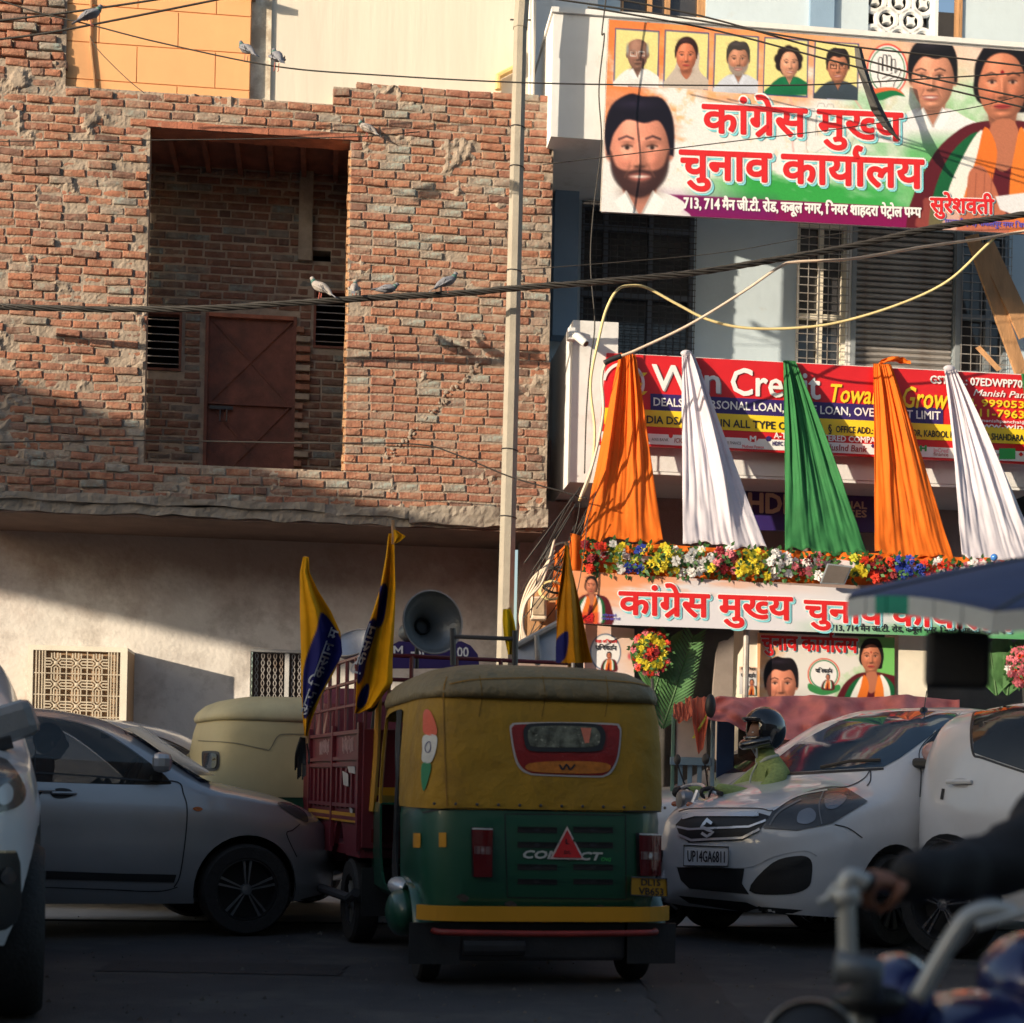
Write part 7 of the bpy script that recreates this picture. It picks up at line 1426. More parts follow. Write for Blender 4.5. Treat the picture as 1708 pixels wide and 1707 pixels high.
s8.groove('hood_seam', [(394, 1240), (440, 1250), (450, 1250), (462, 1230), (475, 1225), (520, 1226)], M('seam_grey', (.25, .22, .14), .8), a2, 2, off=.006); s8.groove('hood_seam', [(332, 1236), (370, 1238), (394, 1240)], M('seam_grey', (.25, .22, .14), .8), a2, 1.6, off=.006)
# ---- red loader with stake rails, flags and loudspeakers ----
mRed2 = paint('maroon_paint', (.14, .012, .022), .45, 0, .2); mRed2.name = 'maroon_paint'
pA = P(603, 1300, 10.0); hx, hy = -.30, .954; F9 = frame_at(pA.x, pA.y, hx, hy)      # origin: rear left corner of the load bed, y negative to the right
ld = thing('cargo_three_wheeler', 'maroon cargo three wheeler with stake rails carrying flags and loudspeakers', 'cargo vehicle', (.8, -.6, 0), F9)
BL, BW = 1.75, 1.35
side = G().slab([(0, .56), (.42, .56), (.5, .62), (.56, .74), (.66, .80), (.76, .74), (.82, .62), (.9, .56), (BL, .56), (BL, 1.36), (0, 1.36)], [], -.03, .0); part('side_panel', side, mRed2, ld)
part('side_panel', G().box(0, BL, -BW, -BW + .03, .56, 1.36), mRed2, ld); part('tailgate', G().box(-.03, -.001, -BW, 0, .62, 1.36), mRed2, ld, bev=.006); part('bed', G().box(0, BL, -BW + .03, -.031, .56, .62), mRed2, ld); part('head_board', G().box(BL - .03, BL, -BW + .031, -.031, .62, 1.36), mRed2, ld)
for i in range(11): x = .08 + i * (BL - .16) / 10; part('rib', G().box(x - .02, x + .02, .001, .016, .86, 1.12), mRed2, ld)
for z in (.80, .88, 1.14, 1.18, 1.345): part('rail', G().box(-.01, BL, .001, .022, z - .012, z + .012), mRed2, ld)
for x in (.02, .85, BL - .05): part('side_post', G().box(x - .025, x + .025, .002, .026, .6, 1.40), mRed2, ld)
part('yellow_stripe', G().box(.03, BL, .018, .0215, .775, .835), mYelP, ld)
rs_ = random.Random(9)
mScr = M('faded_print', (.36, .22, .22), .7, var=.4, scale=20); mScr2 = M('torn_sticker', (.45, .42, .4), .7, var=.3)
for i in range(2):
    x = .25 + i * .8; n = 9
    for k_ in range(n): z0 = 1.22 + rs_.uniform(-.01, .02); xx = x + k_ * .04; part('faded_letter', G().slab([(xx, z0), (xx + .022, z0 + .0), (xx + .026, z0 + .09), (xx + .006, z0 + .09)], [], .001, .004), mScr, ld)
for x, z, w, h in ((.3, 1.0, .2, .1), (.1, 1.08, .25, .06), (.15, .82, .1, .05)): part('torn_sticker', G().slab([(x, z), (x + w * .8, z + .01), (x + w, z + h), (x + .02, z + h * .8)], [], .018, .02), mScr2, ld)
for x in [.0 + i * .29 for i in range(7)]: part('stake', G().tube([(x, -.015, 1.36), (x, -.015, 1.82)], .014, 6), mRed2, ld)
for x in [.0 + i * .29 for i in range(3)]: part('stake', G().tube([(-.01, -.3 - x, 1.36), (-.01, -.3 - x, 1.82)], .014, 6), mRed2, ld)
for z in (1.52, 1.67, 1.82): part('stake_rail', G().tube([(BL, -.015, z), (-.01, -.015, z), (-.01, -BW, z)], .013, 6), mRed2, ld)
for sy in (-.10, -BW + .10): wheel(ld, (.45, sy, .27), .27, .15, 1 if sy > -.5 else -1, 6, .6, rimmat=M('alloy_dusty', (.25, .24, .22), .5, metal=.4))
wheel(ld, (2.6, -BW / 2, .27), .27, .15, 1, 6, .6)
part('chassis', G().box(-.02, 2.5, -BW + .3, -.3, .36, .5), mIron, ld); part('mud_flap', G().box(.02, .03, -.22, -.02, .2, .5), mBlack, ld); part('rear_fender', G().tube([(.1, .0, .34), (.2, .02, .30), (1.2, .03, .3), (1.4, .02, .38)], .03, 8), mIron, ld)
cabg = contour_loft([(.45, BL + .05, 2.9, .62), (.9, BL + .05, 2.95, .66), (1.2, BL + .06, 2.85, .66), (1.6, BL + .1, 2.5, .6), (1.72, BL + .2, 2.3, .5)], n=40);
for v in cabg.v: v.y -= BW / 2
part('cab', cabg, mRed2, ld); 
part('tail_lamp', G().box(-.045, -.03, -.2, -.06, .66, .74), mRedL, ld); part('orange_tape', G().box(-.034, -.0305, -BW + .02, -.05, .95, 1.0), mYelP, ld)
g = G().tube([(-.05, -.06, .85), (-.05, -.08, 1.2), (-.05, -.09, 1.75)], .022, 6); part('corner_pole', g, mYelP, ld)
part('mirror_arm', G().tube([(.1, -.08, 1.35), (.08, -.1, 1.6)], .01, 6), mIron, ld); pm = F9.inverted() @ P(617, 1165, 9.9); part('wing_mirror', G().ell(pm, (.02, .06, .085), 14, 10), mTrim, ld, smooth=True)
# dark blue lettered board arched over the load, white board on a pipe, black frame
YB_ = 10.7
sb = thing('visor_board', 'dark blue arched board with white letters behind the horn loudspeaker', 'sign board', P(725, 1105, YB_), W0F)
ar = [P(x, y, YB_) for x, y in ((648, 1115), (650, 1078), (665, 1070), (770, 1070), (785, 1077), (797, 1092), (800, 1115))]; part('board', G().slab([(p.x, p.z) for p in ar], [], YB_, YB_ + .03), mNavy, sb)
g = G(); text(g, 'M. -SP', 655, 1094, 715, 1094, 17, 0, .5, mapper=lambda a, b, q: P(a, b, YB_ - .01 + q)); text(g, '00', 762, 1096, 782, 1096, 17, 0, .5, mapper=lambda a, b, q: P(a, b, YB_ - .01 + q)); part('lettering', g, mWv, sb, kind='stuff')
wb = thing('white_board', 'pale board hung under a sloping grey pipe on the cargo vehicle', 'board', P(895, 1100, 10.6), W0F)
q = [P(x, y, 10.6) for x, y in ((864, 1106), (864, 1074), (930, 1040), (932, 1106))]; part('panel', G().slab([(p.x, p.z) for p in q], [], 10.6, 10.62), M('white_flex', (.55, .6, .7), .5), wb)
part('pipe', G().tube([P(862, 1078, 10.58), P(932, 1040, 10.58)], .025, 8), mShut, wb); part('pipe', G().tube([P(895, 1060, 10.56), P(897, 1110, 10.56)], .018, 8), mShut, wb)
bf = thing('carrier_frame', 'black steel carrier frame standing up above the auto rickshaw roof', 'frame', P(808, 1100, 9.3), W0F)
part('upright', G().tube([P(755, 1048, 9.3), P(756, 1110, 9.3)], .017, 6), mIron, bf); part('upright', G().tube([P(859, 1052, 9.3), P(859, 1110, 9.3)], .017, 6), mIron, bf); part('cross_bar', G().tube([P(755, 1062, 9.3), P(859, 1066, 9.3)], .012, 6), mIron, bf)
mHorn = M('horn_grey', (.20, .21, .215), .35, metal=.5, var=.1)
def horn(cx, cy, rpx, Y, ax, lab, mat):
    c = P(cx, cy, Y); r = rpx * Y / FPX; t = thing('horn_loudspeaker', lab, 'loudspeaker', c, W0F, 'horn loudspeakers'); ax = Vector(ax).normalized()
    pr = [(r, 0), (r * 1.02, -.006), (r * .98, -.02)] + [(r * (.18 + .80 * (1 - k) ** 2.4), -.02 - .30 * k) for k in [i / 10 for i in range(1, 11)]]; pi_ = [(a * .97, h + .008) for a, h in pr[3:]][::-1]
    part('bell', G().lathe(pr[::-1] + [(r * .985, .004)] + [(max(.02, r * (.16 + .80 * (1 - k) ** 2.4)), -.015 - .28 * k) for k in [i / 10 for i in range(11)]], c, ax, 36), mat, t, auto=50)
    part('rim', G().tube([c + (Vector((0, 0, 1)).rotation_difference(ax) @ Vector((r * math.cos(a), r * math.sin(a), 0))) for a in [2 * math.pi * k / 36 for k in range(36)]], .006, 6, closed=True), mShut, t, smooth=True)
    part('throat', G().lathe([(0, -.20), (r * .24, -.20), (r * .26, -.16), (r * .22, -.15), (r * .2, -.18), (0, -.18)], c, ax, 24), mTrim, t, auto=40)
    part('driver', G().lathe([(0, -.45), (.05, -.45), (.06, -.42), (.06, -.33), (.03, -.30)], c, ax, 20), mat, t, auto=40); part('stand', G().tube([c - ax * .25, c - ax * .25 + Vector((0, 0, -.25))], .014, 6), mIron, t)
horn(722, 1038, 53, 9.9, (.42, -.88, .08), 'large grey horn loudspeaker facing the camera above the auto rickshaw', mHorn)
horn(590, 1072, 38, 10.8, (-.25, -.6, .75), 'pale horn loudspeaker tipped upwards between the two left flags', M('horn_white', (.6, .62, .68), .3, metal=.2))
# ---- flags ----
mFlag = MA('flag_cloth', .8, .2, bump=.1)
def flag(lab, rows, Y, pole, blue=(), words=None, yel=(236, 168, 8), seed=0, fold=.05):
    t = thing('party_flag', lab, 'flag', P(pole[-1][0], pole[-1][1], Y), W0F, 'yellow and blue flags'); part('stick', G().tube([P(a, b, Y + .02) for a, b in pole], .011, 6), mWood, t)
    ys = [r[0] for r in rows]; cv = Canvas((0, 0), (60, 0), (60, 150), (0, 150), 1.7, yel); V = cv.V; yy = ys[0] + (ys[-1] - ys[0]) * V; xl = np.interp(yy, ys, [r[1] for r in rows]); xr = np.interp(yy, ys, [r[2] for r in rows]); cv.X = xl + (xr - xl) * cv.U; cv.Y = yy
    cv.C *= (.9 + .2 * cv.noise(25, seed))[..., None]
    for p_ in blue: cv.poly(p_, (28, 30, 105), 1.6)
    dep = {}
    def mp(a, b):
        x0 = np.interp(b, ys, [r[1] for r in rows]); x1 = np.interp(b, ys, [r[2] for r in rows]); u = (a - x0) / max(1, x1 - x0); w = (b - ys[0]) / (ys[-1] - ys[0])
        return P(a, b, Y + fold * (math.sin(u * 7 + seed + w * 2) + .5 * math.sin(u * 15 + seed * 2 + w * 3)) * min(1, w * 3) - .02)
    o = cv.build('cloth', 0, t, mFlag, mapper=lambda a, b: mp(a, b), gain=.8); o.modifiers.new('s', 'SOLIDIFY').thickness = .003
    if words:
        for s_, x0, y0, x1, y1, h in words:
            L_ = math.hypot(x1 - x0, y1 - y0); dx, dy = (x1 - x0) / L_, (y1 - y0) / L_
            def m2(a, b, q):
                u = a - x0; v_ = b - y0; X = x0 + dx * u - dy * v_; Y_ = y0 + dy * u + dx * v_; p = mp(X, Y_); return p + Vector((0, -.012 + q, 0))
            g = G(); text(g, s_, x0, y0, x0 + L_, y0, h, 0, .45, mapper=m2); part('lettering', g, M('flag_print', (.42, .44, .5), .8), t, kind='stuff')
    return t
flag('leftmost yellow and blue flag hanging beside the maroon cargo vehicle', [(929, 505, 515), (955, 500, 516), (985, 500, 530), (1020, 500, 552), (1055, 501, 568), (1090, 502, 571), (1120, 502, 558), (1160, 503, 536), (1200, 505, 520), (1228, 508, 512)], 9.85, [(510, 928), (513, 1240)], [[(538, 1022), (566, 1060), (572, 1090), (552, 1125), (522, 1180), (508, 1200), (505, 1170), (506, 1120), (515, 1085), (528, 1050)]], [('आप िकसान म', 514, 1196, 566, 1052, 16)], seed=1)
flag('tall flag on the longest pole left of the horn loudspeaker', [(890, 648, 657), (930, 643, 658), (980, 634, 660), (1020, 622, 659), (1060, 608, 657), (1100, 600, 655), (1140, 595, 655), (1180, 594, 624), (1190, 592, 600)], 9.8, [(656, 868), (652, 1100), (648, 1170), (632, 1360)], [[(634, 978), (646, 980), (640, 1035), (628, 1045), (632, 1000)], [(612, 1040), (628, 1035), (624, 1062), (612, 1100), (606, 1130), (596, 1140), (600, 1090)], [(612, 1140), (598, 1160), (596, 1182), (610, 1175), (616, 1150)]], [('िकसान', 600, 1128, 628, 1045, 14)], seed=4)
flag('small yellow pennant at the tip of the longest flag pole', [(884, 656, 660), (895, 657, 676), (902, 657, 668), (906, 657, 660)], 9.75, [(657, 880), (656, 908)], seed=2, fold=.01)
flag('rightmost mustard flag in front of the lower banner corner', [(910, 943, 948), (960, 937, 956), (1000, 931, 965), (1040, 929, 973), (1080, 927, 981), (1106, 927, 988)], 9.0, [(945, 905), (950, 1115)], [[(948, 1055), (944, 1095), (928, 1108), (926, 1075), (934, 1060)]], yel=(214, 140, 10), seed=6)
flag('small bright yellow flag tied beside the street pole', [(1016, 839, 852), (1035, 838, 858), (1060, 840, 862), (1080, 845, 860), (1092, 848, 854)], 9.35, [(850, 1014), (858, 1108)], yel=(225, 185, 10), seed=8, fold=.02)
# black tassel hanging at the loader front
g = G(); tp = P(506, 1230, 9.9)
for i in range(14): a = rs_.uniform(-.04, .04); g.tube(sm([tp + Vector((a * .3, a, 0)), tp + Vector((a, a, -.1)), tp + Vector((a * 1.3, -a, -.15 - rs_.uniform(0, .12)))], 4), .006, 4)
solo('black_tassel', g, mBlack, 'shaggy black tassel hanging at the corner of the cargo vehicle', 'tassel', frame=W0F)
# ================= people, bike, cart, foreground =================
def body(name, parent, chains, mat, n=12):
    """one continuous skinned figure: chains of (x, y, z, r); the first point of a later chain may be an index into the points so far"""
    V_ = []; E_2 = []
    for ch in chains:
        prev = None
        for q in ch:
            if isinstance(q, int): prev = q; continue
            V_.append(q); k = len(V_) - 1
            if prev is not None: E_2.append((prev, k))
            prev = k
    return skin_body(name, parent, V_, E_2, mat, None)
def hand(parent, base, direc, up, size, mat, curl=1.0, side=1, name='hand'):
    "palm at base pointing along direc, back of the hand towards up; fingers curl down round a grip"
    d = Vector(direc).normalized(); u = Vector(up); u = (u - d * u.dot(d)).normalized(); s_ = d.cross(u) * side; b = Vector(base); L = size; g = G()
    M3 = Matrix((d, s_, u)).transposed(); g.ell(b + d * L * .25, (L * .30, L * .22, L * .11), 14, 10, rot=M3)
    for i in range(4):
        fl_ = (.40, .46, .43, .34)[i] * L; off = (i - 1.5) * .105 * L; p = b + d * L * .46 + s_ * off; pts = [p - d * L * .1, p]; a = .25 * curl
        for k in range(3): seg = fl_ * (.45, .32, .24)[k]; a += (.75, .95, .7)[k] * curl * (1 + .08 * i) * .8; p = p + (d * math.cos(a) - u * math.sin(a)) * seg; pts.append(p)
        g.tube(sm(pts, 3), list(np.interp(np.linspace(0, 4, 13), range(5), [.055 * L, .056 * L, .05 * L, .045 * L, .034 * L])), 8); g.ell(pts[-1], (.036 * L,) * 3, 8, 6)
    p = b + d * L * .08 - s_ * L * .2; pts = [p, p + (d * .7 - s_ * .5 - u * .3).normalized() * L * .16, p + (d * .75 - s_ * .2 - u * .9).normalized() * L * .30, p + (d * .6 + s_ * .2 - u * 1.0).normalized() * L * .40]
    g.tube(sm(pts, 3), [.07 * L, .065 * L, .062 * L, .058 * L, .055 * L, .052 * L, .05 * L, .046 * L, .04 * L, .034 * L], 8); g.ell(pts[-1], (.036 * L,) * 3, 8, 6)
    return part(name, g, mat, parent, smooth=True)
# --- helmeted rider on a small motorbike, heading left and a little towards the camera ---
YR = 11.7; hx, hy = -.96, -.28; ph_ = P(1272, 1222, YR); FR = frame_at(ph_.x + .12, YR, hx, hy)       # origin: ground under the seat
rd = thing('person', 'rider in black helmet and lime striped jacket behind the white car bonnet', 'person', (0, 0, 0), FR)
mLime = M('lime_knit', (.34, .42, .14), .9, var=.25, scale=40, bump=.5, bscale=60, stretch=(1, 1, 3)); mJean = M('dark_jeans', (.03, .04, .07), .9)
zh = ph_.z; sy = .19
body('clothed_body', rd, [[(-.02, 0, .80, .15), (.0, 0, .95, .15), (.05, 0, zh - .38, .165), (.08, 0, zh - .25, .10), (.10, 0, zh - .16, .065), (.11, 0, zh - .10, .06)],
    [3, (.07, sy - .01, zh - .30, .072), (.27, sy + .07, zh - .47, .058), (.60, sy + .06, zh - .41, .044)], [3, (.07, -sy + .01, zh - .30, .072), (.27, -sy - .07, zh - .47, .058), (.60, -sy - .06, zh - .41, .044)]], mLime)
part('collar', G().tube(sm([(.155, .0, zh - .23), (.13, .075, zh - .19), (.05, .07, zh - .17), (.03, 0, zh - .165), (.05, -.07, zh - .17), (.13, -.075, zh - .19)], 5, True), .016, 6, closed=True), M('white_collar', (.55, .58, .5), .8), rd, smooth=True); part('zip', G().tube(sm([(.165, 0, zh - .22), (.215, 0, zh - .32), (.225, 0, zh - .42)], 4), .008, 5), M('white_collar', (.55, .58, .5), .8), rd, smooth=True)
body('trousers', rd, [[(-.02, 0, .79, .14), (.10, .12, .78, .11), (.42, .17, .74, .085), (.28, .17, .36, .06), (.34, .17, .22, .05)], [0, (.10, -.12, .78, .11), (.42, -.17, .74, .085), (.28, -.17, .36, .06), (.34, -.17, .22, .05)]], mJean)
for q in (1, -1): part('shoe', G().ell((.42, q * .17, .20), (.13, .05, .05), 12, 8), mBlack, rd, smooth=True); hand(rd, (.61, q * (sy + .06), zh - .41), (.9, q * -.1, -.1), (0, 0, 1), .17, mBlack, 1.1, q, 'gloved_hand')
hd = head(rd, (.14, 0, zh - .01), .225, 0, hair=False)
g = G(); n = 26; m = 18
for i in range(m + 1):
    a = math.pi * i / m
    for j in range(n): t = 2 * math.pi * j / n; g.v.append(Vector((.12 + .165 * math.sin(a) * math.cos(t), .135 * math.sin(a) * math.sin(t), zh + .02 + .165 * math.cos(a))))
for i in range(m):
    for j in range(n):
        t = 2 * math.pi * (j + .5) / n; a = math.pi * (i + .5) / m; z = math.cos(a)
        if (math.cos(t) > .55 and -.42 < z < .28) or z < -.82: continue
        g.f.append((i * n + j, (i + 1) * n + j, (i + 1) * n + (j + 1) % n, i * n + (j + 1) % n)); g.mi.append(0)
mHel = M('helmet_black', (.012, .013, .017), .12, coat=1, var=.1, bump=0); hl = part('helmet', g, mHel, rd, smooth=True, sol=.012)
part('chin_bar', G().tube(sm([(.13, -.13, zh - .06), (.23, -.085, zh - .085), (.272, 0, zh - .095), (.23, .085, zh - .085), (.13, .13, zh - .06)], 5), .036, 8), mHel, hl, smooth=True)
part('visor', G().grid(lambda u, v: (.12 + .172 * math.cos((u - .5) * 2.0) * math.sin(1.1 + v * .15), .14 * math.sin((u - .5) * 2.0), zh + .085 + .02 * v), 12, 2), M('visor_tint', (.03, .03, .04), .05, spec=1), hl, smooth=True, sol=.004)
part('chin_strap', G().tube([(.20, .05, zh - .10), (.17, .0, zh - .18), (.20, -.05, zh - .10)], .008, 5), M('pale_strap', (.5, .52, .58), .7), hl)
mb_ = thing('motorbike', 'small dark motorbike under the helmeted rider, only handlebar and lamp showing', 'motorbike', (.3, 0, 0), FR)
for x in (-.35, .95): wheel(mb_, (x, 0, .30), .30, .09, 1, 8, .78)
part('tank', G().ell((.3, 0, .84), (.28, .14, .13), 16, 10), mHel, mb_, smooth=True); part('seat', G().ell((-.2, 0, .82), (.38, .13, .06), 14, 8), cabm, mb_, smooth=True); part('engine', G().box(.1, .5, -.14, .14, .3, .68), mIron, mb_, bev=.05)
for q in (-.09, .09): part('fork', G().tube([(.95, q, .30), (.66, q, 1.02)], .02, 8), mChr, mb_)
part('handlebar', G().tube(sm([(.60, .30, 1.0), (.66, .24, 1.03), (.64, .1, 1.06), (.64, -.1, 1.06), (.66, -.24, 1.03), (.60, -.30, 1.0)], 5), .012, 8), mChr, mb_, smooth=True)
for q in (1, -1):
    part('grip', G().tube([(.61, q * .22, 1.02), (.59, q * .34, 1.0)], .018, 8), mTrim, mb_); part('mirror_stem', G().tube([(.63, q * .2, 1.03), (.68, q * .25, 1.2)], .006, 5), mTrim, mb_); part('mirror', G().ell((.68, q * .26, 1.24), (.012, .06, .04), 12, 8), mTrim, mb_, smooth=True); part('turn_lamp', G().ell((.74, q * .14, .92), (.03, .03, .02), 8, 6), M('amber_lens', (.5, .12, .02)), mb_)
part('headlamp', G().lathe([(0, .05), (.06, .048), (.075, .03), (.07, -.04), (.02, -.09), (0, -.09)], (.72, 0, .95), (1, 0, 0), 20), mLampB, mb_, auto=40)
part('crash_guard', G().tube(sm([(.55, .1, .5), (.7, .22, .6), (.72, .26, .8), (.6, .2, .9)], 5), .012, 6).tube(sm([(.55, -.1, .5), (.7, -.22, .6), (.72, -.26, .8), (.6, -.2, .9)], 5), .012, 6), mChr, mb_, smooth=True)
# --- vendor cart with pink sheets ---
YK = 13.5
ct = thing('vendor_cart', 'blue grey wooden vendor cart frame under pink sheets', 'cart', P(1150, 1500, YK) * 1.0, W0F)
mCb = M('blue_wood', (.16, .25, .32), .75, var=.3, bump=.2, dirt=((.3, .3, .28), 5, .55, .6)); mCg = M('green_wood', (.12, .22, .17), .75, var=.3)
def pq(x0, y0, x1, y1, Y, th, name, mat, par): a, b = P(x0, y1, Y), P(x1, y0, Y); return part(name, G().box(a.x, b.x, Y, Y + th, a.z, b.z), mat, par, bev=.006)
pq(1115, 1190, 1127, 1500, YK - .02, .06, 'corner_post', mCg, ct); pq(1181, 1180, 1194, 1500, YK - .05, .06, 'corner_post', mCb, ct); pq(1127, 1196, 1180, 1264, YK, .03, 'panel', M('plywood_pale', (.5, .42, .38), .7, var=.15), ct); pq(1118, 1264, 1186, 1276, YK - .06, .05, 'cross_rail', mCb, ct)
for x in (1130, 1146, 1162): pq(x, 1276, x + 9, 1340, YK - .02, .03, 'slat', mCb, ct)
pq(1194, 1185, 1226, 1330, YK + .2, .03, 'side_board', M('deep_blue_board', (.02, .06, .16), .6), ct); pq(1226, 1200, 1560, 1500, YK + .5, .03, 'back_board', mDark, ct)
part('cart_bed', G().box(P(1118, 0, YK).x, P(1600, 0, YK).x, YK, YK + 1.0, .75, .82), mWood, ct)
for x in (1200, 1500):
    c = P(x, 0, YK + .1); g = G().lathe([(.30, -.02), (.33, -.02), (.33, .02), (.30, .02), (.30, -.02)], (c.x, YK + .1, .34), (0, 1, 0), 30)
    for k in range(12): a = math.pi * k / 6; g.tube([(c.x, YK + .1, .34), (c.x + .31 * math.cos(a), YK + .1, .34 + .31 * math.sin(a))], .005, 4)
    part('wheel', g, mTyre, ct)
mPk = M('pink_sheet', (.80, .24, .22), .75, var=.3, scale=3, bump=.4, bscale=9, transl=.1); mSal = M('salmon_sheet', (.72, .17, .09), .75, var=.15, scale=3, bump=.3, bscale=9, transl=.15)
def sheet_fn(x0, x1, tops, bots, Y0, dY, seed, amp=.15):
    def fn(u, v):
        px = x0 + (x1 - x0) * u; yt = interp(u, *zip(*tops)); yb = interp(u, *zip(*bots)); w = v
        n = noise.noise(Vector((u * 7, v * 2.5, seed))) + .5 * noise.noise(Vector((u * 18, v * 6, seed))); rz = math.sin(u * 40 + 6 * noise.noise(Vector((u * 5, v * 2, seed + 3)))) * .25
        py = yt + (yb - yt) * max(0, (w - .25) / .75) + 6 * n * (w > .2) + 5 * noise.noise(Vector((u * 6, 0, seed + 7))); Y = Y0 + dY * (.5 - w) + amp * (n + rz)
        if w < .25: Y = Y0 + dY * (.25) + (1 - w / .25) * .8; py = yt + 4 * (1 - w / .25)
        return tuple(P(px, py, Y))
    return fn
ps = solo('pink_sheet', G().grid(sheet_fn(1180, 1600, ((0, 1170), (.15, 1163), (.35, 1160), (.6, 1163), (.8, 1160), (1, 1168)), ((0, 1200), (.12, 1212), (.25, 1232), (.5, 1245), (1, 1250)), YK - .1, .5, 2), 120, 28), mPk, 'long crumpled pink sheet spread over the vendor cart', 'sheet', frame=W0F, smooth=True, sol=.004)
solo('salmon_cloth', G().grid(sheet_fn(1143, 1182, ((0, 1166), (1, 1162)), ((0, 1200), (.3, 1196), (.55, 1258), (.75, 1250), (1, 1198)), YK - .12, .3, 6, .03), 30, 24), mSal, 'salmon cloth corner hanging from the cart frame', 'cloth', frame=W0F, smooth=True, sol=.004)
solo('salmon_rag', G().grid(sheet_fn(1123, 1146, ((0, 1178), (.5, 1170), (1, 1176)), ((0, 1196), (.5, 1206), (1, 1200)), YK - .14, .2, 9, .03), 16, 14), mSal, 'small salmon rag at the left cart post', 'rag', frame=W0F, smooth=True, sol=.004)
solo('yellow_ribbon', G().grid(lambda u, v: tuple(P(1178 - 24 * v + 5 * u, 1192 + 40 * v, YK - .2 + .02 * math.sin(v * 9))), 3, 16), M('lemon_ribbon', (.6, .6, .08), .6, transl=.2), 'lemon yellow ribbon dangling from the cart', 'ribbon', frame=W0F, smooth=True, sol=.003)
solo('hanging_bag', G().ell(P(1185, 1178, YK - .3), (.045, .04, .10), 12, 10), mTrim, 'narrow black bag slung from the cart post', 'bag', frame=W0F, smooth=True)
# --- blue canopy close to the camera, upper right ---
YU = 4.0; pc = P(1905, 905, YU); rim = P(1414, 1000, YU); ru = pc.x - rim.x; um = thing('street_umbrella', 'blurred dark blue street umbrella with white and green hem close by', 'umbrella', (pc.x, YU, 0), W0F)
mBluC = M('umbrella_blue', (.07, .10, .22), .75, var=.15, scale=3, bump=.2, bscale=10, transl=.15); nr = 8
def umb(u, v):
    p = umb0(u, v); dy = p[1] - YU; return (p[0], p[1], p[2] + dy * .16)
def umb0(u, v):
    a = 2 * math.pi * u; s_ = abs(((u * nr) % 1) - .5) * 2; r = ru * v * (.95 + .05 * s_ ** 2); zz = pc.z + (rim.z - pc.z) * (v ** 1.25) + .02 * (s_ ** 2) * -v + .02 * v; return (pc.x + r * math.cos(a + math.pi), YU + r * math.sin(a + math.pi), zz)
part('canopy', G().grid(umb, 96, 14), mBluC, um, smooth=True, sol=.004)
gw, gg = G(), G()
for i in range(96):
    (gg if (i // 3) % 4 == 1 else gw).add([umb(i / 96, 1), umb((i + 1) / 96, 1), tuple(Vector(umb((i + 1) / 96, 1)) + Vector((0, 0, -.045))), tuple(Vector(umb(i / 96, 1)) + Vector((0, 0, -.045)))], [(0, 1, 2, 3)])
part('hem', gw, M('hem_white', (.6, .62, .6), .8), um, sol=.003, kind='stuff'); part('hem_green', gg, M('hem_green', (.02, .30, .2), .8), um, sol=.003, kind='stuff')
for i in range(nr): part('rib', G().tube([umb(i / nr, k / 6) if k else (pc.x, YU, pc.z) for k in range(7)], .006, 5), mIron, um)
part('pole', G().tube([(pc.x, YU, -.0), (pc.x, YU, pc.z + .03)], .02, 10), mShut, um)
bx = thing('hanging_mirror', 'blurred black rounded mirror back hanging under the blue umbrella', 'mirror', P(1597, 1150, 3.8), W0F)
q = P(1541, 1148, 3.8), P(1652, 1054, 3.8); part('case', G().box(q[0].x, q[1].x, 3.78, 3.815, q[0].z, q[1].z), M('dark_plastic', (.045, .045, .047), .6), bx, bev=.016); part('arm', G().tube([P(1600, 1060, 3.8), P(1602, 1010, 3.85)], .008, 6), mIron, bx)
# --- foreground motorcycle and its rider's arm ---
YH = 2.8; hxm = lambda x, y, Y=YH: P(x, y, Y)
fb = thing('motorcycle', 'blurred dark blue motorcycle with bare steel handlebar in the near right corner', 'motorcycle', P(1560, 1900, 2.9), W0F)
mSt = M('brushed_steel', (.52, .53, .51), .35, metal=.3, var=.1, bump=0); mBl2 = paint('deep_blue_paint', (.02, .028, .14), .25, .2, 1)
part('handlebar', G().tube(sm([hxm(1445, 1474), hxm(1420, 1463), hxm(1410, 1480), hxm(1412, 1530), hxm(1414, 1606)], 6), .016, 12), mSt, fb, smooth=True)
part('lever', G().tube(sm([hxm(1412, 1476), hxm(1395, 1480), hxm(1380, 1500), hxm(1366, 1506)], 6), .008, 8), mSt, fb, smooth=True); part('clamp', G().tube([hxm(1392, 1502), hxm(1430, 1490)], .02, 10), mSt, fb, smooth=True)
part('grip', G().tube([hxm(1432, 1470, 2.8), hxm(1500, 1478, 2.95)], .019, 10), mTrim, fb, smooth=True)
part('yoke', G().tube([hxm(1395, 1612), hxm(1450, 1620), hxm(1440, 1668)], .032, 12), M('dull_steel', (.16, .18, .2), .4, metal=.5), fb, smooth=True)
part('handlebar', G().tube(sm([hxm(1690, 1524), hxm(1655, 1518), hxm(1615, 1530), hxm(1585, 1570), hxm(1528, 1668)], 6), .0165, 12), mSt, fb, smooth=True)
part('switch_box', G().ell(hxm(1650, 1520, 2.85), (.035, .03, .025), 12, 8), mIron, fb, smooth=True); part('lever', G().tube([hxm(1630, 1545, 2.75), hxm(1720, 1520, 2.75)], .008, 6), mSt, fb)
part('headlamp', G().lathe([(.075, .03), (.083, .02), (.083, -.02), (.06, -.06), (0, -.08)], hxm(1352, 1745), (-.2, -.6, .5), 28), mSt, fb, auto=40); part('headlamp_lens', G().lathe([(0, .035), (.05, .03), (.075, .02)], hxm(1352, 1745), (-.2, -.6, .5), 24), mTrim, fb, smooth=True)
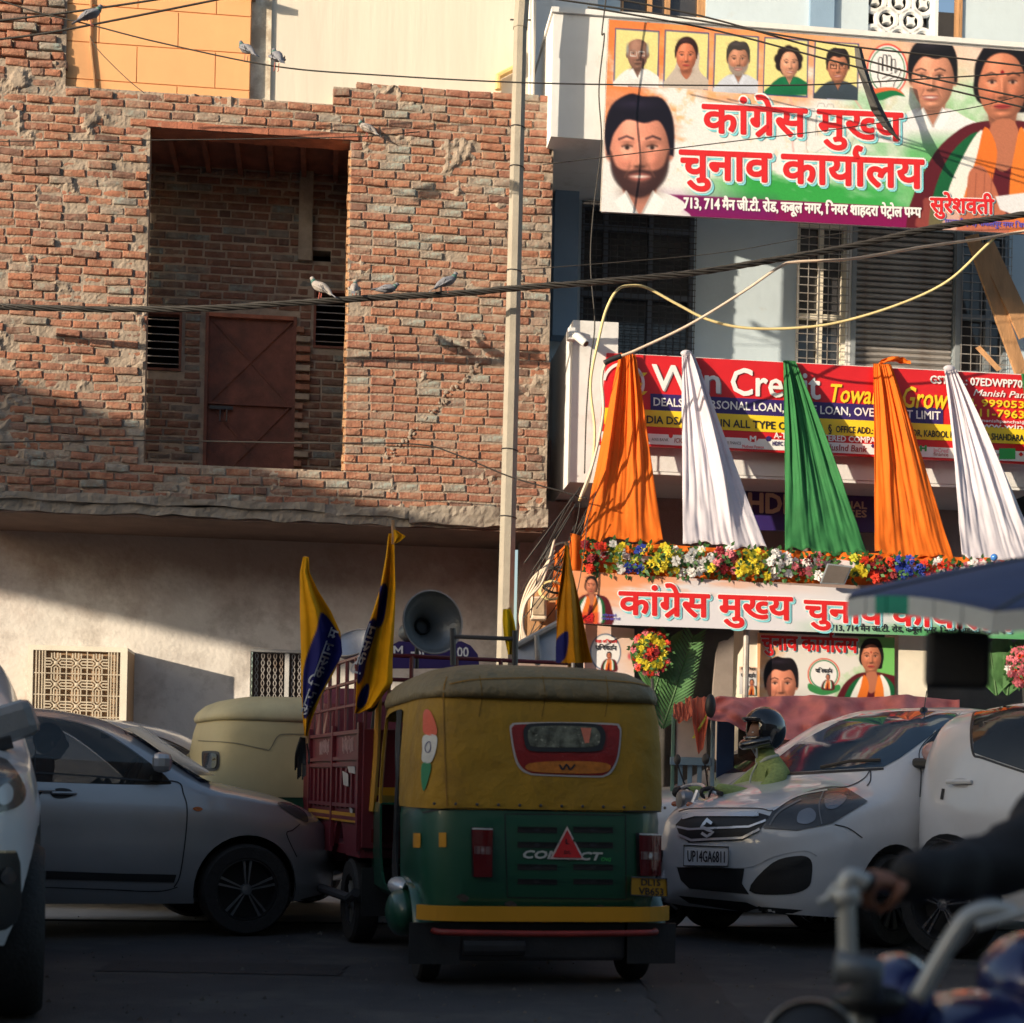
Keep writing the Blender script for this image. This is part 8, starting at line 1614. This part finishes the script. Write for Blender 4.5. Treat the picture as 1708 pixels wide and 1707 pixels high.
part('tank', G().ell(hxm(1600, 1745, 3.0), (.17, .2, .10), 24, 16, rot=Matrix.Rotation(-.25, 3, 'Y')), mBl2, fb, smooth=True); part('fairing', G().ell(hxm(1490, 1665, 3.0), (.07, .12, .085), 20, 14, rot=Matrix.Rotation(.3, 3, 'Y')), mBl2, fb, smooth=True)
part('instrument', G().ell(hxm(1450, 1668, 2.9), (.07, .05, .03), 16, 10), mTrim, fb, smooth=True); part('side_cover', G().ell(hxm(1730, 1640, 3.1), (.11, .15, .10), 20, 14), mBl2, fb, smooth=True)
part('front_fork', G().tube([hxm(1440, 1660, 2.95), P(1380, 2100, 2.75)], .03, 10), mSt, fb); 
cw2 = P(1380, 2100, 2.75); cw2.z = .3
part('front_wheel', G().lathe([(.22, -.05), (.29, -.05), (.30, 0), (.29, .05), (.22, .05), (.22, -.05)], cw2, (.95, -.2, 0), 36), mTyre, fb, smooth=True); part('frame', G().tube([hxm(1450, 1680, 2.95), P(1600, 2100, 3.1), P(1750, 2000, 3.4)], .03, 8), mIron, fb)
fp_ = thing('person', 'arm of a near rider in a puffy black jacket gripping the motorcycle handlebar', 'person', P(1900, 1900, 3.3), W0F)
mJk = M('black_jacket', (.012, .012, .015), .75, var=.4, scale=6, bump=.6, bscale=9)
W_ = lambda x, y, Y, r: (*P(x, y, Y), r)
sk_ = body('jacket', fp_, [[W_(1950, 1750, 3.5, .19), W_(1945, 1500, 3.5, .20), W_(1930, 1280, 3.5, .19), W_(1925, 1190, 3.5, .09), W_(1925, 1140, 3.5, .065)], [2, W_(1850, 1260, 3.35, .10), W_(1775, 1350, 3.2, .085), W_(1720, 1420, 3.05, .075), W_(1650, 1448, 3.0, .066), W_(1560, 1462, 2.93, .055), W_(1490, 1470, 2.87, .04)], [2, W_(2010, 1280, 3.6, .09), W_(2060, 1450, 3.5, .07), W_(2030, 1560, 3.2, .05)]], mJk)
tx_ = bpy.data.textures.new('cloth_folds', 'CLOUDS'); tx_.noise_scale = .07; tx_.noise_depth = 2
dm_ = sk_.modifiers.new('d', 'DISPLACE'); dm_.texture = tx_; dm_.strength = .035; dm_.mid_level = .5
hand(fp_, tuple(P(1492, 1470, 2.88)), tuple(P(1400, 1462, 2.80) - P(1492, 1470, 2.88)), (0, -.25, 1), .15, M('skin_warm', (.30, .115, .06), .55, var=.1), 1.35, 1)
head(fp_, tuple(P(1920, 1040, 3.5)), .23, 2.6); body('legs', fp_, [[W_(1950, 1790, 3.5, .17), W_(1880, 1850, 3.2, .10), W_(1760, 1900, 2.9, .08), W_(1790, 2200, 3.0, .06)]], mJean)
